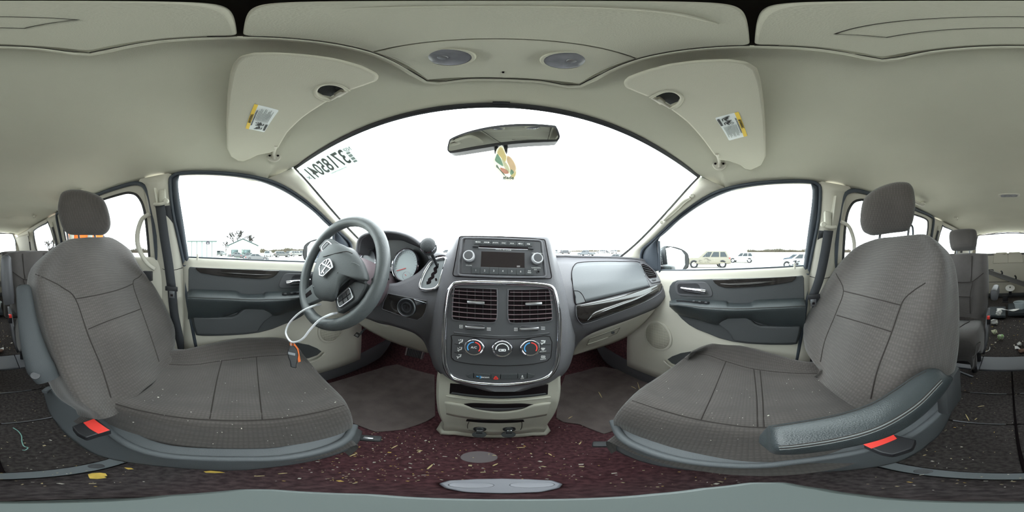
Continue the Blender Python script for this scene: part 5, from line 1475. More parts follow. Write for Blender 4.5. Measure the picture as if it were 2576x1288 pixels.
SEATS = {
 'driver': dict(
    s=-1, loc=(-.43, -.05, 0), label='grey brown cloth driver seat behind the steering wheel, armrest folded up', plane=((-.43, -.25, .42), (0, .825, .566)),
    back=[[(125, 632), (160, 608), (205, 601), (245, 600), (285, 602), (310, 613), (330, 632)], [(88, 665), (115, 655), (165, 655), (232, 655), (300, 655), (330, 660), (352, 672)],
          [(78, 712), (100, 705), (150, 715), (247, 710), (345, 700), (365, 705), (385, 715)], [(82, 770), (110, 765), (190, 755), (265, 735), (338, 718), (385, 740), (410, 760)],
          [(100, 838), (135, 850), (222, 845), (292, 805), (362, 790), (410, 800), (436, 815)], [(125, 920), (165, 930), (255, 925), (325, 880), (385, 860), (425, 860), (441, 858)],
          [(165, 1000), (205, 1010), (278, 1000), (340, 950), (400, 912), (430, 895), (437, 885)], [(215, 1035), (240, 1035), (285, 1020), (345, 965), (402, 925), (428, 905), (433, 895)]],
    seams=[[(90, 690), (130, 708), (158, 724), (190, 752), (221, 841), (255, 924), (279, 1000)], [(383, 660), (352, 695), (334.5, 714), (358, 786), (382, 855), (400, 910)], [(190, 752), (250, 741), (300, 728), (334.5, 714)], [(222, 828), (270, 808), (320, 790), (356, 776)]],
    hr=[(145.4, 527), (148.5, 502), (156, 485), (171.8, 478), (192, 477), (215, 480), (243, 489.7), (258.8, 500.6), (269.6, 520.7), (277, 548.7), (278, 567), (272.7, 581), (260, 590.6), (243, 591.5), (215, 591), (187, 591), (171.8, 588), (159, 576.6), (150, 552)],
    hrp=(-.43, -.625, 1.03), posts=[(172, 586), (242, 588)],
    cush=[[(235, 1045), (255, 1030), (275, 1010), (335, 965), (400, 915), (440, 885), (470, 880)], [(330, 1095), (340, 1065), (350, 1032), (410, 985), (480, 918), (510, 875), (520, 868)], [(450, 1122), (455, 1090), (460, 1050), (495, 985), (555, 908), (590, 860), (600, 853)],
          [(590, 1133), (590, 1100), (590, 1058), (605, 985), (650, 897), (665, 855), (680, 851)], [(720, 1128), (712, 1095), (705, 1053), (715, 985), (715, 893), (712, 857), (722, 855)], [(810, 1110), (805, 1080), (795, 1038), (785, 990), (755, 905), (740, 873), (742, 870)], [(868, 1088), (880, 1062), (870, 1022), (845, 985), (790, 925), (760, 888), (755, 884)]],
    cseams=[[(278, 1012), (350, 1032), (460, 1051), (590, 1058), (705, 1053), (795, 1038), (866, 1020)], [(402, 915), (480, 918), (555, 908), (650, 897), (715, 893), (745, 890)], [(558, 908), (545, 960), (528, 1054)], [(645, 897), (650, 960), (660, 1055)]],
    shu=[(112, 987), (130, 976), (160, 1008), (208, 1030), (240, 1033), (258, 1060), (277, 1087), (331, 1123), (400, 1144), (500, 1153), (600, 1155), (708, 1152), (817, 1130), (872, 1103), (889, 1070)],
    shl=[(110, 992), (115, 1010), (125, 1040), (145, 1069), (165, 1092), (200, 1120), (241, 1144), (301, 1160), (400, 1173), (500, 1181), (600, 1184), (708, 1173), (844, 1145), (899, 1118), (912, 1085)],
    buckle=[(181, 1072), (208, 1061), (240, 1050.6), (281, 1082), (247, 1091), (217, 1101), (193, 1088)], red=[(209, 1062.7), (236, 1053), (276, 1081.5), (247, 1090.5), (225, 1078)]),
 'passenger': dict(
    s=1, loc=(.43, 0, 0), label='grey brown cloth front passenger seat with its long black armrest folded down', plane=((.43, -.15, .42), (0, .85, .527)),
    back=[[(2150, 625), (2160, 611), (2200, 604), (2250, 598), (2300, 593), (2335, 593), (2360, 610)], [(2118, 655), (2130, 645), (2180, 640), (2250, 635), (2320, 635), (2362, 632), (2385, 640)], [(2092, 690), (2105, 685), (2150, 690), (2220, 690), (2300, 690), (2368, 685), (2394, 690)],
          [(2058, 745), (2075, 740), (2122, 732), (2195, 748), (2275, 758), (2355, 750), (2396, 750)], [(2024, 810), (2045, 810), (2100, 792), (2170, 812), (2245, 835), (2325, 835), (2394, 835)], [(2024, 870), (2042, 872), (2074, 862), (2145, 905), (2215, 915), (2300, 915), (2387, 900)],
          [(2045, 910), (2055, 912), (2066, 915), (2128, 968), (2193, 995), (2270, 985), (2375, 950)], [(2062, 932), (2065, 934), (2070, 937), (2122, 976), (2188, 1012), (2250, 1005), (2350, 975)]],
    seams=[[(2103, 688), (2122, 731), (2104, 786), (2076, 855), (2064, 910)], [(2328, 712), (2300, 730), (2275, 752), (2262, 780), (2241, 841), (2207, 931), (2190, 1003)], [(2122, 732), (2195, 750), (2268, 768)], [(2105, 793), (2170, 812), (2241, 834)]],
    hr=[(2164, 552), (2166.7, 524.5), (2173, 502), (2189, 484.7), (2214, 470), (2246, 460), (2268.6, 458), (2286, 461), (2297, 474.8), (2301.4, 502), (2301, 527), (2297, 554), (2288.5, 574), (2278.5, 581.6), (2238.8, 586.6), (2199, 592), (2184, 589), (2171.7, 581.6), (2165.5, 566.7)],
    hrp=(.44, -.47, 1.04), posts=[(2209, 584), (2281, 578)],
    cush=[[(2265, 1040), (2230, 1030), (2190, 1015), (2125, 978), (2068, 940), (2040, 915), (2030, 912)], [(2190, 1100), (2170, 1075), (2130, 1050), (2055, 985), (1985, 938), (1945, 895), (1935, 890)], [(2060, 1150), (2050, 1120), (2030, 1068), (1965, 985), (1896, 928), (1870, 876), (1862, 872)],
          [(1905, 1165), (1903, 1125), (1900, 1075), (1870, 985), (1826, 909), (1810, 868), (1805, 865)], [(1760, 1148), (1762, 1110), (1764, 1057), (1760, 985), (1783, 894), (1775, 873), (1772, 871)], [(1650, 1118), (1655, 1085), (1665, 1032), (1690, 970), (1752, 890), (1752, 882), (1750, 880)], [(1565, 1080), (1552, 1055), (1580, 1012), (1630, 965), (1715, 905), (1735, 890), (1738, 888)]],
    cseams=[[(2130, 1050), (2030, 1068), (1900, 1075), (1764, 1057), (1665, 1032), (1590, 1008)], [(2066, 940), (1985, 938), (1896, 928), (1826, 909), (1783, 894), (1752, 890)], [(1826, 909), (1795, 985), (1763, 1056)], [(1896, 928), (1903, 1000), (1905, 1074)], [(1912, 932), (1918, 1000), (1921, 1074)]],
    shu=[(2392, 1008), (2345, 1056), (2290, 1096), (2200, 1128), (2100, 1148), (2000, 1162), (1904, 1172), (1741, 1162), (1633, 1135), (1567, 1102), (1543, 1059)],
    shl=[(2396, 1030), (2373, 1081), (2337, 1117), (2276, 1156), (2216, 1173), (2100, 1186), (2000, 1190), (1904, 1190), (1741, 1184), (1633, 1167), (1551, 1135)],
    buckle=[(2171, 1117.5), (2247, 1092), (2305, 1106), (2296, 1127), (2245, 1144), (2215, 1138), (2192, 1128)], red=[(2171, 1117.5), (2247, 1092), (2257, 1103), (2192, 1128)]),
}
for key, D in SEATS.items():
    s = D['s']
    t = thing(key + '_seat', D['label'], 'car seat', D['loc'])
    p0, n = V(D['plane'][0]), V(D['plane'][1]).normalized()
    up = V((0, -n.z, n.y))
    # backrest: front points, sides and back as one closed skin
    offs = [-.055, .022, .0, .012, .0, .022, -.055]
    if s > 0: offs = offs
    rows = []
    for i, r in enumerate(D['back']):
        k = .4 if i == 0 else 1
        f = [ppl(*q, p0 + n * (o * k), n) for q, o in zip(r, offs)]
        oc_, oe = (5, 6) if s < 0 else (1, 0)
        f[oc_] = ppl(*r[oe], p0 + n * (.012 * k), n)
        f[oe] = f[oc_] - n * .055 + V((s * .012, 0, 0))
        b = [f[6] - n * .06, f[4] - n * .12, f[3] - n * .13, f[2] - n * .12, f[0] - n * .06]
        if s > 0:
            j = i / 7
            f[6] = ppl(*r[6], p0 + n * (-.055 - .07 * j), n)
            f[5] = ppl(*r[5], p0 + n * (.022 - .05 * j), n)
            b[0] = f[6] - n * .05
        rows.append(f + b)
    c0 = sum((p for p in rows[0]), V((0, 0, 0))) / len(rows[0])
    cap = [c0 + (p - c0) * .80 + up * .008 for p in rows[0]]
    cap2 = [c0 + (p - c0) * .1 + up * .012 for p in rows[0]]
    low = [p - up * .03 for p in rows[-1]]
    back = _closed('backrest', [cap2, cap] + rows + [low], M['fabric'], t, 4, 4)
    for P in D['seams']: seam('seam', back, P, .0017, M['seam'], t, .0004)
    # headrest and its posts
    hp = V(D['hrp'])
    hn = (EYE - hp).normalized()
    hr = pillow('headrest', [ppl(*q, hp, hn) for q in D['hr']], None, hn, .045, .06, M['fabric'], t)
    for q in D['posts']:
        a = ppl(*q, hp - hn * .01, hn)
        tube('headrest_post', [a + V((0, -.02, .03)), a - up * .05 + V((0, -.03, 0)), a - up * .12 + V((0, -.045, 0))], .0055, M['steel'], t, n=2, seg=10)
    # cushion
    zs = [.29, .345, .398, .39, .40, .435, .425]
    rows = []
    for i, r in enumerate(D['cush']):
        f = [pt(*q, z=z) for q, z in zip(r, zs)]
        rows.append([f[0] + V((-s * .03, 0, -.07))] + f + [f[-1] + V((s * .015, 0, -.06)), f[-1] + V((s * .01, 0, -.16))])
    front = [p + V((0, .006, -.05)) for p in rows[-1]]
    front2 = [p + V((0, -.01, -.12)) for p in rows[-1]]
    rear = [p + V((0, -.08, -.01)) for p in rows[0]]
    cu = net('cushion', [rear] + rows + [front, front2], M['fabric'], t, 4, 4, 0)
    for P in D['cseams']: seam('seam', cu, P, .0016, M['seam'], t, -.0002)
    # plastic valance and base
    U = [pt(*q, z=.29) for q in D['shu']]
    L = [pt(*q, z=.14) for q in D['shl']]
    strip('side_valance', U, L, M['valance'], t, 36, .008, 2, .012)
    tube('valance_edge', U, .010, M['valance'], t, n=3, seg=8)
    strip('valance_ledge', U, [p + V((s * .035, -.02 if p.y > .1 else 0, .012)) for p in U], M['valance'], t, 36, 0, 1, .006)
    box('seat_base', (s * .43, -.04, .12), (.40, .36, .20), M['black'], t, .02)
    for x in (.27, .60):
        box('seat_rail', (s * x, -.04, .02), (.05, .44, .04), M['greymetal'], t, .006)
    box('outer_valance', (s * .655, -.02, .25), (.03, .44, .16), M['dark'], t, .012)
    # recliner hinge cover at the inner rear
    # buckle
    b = plate('buckle', [pt(*q, z=.345) for q in D['buckle']], V((-s * .0, .0, -.03)), M['black'], t, .003)
    plate('release_button', [pt(*q, z=.3465) for q in D['red']], .004, M['red'], b, .001)
    if s < 0:
        ax_top, ax_bot = ppl(60, 724, p0 + n * .0, n), ppl(118, 950, p0 + n * .0, n)
        A = [ppl(a, b_, p0 - n * .005, n) for a, b_ in ((60, 727), (68, 795), (82, 865), (103, 925), (122, 955))]
        arm = tube('armrest', [A[0] + up * .008] + A, [.008, .019, .021, .024, .027, .022], M['arm'], t, n=5, seg=16, flat=1.25, up=(1, 0, 0))
        q = on_mesh(arm, 89, 944, .0005) or A[3]
        lathe('pivot_cap', [(.011, 0), (.010, .002), (.006, .0025), (0, .001)], q, EYE - q, M['black'], arm, seg=20)
    else:
        far = [(1930, 1075), (1945, 1070), (2016, 1059), (2110, 1041), (2191, 1014), (2249, 980), (2296, 947.5), (2330, 929), (2350, 927)]
        nea = [(1930, 1120), (1950, 1127), (2005, 1121), (2090, 1108), (2170, 1090), (2235, 1064), (2310, 1018), (2365, 962), (2380, 944)]
        lo = [(1930, 1128), (1948, 1139), (1993, 1141), (2086, 1131), (2180, 1113), (2249, 1090), (2330, 1035), (2390, 965), (2394, 950)]
        rows = []
        for i, (a, b_, c) in enumerate(zip(far, nea, lo)):
            e = 1 if i in (0, 8) else 0
            zz_ = .54 + .06 * i / 8
            f1, n1, l1 = pt(*a, z=zz_ - .012 * e), pt(*b_, z=zz_ - .012 * e), pt(*c, z=zz_ - .043 + .01 * e)
            mid = (f1 + n1) / 2 + V((0, 0, .006))
            f2 = f1 + V((.006, 0, -.02))
            rows.append([f1, mid, n1, n1.lerp(l1, .5) + (n1 - f1).normalized() * .006, l1, f1 + V((-.012, 0, -.055)), f1 + V((.002, 0, -.045)), f2])
        c0 = sum(rows[0], V((0, 0, 0))) / 8
        c1 = sum(rows[-1], V((0, 0, 0))) / 8
        arm = _closed('armrest', [[c0 + (p - c0) * .3 + V((0, .008, 0)) for p in rows[0]]] + rows + [[c1 + (p - c1) * .3 + V((0, -.008, 0)) for p in rows[-1]]], M['leather'], t, 3, 4)
        for k, mm in ((0, 'seam'), (2.2, 'thread'), (6, 'seam'), (8.2, 'thread')):
            seam('stitching', arm, [(a + k * .25, b_ + k) for a, b_ in ((1960, 1123), (2005, 1119), (2090, 1106), (2170, 1087), (2235, 1061), (2308, 1014), (2368, 954))], .0009, M[mm], t, .0003)
        seam('stitching', arm, [(a, b_ + 3) for a, b_ in ((1945, 1071), (2016, 1060), (2110, 1042), (2191, 1015.5), (2249, 982), (2296, 950), (2330, 932))], .0008, M['seam'], t, .0003)
        box('armrest_bracket', pt(2390, 985, z=.42), (.03, .10, .16), M['dark'], t, .012)
    # lever under the front edge
    if s < 0:
        lv = box('adjust_lever', pt(930, 1103, z=.13), (.05, .028, .02), M['dark'], t, .006, (V((.8, .6, 0)), V((-.6, .8, 0)), V((0, 0, 1))))
        box('lever_plate', pt(926, 1101, z=.1405), (.022, .010, .002), M['satin'], lv, .0005, (V((.8, .6, 0)), V((-.6, .8, 0)), V((0, 0, 1))))
    else:
        box('adjust_lever', pt(1522, 1118, z=.13), (.05, .028, .02), M['dark'], t, .006, (V((.8, -.6, 0)), V((.6, .8, 0)), V((0, 0, 1))))

# ---------------------------------------------------------------- second row seats
def second_seat(cx, s, label, arm_up, hrest=True):
    t = thing('second_row_seat', label, 'car seat', (cx, -1.1, 0))
    def w(x, y, z): return V((cx + s * x, y, z))
    # backrest
    rows = []
    for z, y, hw, dp in ((.40, -1.10, .19, .10), (.48, -1.12, .205, .11), (.62, -1.17, .21, .10), (.76, -1.22, .205, .09), (.84, -1.25, .20, .07), (.865, -1.262, .185, .055)):
        rows.append([w(-hw, y - .03, z), w(-hw * .8, y + .015, z), w(-hw * .45, y, z), w(0, y + .006, z), w(hw * .45, y, z), w(hw * .8, y + .015, z), w(hw, y - .03, z), w(hw * .95, y - dp, z), w(0, y - dp - .02, z), w(-hw * .95, y - dp, z)])
    c0 = sum(rows[-1], V((0, 0, 0))) / 10
    rows.append([c0 + (p - c0) * .15 + V((0, 0, .008)) for p in rows[-1]])
    bk = _closed('backrest', rows, M['fabric2'], t, 3, 3)
    def sm(P): return tube('seam', [w(*p) for p in P], .003, M['seam'], t, n=3, seg=6)
    sm([(-.09, -1.247, .85), (-.094, -1.205, .72), (-.092, -1.18, .66)])
    sm([(.09, -1.247, .85), (.094, -1.205, .72), (.092, -1.18, .66)])
    sm([(-.19, -1.182, .72), (-.13, -1.172, .675), (-.095, -1.168, .655), (0, -1.165, .652), (.095, -1.168, .655), (.13, -1.172, .675), (.19, -1.182, .72)])
    sm([(-.10, -1.125, .55), (0, -1.126, .55), (.10, -1.125, .55)])
    sm([(-.11, -1.168, .655), (-.095, -1.13, .55), (-.10, -1.10, .43)])
    sm([(.11, -1.168, .655), (.095, -1.13, .55), (.10, -1.10, .43)])
    hc = w(-.005, -1.31, .985)
    H = [hc + V((a, 0, b)) for a, b in ((-.12, .0), (-.115, .065), (-.085, .085), (0, .09), (.085, .085), (.115, .065), (.12, .0), (.105, -.075), (.07, -.09), (0, -.09), (-.07, -.09), (-.105, -.075))]
    if hrest: pillow('headrest', H, None, V((0, 1, .2)).normalized(), .05, .05, M['fabric2'], t, 3)
    for a in (-.055, .055) if hrest else ():
        tube('headrest_post', [hc + V((a, -.005, -.07)), hc + V((a, .02, -.14))], .006, M['steel'], t, n=1)
    # cushion
    rows = []
    for y, z, hw in ((-1.14, .36, .19), (-1.05, .375, .205), (-.95, .395, .215), (-.86, .41, .215), (-.80, .40, .205), (-.775, .36, .20), (-.785, .26, .195), (-.80, .21, .18)):
        rows.append([w(-hw, y, z - .16 if y < -.8 else z - .04), w(-hw, y, z - .05), w(-hw * .85, y, z + .012), w(-hw * .4, y, z), w(0, y, z), w(hw * .4, y, z), w(hw * .85, y, z + .012), w(hw, y, z - .05), w(hw, y, z - .16 if y < -.8 else z - .04)])
    net('cushion', rows, M['fabric2'], t, 3, 3, .02)
    sm([(-.10, -1.08, .374), (-.085, -.95, .398), (-.08, -.80, .404), (-.085, -.77, .33)])
    sm([(.10, -1.08, .374), (.085, -.95, .398), (.08, -.80, .404), (.085, -.77, .33)])
    # frame and feet
    for a in (-.15, .15):
        tube('leg', [w(a, -.84, .24), w(a, -.93, .10), w(a, -.96, .01)], .018, M['black'], t, n=3)
        tube('leg', [w(a, -1.06, .24), w(a, -1.10, .10), w(a, -1.10, .01)], .018, M['black'], t, n=3)
    box('frame', w(0, -.96, .20), (.34, .26, .06), M['black'], t, .01)
    tube('release_strap', [w(.02, -.80, .22), w(-.06, -.83, .12), w(-.16, -.86, .04)], .008, M['greymetal'], t, n=3)
    # inner side: cover, buckle, armrest
    rows = [[w(-.235, y, z) for y, z in ((-1.16, .46), (-1.10, .44), (-1.02, .36), (-.97, .28))], [w(-.215, y, z) for y, z in ((-1.16, .18), (-1.08, .18), (-1.0, .18), (-.95, .18))]]
    net('side_cover', rows, M['dark2'], t, 3, 2, .02)
    bu = box('buckle', w(-.238, -1.03, .415), (.024, .035, .06), M['black'], t, .004)
    box('release_button', w(-.238, -1.018, .437), (.018, .022, .022), M['red'], bu, .003)
    if arm_up:
        A = [w(-.235, -1.155, .82), w(-.238, -1.13, .70), w(-.235, -1.10, .56), w(-.23, -1.09, .50)]
        tube('armrest', [A[0] + V((0, 0, .012))] + A, [.008, .028, .032, .032, .026], M['dark2'], t, n=4, seg=12, flat=1.3, up=(1, 0, 0))
    else:
        box('armrest', w(-.262, -1.30, .55), (.055, .26, .085), M['dark2'], t, .02)
    return t
second_seat(.372, 1, 'grey second row seat with a headrest behind the front passenger seat', False)
second_seat(-.392, -1, 'grey second row seat with its armrest up, half hidden behind the driver seat', True, False)

# third row bench part on the left
t = thing('third_row_seat', 'dark third row seat back standing at the far left rear', 'car seat', (-.42, -2.0, .05))
rows = []
for z, y, dp in ((.06, -1.93, .12), (.35, -1.96, .13), (.65, -2.0, .12), (.85, -2.03, .09), (.885, -2.04, .07)):
    rows.append([V((x, y + (.01 if abs(x + .42) > .1 else 0), z)) for x in (-.62, -.55, -.42, -.3, -.24)] + [V((x, y - dp, z)) for x in (-.24, -.42, -.62)])
c0 = sum(rows[-1], V((0, 0, 0))) / 8
rows.append([c0 + (p - c0) * .15 + V((0, 0, .01)) for p in rows[-1]])
_closed('backrest', rows, M['fabric2'], t, 3, 3)
tube('seam', [V((-.42, -1.925, .1)), V((-.42, -1.955, .35)), V((-.42, -1.995, .65)), V((-.42, -2.025, .85))], .003, M['seam'], t, n=3, seg=6)

# ================================================================ sills, rails and the lot outside
for s, nm, lab in ((-1, 'trim_5', 'dark door sill and kick panel along the left side of the floor'), (1, 'trim_6', 'dark door sill and kick panel along the right side of the floor')):
    t = thing(nm, lab, 'sill trim', (s * .74, .2, 0), kind='structure')
    box('sill', (s * .775, -.80, .06), (.12, 3.9, .17), M['dark2'], t, .012)
    plate('kick_panel', [V((s * .715, .60, -.01)), V((s * .715, .60, .77)), V((s * .74, 1.16, .77)), V((s * .74, 1.16, -.01))], .02, M['carpet_flare'], t)
    R_ = [V((s * (xe + .014), y, ze + .012)) for y, xe, ze in EDGE]
    tube('roof_rail', [V((s * .60, .19, 1.20))] + R_, .017, M['beige'], t, n=2, seg=8)
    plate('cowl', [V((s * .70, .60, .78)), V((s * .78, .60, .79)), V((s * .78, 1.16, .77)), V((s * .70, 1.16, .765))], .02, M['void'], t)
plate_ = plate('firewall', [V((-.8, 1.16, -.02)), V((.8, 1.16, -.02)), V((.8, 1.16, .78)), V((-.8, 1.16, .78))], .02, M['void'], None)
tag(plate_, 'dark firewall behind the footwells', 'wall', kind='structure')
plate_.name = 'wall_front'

def G(r): return -1.25 + .05 * max(0, r - 25)
def lev(az, r, h=0.0):
    """point on the level lot: azimuth in photo columns, distance, height over the ground"""
    a = (az - 1288) / 2576 * 2 * PI
    return EYE + LEAN @ V((r * math.sin(a), r * math.cos(a), G(r) + h))
rows = []
for r in (.0, 3, 8, 15, 25, 40, 60, 90, 130, 180):
    rows.append([EYE + LEAN @ V((r * math.sin(a), r * math.cos(a), G(r))) for a in [k * 2 * PI / 48 for k in range(48)]])
bm = grid_bm(rows, True)
bmesh.ops.remove_doubles(bm, verts=bm.verts, dist=1e-4)
gr = finish('ground', bm, mat('pale_gravel_lot', (222, 220, 214), .95, col2=(205, 200, 190), vscale=.6, spec=.1), None, face=(0, 0, 50))
tag(gr, 'pale gravel lot around the van', 'ground', kind='structure')

dim = lambda c, k=.32: tuple(255 * (1.055 * (lin(c)[i] * k) ** (1 / 2.4) - .055) for i in range(3))
paint = lambda n, c: mat('car_paint_' + n, dim(c), .4, coat=.15, spec=.3)
M['carglass'] = mat('car_window_tint', (34, 40, 44), .25, spec=.3)
M['tyre'] = mat('tyre_rubber', (30, 30, 32), .9, spec=.2)
M['rim'] = mat('alloy_rim', (150, 151, 155), .5)
M['tail'] = mat('tail_light', (130, 24, 24), .4)
M['headl'] = mat('head_light', (220, 225, 230), .2)
def car(az, r, head, L_, W_, H_, m, label, kind='suv', group=None, detail=True, name='car', damaged=False):
    o = lev(az, r)
    t = thing(name, label, 'car', tuple(o), group)
    up = LEAN @ V((0, 0, 1))
    a = (az - 1288) / 2576 * 2 * PI
    f0 = V((math.sin(a + head), math.cos(a + head), 0))
    f = LEAN @ f0
    l = up.cross(f)
    def w(x, y, z): return o + f * (x * L_) + l * (y * W_) + up * (z * H_)
    # lower body: stations along the length (x, bottom, top, half width)
    if kind == 'pickup': B = [(-.5, .30, .55, .44), (-.48, .22, .60, .48), (-.12, .20, .60, .5), (.18, .20, .60, .5), (.40, .20, .57, .49), (.48, .24, .52, .46), (.5, .30, .46, .42)]
    elif kind == 'sedan': B = [(-.5, .32, .56, .40), (-.47, .20, .64, .46), (-.25, .17, .66, .5), (.15, .17, .64, .5), (.40, .18, .58, .48), (.48, .22, .48, .44), (.5, .28, .42, .38)]
    else: B = [(-.5, .30, .58, .42), (-.48, .20, .60, .47), (-.25, .18, .60, .5), (.15, .18, .59, .5), (.40, .18, .57, .48), (.48, .24, .50, .44), (.5, .30, .44, .40)]
    rows = []
    for x, b, c, hw in B:
        rows.append([w(x, -hw, b + .02), w(x, -hw * 1.02, (b + c) / 2), w(x, -hw * .96, c - .02), w(x, -hw * .8, c), w(x, 0, c + .015), w(x, hw * .8, c), w(x, hw * .96, c - .02), w(x, hw * 1.02, (b + c) / 2), w(x, hw, b + .02), w(x, 0, b)])
    _closed('body', rows, m, t, 2, 3)
    # cabin
    if kind == 'pickup': Cb = [(-.10, .16)], (-.11, -.08, .10, .24)
    x0, x1, x2, x3 = {'pickup': (-.12, -.09, .08, .22), 'sedan': (-.36, -.20, .06, .24), 'suv': (-.47, -.40, .05, .22)}[kind]
    base, top = .58, .98
    rows = [[w(x0, -.47, base), w(x3, -.47, base), w(x3, .47, base), w(x0, .47, base)], [w(x1, -.38, top - .03), w(x2, -.38, top - .03), w(x2, .38, top - .03), w(x1, .38, top - .03)]]
    q = rows[0] + rows[1]
    bm = bmesh.new()
    v_ = [bm.verts.new(p) for p in q]
    for i in range(4): bm.faces.new((v_[i], v_[(i + 1) % 4], v_[4 + (i + 1) % 4], v_[4 + i]))
    bm.faces.new(v_[4:])
    cb = finish('cabin', bm, m, t, recalc=True, smooth=20)
    rf = _closed('roof', [[w(x, -.37, top - .04), w(x, -.30, top), w(x, 0, top + .02), w(x, .30, top), w(x, .37, top - .04), w(x, 0, top - .05)] for x in (x1 - .01, x1 + .03, x2 - .04, x2 + .01)], m, t, 2, 2)
    for s in (-1, 1):
        def side(u, v2): 
            a0 = w(x0 + (x3 - x0) * u, s * .472, base); b0 = w(x1 + (x2 - x1) * u, s * .382, top - .03)
            return a0.lerp(b0, v2) + l * (s * .012)
        cuts = [(.06, .30), (.34, .62), (.66, .90)] if kind == 'suv' else ([(.1, .48), (.54, .88)] if kind == 'sedan' else [(.08, .42), (.48, .86)])
        for u0, u1 in cuts:
            plate('side_window', [side(u0, .12), side(u1, .12), side(u1 - .01, .88), side(u0 + .02, .88)], .02, M['carglass'], t, .004, face=tuple(o + l * (s * 9) + up))
    def fb(xa, xb, u, v2, d):
        a0 = w(xa, -.42 + .84 * u, base); b0 = w(xb, -.33 + .66 * u, top - .03)
        return a0.lerp(b0, v2) + f * d
    plate('rear_window', [fb(x0, x1, .05, .15, -.015), fb(x0, x1, .95, .15, -.015), fb(x0, x1, .95, .88, -.015), fb(x0, x1, .05, .88, -.015)], .02, M['carglass'], t, .004, face=tuple(o - f * 9 + up))
    plate('windscreen', [fb(x3, x2, .05, .1, .015), fb(x3, x2, .95, .1, .015), fb(x3, x2, .95, .9, .015), fb(x3, x2, .05, .9, .015)], .02, M['carglass'], t, .004, face=tuple(o + f * 9 + up))
    wr = .205 * H_ if kind != 'sedan' else .22 * H_
    for x in (-.31, .32):
        for s in (-1, 1):
            c = w(x, s * .47, 0) + up * wr
            wl = lathe('wheel', [(wr * .62, -.1), (wr, -.09), (wr, .07), (wr * .93, .10), (wr * .66, .10)], c, l * s, M['tyre'], t, seg=20, cap=False)
            lathe('wheel_rim', [(wr * .66, .09), (wr * .6, .06), (wr * .2, .075), (0, .085)], c, l * s, M['rim'], wl, seg=20)
            if detail:
                r_, u_, n_ = basis(l * s, up)
                bars('spoke_gap', [(c + n_ * .085 + (r_ * math.cos(k) + u_ * math.sin(k)) * wr * .25, c + n_ * .078 + (r_ * math.cos(k) + u_ * math.sin(k)) * wr * .56) for k in [j * 2 * PI / 6 for j in range(6)]], wr * .16, .004, M['tyre'], wl, n_)
            lathe('wheel_arch', [(wr * 1.18, .0), (wr * 1.18, .085), (wr * 1.0, .085), (wr * 1.0, .0)], c, l * s, M['black'], t, seg=20, cap=False)
    for s in (-1, 1):
        box('tail_light', w(-.475, s * .43, .53), (.12, .14, .16), M['tail'], t, .02, (f, l, up))
        box('head_light', w(.465, s * .40, .47), (.14, .20, .13), M['headl'], t, .02, (f, l, up))
    box('bumper', w(-.49, 0, .29), (.12, W_ * .86, .20), M['dark'] if kind == 'pickup' else m, t, .03, (f, l, up))
    box('bumper', w(.485, 0, .29), (.12, W_ * .80, .20), m, t, .03, (f, l, up))
    if damaged:
        cm = mat('crumpled_paint', (78, 74, 66), .5)
        for k in range(16):
            p = w(.0 + .05 * (k % 4) + rnd.uniform(-.02, .02), .515, .30 + .033 * (k % 7) + rnd.uniform(-.02, .02))
            d = V((rnd.uniform(-1, 1), rnd.uniform(-.2, .2), rnd.uniform(-1, 1))).normalized()
            e = [p + f * rnd.uniform(-.28, .28) + up * rnd.uniform(-.12, .12) + l * rnd.uniform(-.02, .05) for _ in range(3)]
            plate('crumpled_sheet', e, .012, cm, t, .002, face=tuple(o + l * 9 + up))
        bars('tear', [(w(-.02, .525, .33), w(.10, .53, .285), .05), (w(.10, .53, .285), w(.20, .53, .29), .04)], .05, .01, M['black'], t, l)
    if kind == 'pickup':
        box('bed', w(-.30, 0, .615), (.34 * L_, W_ * .74, .02), M['black'], t, .01, (f, l, up))
    return t
HP = PI / 2
car(1781, 18.0, -HP - .06, 4.75, 1.9, 1.85, paint('beige', (176, 168, 150)), 'beige four wheel drive car with a crushed side door outside the right window', 'suv', damaged=True)
car(1866, 28, -HP + .12, 4.4, 1.85, 1.72, paint('white', (232, 234, 236)), 'white hatchback car parked beyond the beige one outside the right window', 'suv')
car(2003, 27, -HP + .5, 4.4, 1.8, 1.45, paint('blue', (66, 84, 104)), 'dark blue saloon car seen at the rear edge of the right window', 'sedan')
wk = car(2022, 16.5, -HP + .35, 4.5, 1.85, 1.55, paint('white2', (226, 228, 228)), 'white wrecked car with an exposed black front at the edge of the right window', 'sedan')
for k in range(14):
    p = lev(1996 + rnd.uniform(-2, 14), 15.4 + rnd.uniform(-.2, .3), rnd.uniform(.25, .8))
    box('wreck_part', p, (rnd.uniform(.08, .3), rnd.uniform(.05, .2), rnd.uniform(.05, .18)), M['black'], wk, .01, tuple(c.normalized() for c in Matrix.Rotation(rnd.uniform(0, 3), 3, V((.3, .5, .8))).col))
car(1474, 50, -.95, 5.6, 2.0, 1.85, paint('grey', (120, 128, 134)), 'grey pickup truck standing beyond the right half of the windscreen', 'pickup')
car(1551, 30, -HP + .6, 4.2, 1.8, 1.4, paint('grey2', (120, 124, 128)), 'grey saloon car low beside the right windscreen pillar', 'sedan')
car(1384, 62, -1.2, 4.6, 1.85, 1.6, paint('silver', (170, 174, 178)), 'small far car just right of the radio, nearest to it', 'suv', 'far cars beyond the windscreen', False)
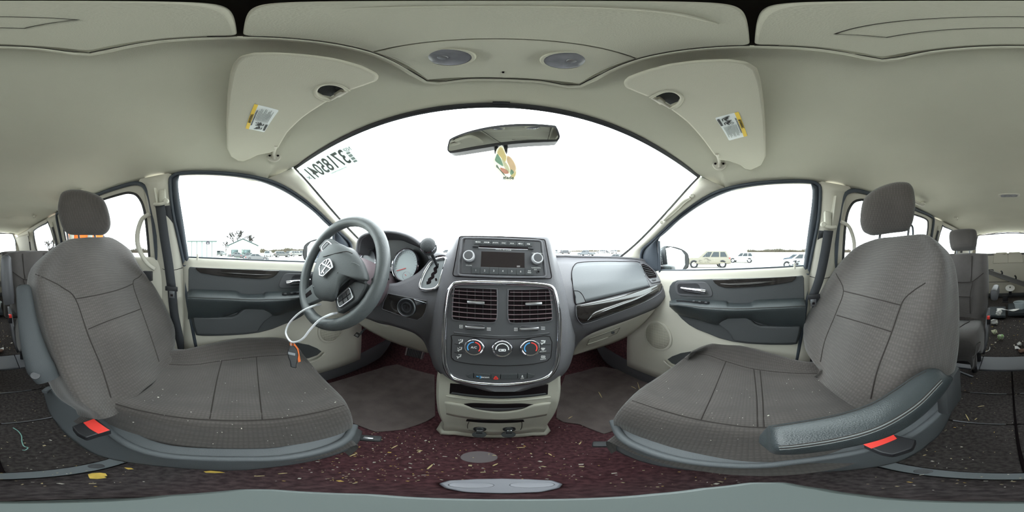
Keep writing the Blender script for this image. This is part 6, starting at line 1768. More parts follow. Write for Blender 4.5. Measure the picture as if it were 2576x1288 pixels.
far = [(1402, 70, .3, 'suv', 'light', 'pale far car second to the right of the radio'), (1421, 66, -1.1, 'suv', 'dark', 'dark far car left of the grey pickup, closest to it'), (1410, 80, -.4, 'sedan', 'dark', 'dark far low car between two pale ones beyond the dashboard'), (1512, 72, -1.5, 'suv', 'light', 'pale far car just right of the grey pickup'), (1524, 76, -1.0, 'sedan', 'dark', 'dark far low car right of the grey pickup, second from it'), (1541, 70, -.7, 'suv', 'light', 'pale far car beside the right windscreen pillar'), (1122, 75, -1.2, 'suv', 'dark', 'dark far car between gear lever and radio')]
for az, r, h, k, c, lb in far:
    car(az, r, h, 4.5, 1.8, 1.6 if k == 'suv' else 1.4, paint('far_' + c, (186, 188, 190) if c == 'light' else (96, 98, 102)), lb, k, 'far cars beyond the windscreen', False)
lot = [(597, 40, 1.2, 'sedan', (128, 130, 132), 'grey saloon car in front of the gabled shed, partly hidden by a mound'), (630, 37, 1.5, 'sedan', (110, 112, 116), 'dark grey saloon car just right of the gabled shed, left of its twin'), (645, 31, 1.4, 'sedan', (132, 132, 134), 'grey saloon car right of the gabled shed, right of its twin'), (676, 46, .2, 'suv', (214, 216, 218), 'white car seen from behind between shed and wreck row'), (557, 52, .5, 'suv', (196, 196, 198), 'pale van at the far end of the long low building'),
       (710, 44, 1.3, 'suv', (120, 118, 116), 'grey far car in the wreck row, first from the left'), (729, 54, 1.7, 'sedan', (90, 90, 92), 'dark far car in the wreck row, second from the left'), (746, 49, 1.1, 'suv', (170, 168, 164), 'pale far car in the wreck row, third from the left'), (755, 60, 1.5, 'sedan', (100, 98, 98), 'dark far car in the wreck row, fourth from the left'), (768, 52, 1.4, 'suv', (150, 150, 150), 'grey far car in the wreck row, last before the side mirror')]
for az, r, h, k, c, lb in lot:
    car(az, r, h, 4.5, 1.8, 1.6 if k == 'suv' else 1.4, paint('lot', c), lb, k, 'cars on the lot outside the left window', False)

# sheds, mound, sign
shed_m = mat('pale_green_cladding', (150, 168, 160), .7)
roof_m = mat('shed_roof', (74, 84, 86), .7)
def shed(name, label, az0, az1, r, h, ridge, depth=10):
    a, b = lev(az0, r), lev(az1, r)
    up = LEAN @ V((0, 0, 1))
    t = thing(name, label, 'building', tuple(a.lerp(b, .5)))
    away = (a.lerp(b, .5) - EYE)
    away = (away - up * away.dot(up)).normalized() * depth
    rt = (b - a)
    g = [a, b, b + up * h, a.lerp(b, .5) + up * (h + ridge), a + up * h] if ridge else [a, b, b + up * h, a + up * h]
    plate('wall', g, away * 1.0, shed_m, t)
    if ridge:
        m_ = a.lerp(b, .5) + up * (h + ridge)
        for e in (a, b):
            p = e + up * h
            d = (p - m_)
            q = p + d * .08
            plate('roof', [m_ + up * .12 - away * .03, q + up * .12 - away * .03, q + up * .12 + away * 1.03, m_ + up * .12 + away * 1.03], .15, roof_m, t)
        for u in (.22, .64):
            c = a + rt * u + up * h * .48 - away * .004
            w_, h_ = rt.normalized() * .85, up * .55
            wn = plate('window', [c - w_ - h_, c + w_ - h_, c + w_ + h_, c - w_ + h_], .1, M['carglass'], t)
            plate('pane', [c - w_ * .85 - h_ * .8, c + w_ * .85 - h_ * .8, c + w_ * .85 + h_ * .8, c - w_ * .85 + h_ * .8], .12, mat('pale_pane', (110, 130, 130), .3), wn)
        c = a + rt * .46
        plate('door', [c, c + rt.normalized() * 1.0, c + rt.normalized() * 1.0 + up * 2.1, c + up * 2.1], .08, roof_m, t)
    else:
        plate('roof', [a + up * h - away * .05, b + up * h - away * .05, b + up * (h + .4) + away, a + up * (h + .4) + away], .2, roof_m, t)
        for k in range(1, 6):
            c = a.lerp(b, k / 6)
            tube('wall_seam', [c - away * .005, c + up * h - away * .005], .05, roof_m, t, n=1, seg=6)
    return t
shed('shed', 'pale green gabled shed with two windows outside the left window', 574, 648, 42, 3.0, 1.7)
shed('long_building', 'long low pale building left of the gabled shed', 470, 546, 44, 4.2, 0)
md = []
for az, r, h in ((560, 30, 0), (575, 30, .35), (590, 30, .55), (605, 30, .35), (622, 30, 0)): md.append(lev(az, r, h))
rows = [[lev(az, r, h * k) for az, h in ((548, 0), (560, .3), (572, .7), (586, .75), (598, .4), (612, 0))] for r, k in ((27, -.05), (29, .7), (31, 1), (33, .6), (35, -.05))]
mo = net('gravel_mound', rows, mat('mound_gravel', (214, 212, 206), .95), None, 3, 3, .05, face=tuple(EYE + V((0, 0, 30))))
tag(mo, 'low pale gravel mound in front of the gabled shed', 'mound')
sg = thing('round_sign', 'dark round sign with a white bar on a thin pole outside the left window', 'sign', tuple(lev(523, 14)))
c = EYE + ray(523, 611) * 14
ax = (EYE - c).normalized()
lathe('sign_disc', [(.17, 0), (.17, .02), (0, .02)], c, ax, mat('sign_dark', (36, 32, 44), .6), sg, seg=24)
r_, u_, n_ = basis(ax)
bars('sign_print', [(c + n_ * .021 - u_ * .15, c + n_ * .021 + u_ * .02, .05)], .05, .002, M['white'], sg, n_)
tube('pole', [c - n_ * .03, c - n_ * .03 - u_ * 1.0, lev(523, 14.03)], .012, mat('white_pole', (236, 238, 238), .6), sg, n=1, seg=8)

# bare trees and far scrub
bark = mat('bare_twigs', (40, 36, 34), .9)
def bare_tree(az, r, h, label, sd, group=None, n0=5):
    rr = random.Random(sd)
    o = lev(az, r)
    up = LEAN @ V((0, 0, 1))
    t = thing('bare_tree', label, 'tree', tuple(o), group)
    segs = []
    def grow(p, d, L_, w_, k):
        q = p + d * L_
        segs.append((p, q, max(w_, .0021 * r)))
        if k == 0: return
        for _ in range(rr.choice((2, 3, 3))):
            e = (d + V((rr.uniform(-1, 1), rr.uniform(-1, 1), rr.uniform(-.4, .6))) * .85).normalized()
            grow(p.lerp(q, rr.uniform(.55, 1)), e, L_ * rr.uniform(.55, .8), w_ * .66, k - 1)
    trunk_top = o + up * h * .22
    segs.append((o, trunk_top, h * .028))
    tr = tube('trunk', [o, trunk_top], h * .022, bark, t, n=1, seg=6)
    segs.clear()
    for _ in range(3):
        grow(trunk_top, (up + V((rr.uniform(-.7, .7), rr.uniform(-.7, .7), rr.uniform(0, .3)))).normalized(), h * .27, h * .024, n0 - 1)
    bm = bmesh.new()
    for p, q, w_ in segs:
        d = (q - p).normalized()
        x = d.orthogonal().normalized(); y = d.cross(x)
        a = [bm.verts.new(p + (x * math.cos(k) + y * math.sin(k)) * w_) for k in (0, 2.1, 4.2)]
        b = [bm.verts.new(q + (x * math.cos(k) + y * math.sin(k)) * w_ * .6) for k in (0, 2.1, 4.2)]
        for i in range(3): bm.faces.new((a[i], a[(i + 1) % 3], b[(i + 1) % 3], b[i]))
    finish('branches', bm, bark, t, recalc=True)
bare_tree(596, 58, 11.5, 'tall bare tree behind the gabled shed, its left one', 3, None, 5)
bare_tree(622, 60, 9.5, 'smaller bare tree rising right of the shed ridge', 5, None, 5)
bare_tree(568, 62, 6.5, 'low bare tree just left of the gabled shed', 8, None, 4)
bare_tree(500, 66, 6.0, 'bare tree above the long low building', 11, None, 4)
bare_tree(122, 24, 5.0, 'bare tree seen through the small window at the left rear', 14, None, 5)
scrub = mat('far_bare_scrub', (84, 74, 64), .95, col2=(76, 74, 60), vscale=.5)
def treeline(az0, az1, r, h, label, sd, name='scrub'):
    rr = random.Random(sd)
    bm = bmesh.new()
    up = LEAN @ V((0, 0, 1))
    n = int(abs(az1 - az0) * 16)
    for k in range(n):
        az = az0 + (az1 - az0) * rr.random()
        hh = h * rr.uniform(.35, 1) * (.72 + .18 * math.sin(az * .07 + sd) + .10 * math.sin(az * .19 + 2 * sd))
        o = lev(az, r + rr.uniform(-5, 5))
        d = (up + V((rr.uniform(-.35, .35), rr.uniform(-.35, .35), 0))).normalized()
        x = d.orthogonal().normalized(); y = d.cross(x)
        w_ = rr.uniform(.06, .16)
        a = [bm.verts.new(o + (x * math.cos(q) + y * math.sin(q)) * w_) for q in (0, 2.1, 4.2)]
        b = bm.verts.new(o + d * hh)
        for i in range(3): bm.faces.new((a[i], a[(i + 1) % 3], b))
        for _ in range(3):
            p = o + d * hh * rr.uniform(.3, .9)
            e = (d + V((rr.uniform(-1, 1), rr.uniform(-1, 1), rr.uniform(-.2, .5)))).normalized() * hh * .35
            s_ = e.orthogonal().normalized() * w_ * .8
            bm.faces.new([bm.verts.new(p - s_), bm.verts.new(p + s_), bm.verts.new(p + e)])
    o_ = finish(name, bm, scrub, None)
    tag(o_, label, 'scrub', kind='stuff')
treeline(655, 790, 85, 3.0, 'line of bare brown scrub on the horizon outside the left window', 1)
treeline(300, 470, 85, 3.4, 'line of bare scrub on the horizon seen through the left sliding door', 2)
treeline(1880, 2040, 95, 2.6, 'line of bare yellowish scrub on the horizon outside the right window', 3)
treeline(1385, 1560, 110, 1.6, 'thin line of scrub on the horizon beyond the windscreen', 4)
treeline(2050, 2140, 90, 2.4, 'line of scrub on the horizon seen through the right sliding door', 5)

# wing mirrors ------------------------------------------------------------------
for s, nm in ((1, 'right'), (-1, 'left')):
    c = V((.93, .47, .86))
    n = V((-.45, -.89, .05)).normalized()
    ho = [(1676, 622), (1681, 619), (1708, 623.7), (1727, 634.5), (1733, 647), (1733, 668), (1725, 678), (1700, 683), (1682, 684), (1677, 670), (1673, 640)]
    gi = [(1675, 625), (1687, 621.5), (1714, 630), (1722, 641), (1723, 666), (1717, 677), (1684, 680), (1680, 668)]
    t = thing('wing_mirror', 'black wing mirror outside the %s front window' % nm, 'mirror', tuple(mir(c, s)))
    P = [mir(ppl(*q, c, n), s) for q in ho]
    k = sum(P, V((0, 0, 0))) / len(P)
    nn = mir(n, s)
    rows = [P, [k + (p - k) * 1.03 - nn * .03 for p in P], [k + (p - k) * .9 - nn * .09 for p in P], [k + (p - k) * .5 - nn * .13 for p in P], [k + (p - k) * .05 - nn * .135 for p in P]]
    net('housing', rows, mat('mirror_housing', (26, 28, 32), .5, spec=.3), t, 3, 3, 0, face=None, cu=True)
    plate('housing_rim', P, .01, mat('mirror_rim', (20, 20, 23), .5, spec=.3), t, .002)
    plate('mirror_glass', [mir(ppl(*q, c + n * .003, n), s) for q in gi], .002, mat('wing_mirror_silver', (228, 232, 234), .04, 1.0), t)
    q = mir(V((.755, .45, .785)), s)
    tube('mirror_arm', [q, q + V((s * .06, .01, .005)), k - nn * .05 + V((0, 0, -.05))], [.035, .03, .03], M['black'], t, n=3, flat=.6)
    box('arm_foot', q, (.05, .12, .05), M['black'], t, .012)
    IH = [mir(ppl(*q, c - n * .04, n), s) for q in ((1657, 645), (1663, 629), (1676, 621), (1681, 650), (1682, 683), (1664, 681), (1657, 668))]
    pillow('inner_housing', IH, None, nn, .02, .05, mat('mirror_shell', (34, 38, 43), .5), t)

# person in a work vest outside the left sliding door -------------------------------
o = lev(213, 1.78)
up = LEAN @ V((0, 0, 1))
fwd = (EYE - o); fwd = (fwd - up * fwd.dot(up)).normalized()
fwd = (fwd + LEAN @ V((.8, .5, 0))).normalized()
lft = up.cross(fwd)
pr = thing('person', 'person in an orange work vest with pale reflective bands standing outside the left sliding door', 'person', tuple(o))
def pw(x, y, z): return o + lft * x + fwd * y + up * (z * 1.03)
def skin(name, joints, bones, m, parent, levels=2, root=0):
    me = bpy.data.meshes.new(name)
    me.from_pydata([tuple(p) for p, r in joints], bones, [])
    ob = bpy.data.objects.new(name, me)
    me.materials.append(m)
    link(ob, parent)
    md = ob.modifiers.new('skin', 'SKIN')
    md.use_smooth_shade = True
    for i, (p, r) in enumerate(joints):
        me.skin_vertices[0].data[i].radius = r if isinstance(r, tuple) else (r, r)
    me.skin_vertices[0].data[root].use_root = True
    sd_ = ob.modifiers.new('smooth', 'SUBSURF')
    sd_.levels = sd_.render_levels = levels
    return ob
J = [(pw(0, 0, .95), (.16, .12)), (pw(0, .01, 1.15), (.15, .11)), (pw(0, .01, 1.36), (.17, .115)), (pw(0, 0, 1.50), (.07, .07)), (pw(0, .01, 1.56), (.055, .055)),
     (pw(.19, 0, 1.42), .055), (pw(.25, -.02, 1.14), .045), (pw(.23, .10, .92), .035), (pw(-.19, 0, 1.42), .055), (pw(-.25, -.02, 1.14), .045), (pw(-.23, .10, .92), .035),
     (pw(.10, 0, .88), .085), (pw(.11, .02, .50), .062), (pw(.11, -.01, .10), .045), (pw(.12, .12, .04), .04), (pw(-.10, 0, .88), .085), (pw(-.11, .02, .50), .062), (pw(-.11, -.01, .10), .045), (pw(-.12, .12, .04), .04)]
Bn = [(0, 1), (1, 2), (2, 3), (3, 4), (2, 5), (5, 6), (6, 7), (2, 8), (8, 9), (9, 10), (0, 11), (11, 12), (12, 13), (13, 14), (0, 15), (15, 16), (16, 17), (17, 18)]
body = skin('body', J, Bn, mat('dark_work_clothes', (56, 60, 70), .9), pr)
skn = mat('skin', (214, 170, 146), .6)
hd = _closed('head', [[pw(.072 * w_ * math.sin(a), .012 + (.088 if math.cos(a) > 0 else .095) * w_ * math.cos(a), 1.54 + h) for a in [k * 2 * PI / 14 for k in range(14)]] for h, w_ in ((.0, .45), (.03, .78), (.07, .95), (.12, 1.0), (.17, .97), (.21, .75), (.235, .25))], skn, pr, 2, 2)
_closed('nose', [[pw(x_, .10 + d_, 1.635 + z_) for x_, d_ in ((-.013, 0), (0, k_), (.013, 0), (0, -.02))] for z_, k_ in ((.03, .004), (.0, .022), (-.012, .012))], skn, hd, 2, 2)
for s in (-1, 1):
    box('eye', pw(s * .028, .096, 1.66), (.02, .012, .010), mat('eye_dark', (40, 36, 34), .3), hd, .004, (lft, fwd, up))
    box('ear', pw(s * .076, .0, 1.64), (.014, .03, .055), skn, hd, .006, (lft, fwd, up))
box('mouth', pw(0, .094, 1.595), (.045, .012, .008), mat('lips', (170, 110, 100), .5), hd, .003, (lft, fwd, up))
_closed('cap', [[pw(.079 * w_ * math.sin(a), .008 + .099 * w_ * math.cos(a), 1.69 + h) for a in [k * 2 * PI / 14 for k in range(14)]] for h, w_ in ((0, 1), (.04, .96), (.075, .7), (.09, .2))], mat('dark_cap', (44, 46, 52), .9), pr, 2, 2)
vest = _closed('vest', [[pw(w_ * math.sin(a), .01 + d_ * math.cos(a), z_) for a in [k * 2 * PI / 20 for k in range(20)]] for z_, w_, d_ in ((.86, .205, .155), (1.0, .20, .15), (1.2, .195, .145), (1.36, .215, .15), (1.44, .20, .135), (1.485, .13, .10))], mat('orange_vest', (214, 96, 12), .8), pr, 2, 3)
refl = mat('reflective_band', (140, 142, 132), .5)
for z_ in (1.02, 1.22):
    _closed('vest_band', [[pw((w_) * math.sin(a), .01 + d_ * math.cos(a), z_ + h) for a in [k * 2 * PI / 20 for k in range(20)]] for h, w_, d_ in ((-.025, .206, .157), (.025, .205, .156))], refl, vest, 2, 2)
for s in (-1, 1):
    net('vest_band', [[pw(s * (.07 + x_), y_, z_) for x_ in (0, .05)] for y_, z_ in ((.165, 1.2), (.168, 1.36), (.155, 1.44), (.09, 1.505), (0, 1.52), (-.09, 1.49), (-.155, 1.36), (-.16, 1.2))], refl, vest, 2, 3, .004, face=tuple(pw(0, 3, 1.8)))
for s in (-1, 1):
    base = pw(s * .23, .10, .92)
    fl_ = [((0, 0, 0), .026), ((0, .03, -.05), .030)]
    for k in range(4):
        pts_ = [pw(s * .23 + (k - 1.5) * .018, .135, .865), pw(s * .23 + (k - 1.5) * .019, .15, .825 - .004 * (k in (1, 2))), pw(s * .23 + (k - 1.5) * .018, .145, .79 - .006 * (k in (1, 2)))]
        tube('finger', pts_, [.009, .0085, .006], skn, body, n=2, seg=8)
    tube('finger', [pw(s * .20, .125, .89), pw(s * .175, .15, .86), pw(s * .178, .165, .835)], [.011, .009, .007], skn, body, n=2, seg=8)
    box('palm', pw(s * .23, .122, .89), (.075, .03, .075), skn, body, .012, (lft, fwd, up))

# ================================================================ stand, litter and small things
# camera stand: slim pole under the eye, its head plate just below the lens
_cr = LEAN @ V((1, 0, 0)); _cf = LEAN @ V((0, 1, 0)); _cu = LEAN @ V((0, 0, 1))
stm = mat('grey_green_stand', (80, 87, 86), .5, spec=.5)
st = thing('camera_stand', 'grey green camera stand with a slim pole rising from the carpet between the front seats', 'stand', (0, 0, 0))
lathe('stand_base', [(.055, 0), (.055, .010), (.04, .016), (.014, .022)], (0, 0, .001), (0, 0, 1), stm, st, seg=28)
tube('stand_pole', [V((0, 0, .015)), V((0, 0, .4)), EYE - _cu * .15], .010, stm, st, n=1, seg=14)
c = EYE - _cu * .140
P = [c + _cr * a + _cf * b for a, b in ((-.020, .002), (-.016, .0065), (-.012, .0105), (0, .0112), (.012, .0105), (.019, .0085), (.026, .003), (.026, -.003), (.019, -.007), (.012, -.0085), (0, -.0085), (-.012, -.0082), (-.016, -.0055), (-.020, -.002))]
plate('head_plate', P, .012, stm, st, .0015)
# silver piece lying in front of it
q = [pt(*p, z=.012) for p in ((1104, 1216), (1130, 1208), (1200, 1204.5), (1262, 1203.5), (1330, 1205), (1390, 1208), (1416, 1217), (1408, 1227), (1360, 1238), (1262, 1241), (1170, 1238), (1120, 1228))]
sp_ = thing('silver_trim_piece', 'silver grey oblong plastic piece lying on the carpet in front of the camera stand', 'plastic piece', tuple(q[3]))
plate('shell', q, .012, mat('silver_plastic', (146, 148, 158), .4, spec=.6), sp_, .003, 3)
k = sum(q, V((0, 0, 0))) / len(q)
for s in (-1, 1):
    cc = k + V((s * .026, .002, .0005))
    lathe('shallow_dish', [(.020, .0), (.019, .0012), (.012, .0004), (0, .0002)], cc, (0, 0, 1), mat('silver_plastic_dish', (164, 166, 176), .35), sp_, seg=20, ell=.8)

pale = [mat('chip_pale', (190, 176, 140), .9), mat('chip_white', (206, 202, 190), .9), mat('chip_yellow', (206, 172, 96), .9)]
rr = random.Random(42)
def flakes(name, label, spots, sizes, tone=None):
    bm = bmesh.new()
    k = 0
    for (p, n) in spots:
        n = n.normalized()
        x = n.orthogonal().normalized(); y = n.cross(x)
        a0 = rr.uniform(0, 6.28)
        x, y = x * math.cos(a0) + y * math.sin(a0), y * math.cos(a0) - x * math.sin(a0)
        L_ = rr.uniform(*sizes) * (1 if rr.random() < .85 else 2.2)
        w_ = L_ * rr.uniform(.25, .8)
        lo = [bm.verts.new(p + x * a * L_ + y * b * w_ + n * .0002) for a, b in ((-.5, -.3), (.4, -.5), (.5, .35), (-.3, .5))]
        hi = [bm.verts.new(v_.co + n * (.0012 + L_ * .12) - x * v_.co.dot(x) * 0) for v_ in lo]
        fs = [bm.faces.new(hi)] + [bm.faces.new((lo[i], lo[(i + 1) % 4], hi[(i + 1) % 4], hi[i])) for i in range(4)]
        mi = rr.choice((0, 0, 0, 1, 1, 2)) if tone is None else tone
        for f in fs: f.material_index = mi
    o = finish(name, bm, pale, None, recalc=True)
    return tag(o, label, 'debris', kind='stuff')
UP = V((0, 0, 1))
def on_floor(n, pxr, pyr, bias=None):
    out = []
    while len(out) < n:
        px, py = rr.uniform(*pxr), rr.uniform(*pyr)
        if bias and rr.random() > bias(px, py): continue
        p = pt(px, py, z=.002)
        if abs(p.x) < .7 and -.99 < p.y < .75: out.append((p, UP))
    return out
flakes('floor_debris', 'fine pale wood chips and crumbs scattered over the flare-tinted front carpet', on_floor(260, (640, 1110), (1085, 1215), lambda x, y: .25 + .75 * (800 < x < 1100)) + on_floor(120, (1100, 1520), (1105, 1215)) + on_floor(60, (1400, 1640), (945, 1085)) + on_floor(60, (1520, 1900), (1150, 1225)), (.0016, .0042))
flakes('floor_debris', 'pale crumbs scattered over the black floor lids behind the front seats', on_floor(90, (2200, 2576), (940, 1180)) + on_floor(60, (0, 320), (950, 1160)) + on_floor(30, (0, 420), (1165, 1225)) + on_floor(24, (2150, 2576), (1190, 1235)), (.0016, .004))
spots = [(V((rr.uniform(-.35, .35), y, .014 + (y + 1.17) * -.045)), UP) for y in [rr.uniform(-1.9, -1.2) for _ in range(130)]]
flakes('floor_debris', 'pale crumbs and paper bits on the rear carpet behind the second row', spots, (.004, .012))
for nm, n_, reg, lb in (('driver_seat', 46, ((320, 850), (900, 1120)), 'tiny white crumbs on the driver seat cushion'), ('passenger_seat', 46, ((1620, 2180), (930, 1120)), 'tiny white crumbs on the passenger seat cushion')):
    cu_ = [o for o in bpy.data.objects[nm].children if o.name.split('.')[0] == 'cushion'][0]
    out = []
    while len(out) < n_:
        px, py = rr.uniform(*reg[0]), rr.uniform(*reg[1])
        p = on_mesh(cu_, px, py, .0003)
        if p is not None: out.append((p, UP))
    flakes('seat_debris', lb, out, (.001, .0022), 1)

# single pieces
def leaf(name, label, P, m, z=.006, group=None, th=.002, cat='leaf'):
    q = [pt(*p, z=z + .001 * (i % 3)) for i, p in enumerate(P)]
    o = plate(name, q, th, m, None)
    return tag(o, label, cat, group)
yl = mat('yellow_leaf', (236, 200, 96), .8, var=.15, vscale=60)
leaf('dry_leaf', 'yellow dry leaf beside the grey threshold strip left of the camera stand', [(221, 1193), (232, 1190), (252, 1189), (266, 1191), (270, 1197), (262, 1199), (268, 1202), (245, 1205), (226, 1204), (223, 1199)], yl)
leaf('dry_leaf', 'thin yellow dry leaf under the inner edge of the driver seat', [(512, 1186), (530, 1184), (552, 1186), (566, 1189), (540, 1190), (518, 1189)], yl)
leaf('dry_leaf', 'small yellow dry leaf piece at the end of the threshold strip by the driver seat', [(312, 1176), (330, 1177), (336, 1180), (322, 1181)], yl)
leaf('paper_scrap', 'white paper scrap at the far edge of the passenger floor mat', [(1421, 931), (1429, 929), (1436, 933), (1431, 938), (1423, 936)], M['white'], .012, None, .003, 'paper')
straw = mat('straw', (222, 202, 150), .85)
NAMES = ['straw beside the round floor plug, longest one left of it','short straw lying right in front of the floor console','curved straw in the middle of the passenger floor mat','tiny straw by the right foot of the floor console','tiny straw right of the floor plug near the passenger seat','straw at the far right of the passenger floor mat, lying flat','straw at the far right of the passenger floor mat, standing askew','straw at the left edge of the passenger floor mat','straw in the chip heap beside the driver seat front','straw between driver seat lever and floor console','straw far left under the driver seat edge, first of two','straw just left of the floor console foot','straw directly behind the floor plug','straw far left under the driver seat edge, second of two']
SS = [((1075, 1180), (1088, 1168)), ((1300, 1126), (1320, 1126)), ((1506, 986), (1514, 1000)), ((1380, 1141), (1388, 1146)), ((1457, 1118), (1462, 1112)), ((1588, 972), (1600, 978)), ((1604, 962), (1610, 984)), ((1430, 1053), (1440, 1047)), ((880, 1148), (898, 1140)), ((985, 1128), (1000, 1120)), ((700, 1192), (722, 1190)), ((1050, 1138), (1062, 1133)), ((1240, 1172), (1252, 1166)), ((640, 1198), (665, 1197))]
for i, (a, b) in enumerate(SS):
    p, q = pt(*a, z=.009), pt(*b, z=.009)
    o = tube('straw_piece', [p, (p + q) / 2 + V((0, 0, .002)), q], [.0012, .002, .001], straw, None, n=2, seg=6)
    tag(o, 'pale ' + NAMES[i], 'straw', 'straw pieces on the front carpet')
for i, (a, b) in enumerate((((2429, 1042), (2438, 1058)), ((2460, 1023), (2476, 1021)), ((2452, 1056), (2458, 1052)), ((2322, 1146), (2330, 1144)))):
    p, q = pt(*a, z=.004), pt(*b, z=.004)
    o = tube('straw_piece', [p, (p + q) / 2 + V((0, 0, .001)), q], [.0012, .0022, .001], straw, None, n=2, seg=6)
    tag(o, ['slanting thick straw on the black floor lids behind the passenger armrest', 'level straw above the slanting one on the black floor lids', 'small straw between the two big ones on the black floor lids', 'brown straw close to the passenger seat base on the floor lid'][i], 'straw', 'straw pieces on the floor lids')
o = tube('thread_scrap', [pt(a, b, z=.005) for a, b in ((33, 1076), (45, 1084), (54, 1096), (55, 1110), (60, 1122), (70, 1126), (64, 1132), (56, 1132))], .0016, mat('teal_thread', (150, 200, 190), .8), None, n=4, seg=6)
tag(o, 'pale teal squiggle of cord lying on the black floor lid at the left', 'cord')

# cargo area -----------------------------------------------------------------------
o = plate('folded_panel', [V((x, y, z)) for x, y, z in ((-.21, -1.95, .13), (.02, -1.95, .13), (.02, -2.3, .155), (-.21, -2.3, .155))], .05, mat('dark_felt_panel', (58, 64, 68), .9, bump=.4), None, .01)
tag(o, 'dark grey felt panel lying across the rear floor on the left', 'panel')
o = plate('folded_panel', [V((x, y, z)) for x, y, z in ((.05, -1.9, .115), (.28, -1.92, .115), (.28, -2.2, .14), (.05, -2.2, .14))], .04, mat('dark_felt_panel2', (70, 76, 80), .9, bump=.4), None, .01)
tag(o, 'small grey felt panel on the rear floor beside the second row seat', 'panel')
b0 = pt(2488, 684, y=-2.55); b1 = V((-.35, -2.45, .36))
bm_ = thing('loose_beam', 'long dark grey plastic beam leaning across the cargo area before the tailgate', 'beam', tuple(b0.lerp(b1, .5)))
ax = (b1 - b0).normalized()
s_ = ax.cross(V((0, 1, 0))).normalized()
box('beam', b0.lerp(b1, .5), ((b1 - b0).length, .05, .07), mat('beam_grey', (96, 94, 92), .6, bump=.2), bm_, .01, (ax, V((0, 1, 0)) - ax * ax.y, s_))
for t_ in (.3, .62):
    q = b0.lerp(b1, t_) + s_ * .03 * (1 if s_.z > 0 else -1)
    tube('beam_hook', [q, q + V((0, .01, .04)), q + V((.02, .01, .06))], .012, M['black'], bm_, n=3)
box('beam_foot', b1 + V((0, 0, -.10)), (.05, .05, .24), M['black'], bm_, .01)
pw_ = mat('white_paper', (238, 238, 236), .8)
def crumple(name, label, c, size, m, sd, cat='paper', flat=.5):
    r2 = random.Random(sd)
    bm = bmesh.new()
    bmesh.ops.create_icosphere(bm, subdivisions=2, radius=1)
    for v_ in bm.verts:
        k_ = r2.uniform(.55, 1.1)
        v_.co = V(c) + V((v_.co.x * size[0] * k_, v_.co.y * size[1] * k_, (v_.co.z * .9) * size[2] * k_))
    o = finish(name, bm, m, None, recalc=True, smooth=10)
    return tag(o, label, cat)
crumple('crumpled_paper', 'crumpled white paper on the rear floor close to the second row seat', V((.17, -1.78, .08)), (.05, .04, .045), pw_, 1)
crumple('crumpled_paper', 'white crumpled tissue just left of the felt panel edge on the rear floor', V((.12, -1.86, .17)), (.045, .03, .04), pw_, 2)
crumple('crumpled_paper', 'small white and green wrapper on the rear floor before the felt panel', V((.155, -1.56, .06)), (.03, .03, .035), mat('wrapper_pale', (222, 226, 196), .7), 3, 'wrapper')
crumple('green_wrapper', 'bright green and white wrapper in the middle of the rear floor', V((.085, -1.44, .06)), (.035, .03, .035), mat('wrapper_green', (150, 200, 110), .6, col2=(232, 236, 226), vscale=30), 4, 'wrapper')
crumple('crumpled_paper', 'small white paper ball on the open rear carpet behind the grey threshold', V((-.07, -1.33, .04)), (.022, .022, .02), pw_, 5)
crumple('dry_leaf_ball', 'brown withered leaf clump on the rear carpet near the grey threshold', V((-.09, -1.22, .03)), (.04, .03, .018), mat('withered_leaf', (120, 92, 80), .9), 6, 'leaf')
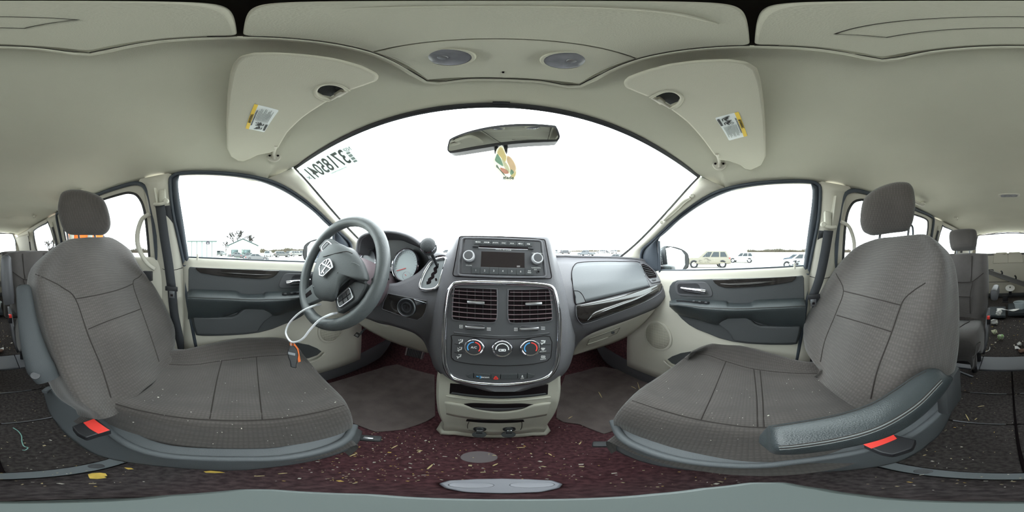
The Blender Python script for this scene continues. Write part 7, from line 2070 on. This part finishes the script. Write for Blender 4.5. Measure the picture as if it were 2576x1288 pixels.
for k, (x, y, lb) in enumerate(((.02, -2.02, 'long white paper sheet lying on the left felt panel edge'), (-.08, -1.28, 'pale twisted paper strip on the rear carpet near the threshold'))):
    L_ = .14 if k == 0 else .05
    z = .16 if k == 0 else .03
    o = net('paper_strip', [[V((x - L_ + 2 * L_ * u, y + .03 * math.sin(u * 5) + d, z + .008 * math.sin(u * 9 + d * 60))) for u in (0, .25, .5, .75, 1)] for d in (0, .02, .04)], pw_, None, 3, 3, .0015, face=(0, -1, 3))
    tag(o, lb, 'paper')
# plastic tub, white lid
tubm = bpy.data.materials.new('clear_plastic')
tubm.use_nodes = True
b_ = tubm.node_tree.nodes['Principled BSDF']
b_.inputs['Base Color'].default_value = lin((214, 226, 230))
b_.inputs['Alpha'].default_value = .55
b_.inputs['Roughness'].default_value = .25
tc_ = V((-.13, -2.06, .146))
tb = thing('plastic_tub', 'clear plastic tub standing on the felt panel behind the left second row seat', 'tub', tuple(tc_))
lathe('tub_wall', [(.0, .002), (.055, .002), (.060, .01), (.075, .085), (.080, .088)], tc_, (0, 0, 1), tubm, tb, seg=28, cap=False)
tube('tub_rim', [tc_ + V((math.cos(k * PI / 8) * .079, math.sin(k * PI / 8) * .079, .088)) for k in range(16)], .004, tubm, tb, closed=True, n=2, seg=8)
ld = thing('white_lid', 'round white lid leaning against the foot of the tailgate', 'lid', (-.02, -2.72, .3))
c = pt(2541, 725, y=-2.70)
lathe('lid_disc', [(.075, 0), (.078, .006), (.070, .012), (.02, .013), (0, .016)], c, (0, .55, .83), mat('lid_white', (240, 240, 240), .5), ld, seg=28)
lathe('lid_knob', [(.014, .014), (.012, .03), (0, .032)], c, (0, .55, .83), M['grey_print'], ld, seg=14)
box('lid_prop', V((c.x, c.y - .02, (c.z + .17) / 2)), (.05, .03, max(.02, c.z - .19)), M['black'], ld, .006)
cup = thing('black_bracket', 'small black bracket standing on the rear sill near the second row seat', 'bracket', (.12, -2.35, .16))
c = pt(2529, 750, y=-2.35)
box('bracket_body', c, (.07, .05, .09), M['black'], cup, .012)
box('bracket_foot', V((c.x, c.y, (c.z - .045 + .16) / 2)), (.09, .07, max(.02, c.z - .20)), M['black'], cup, .006)
wire = tube('hook_wire', [pt(a, b, z=.016) for a, b in ((2478, 885), (2488, 881), (2490, 874), (2484, 872), (2479, 878))], .003, M['white'], None, n=3, seg=8)
tag(wire, 'white bent wire loop on the floor beside the second row seat', 'wire')
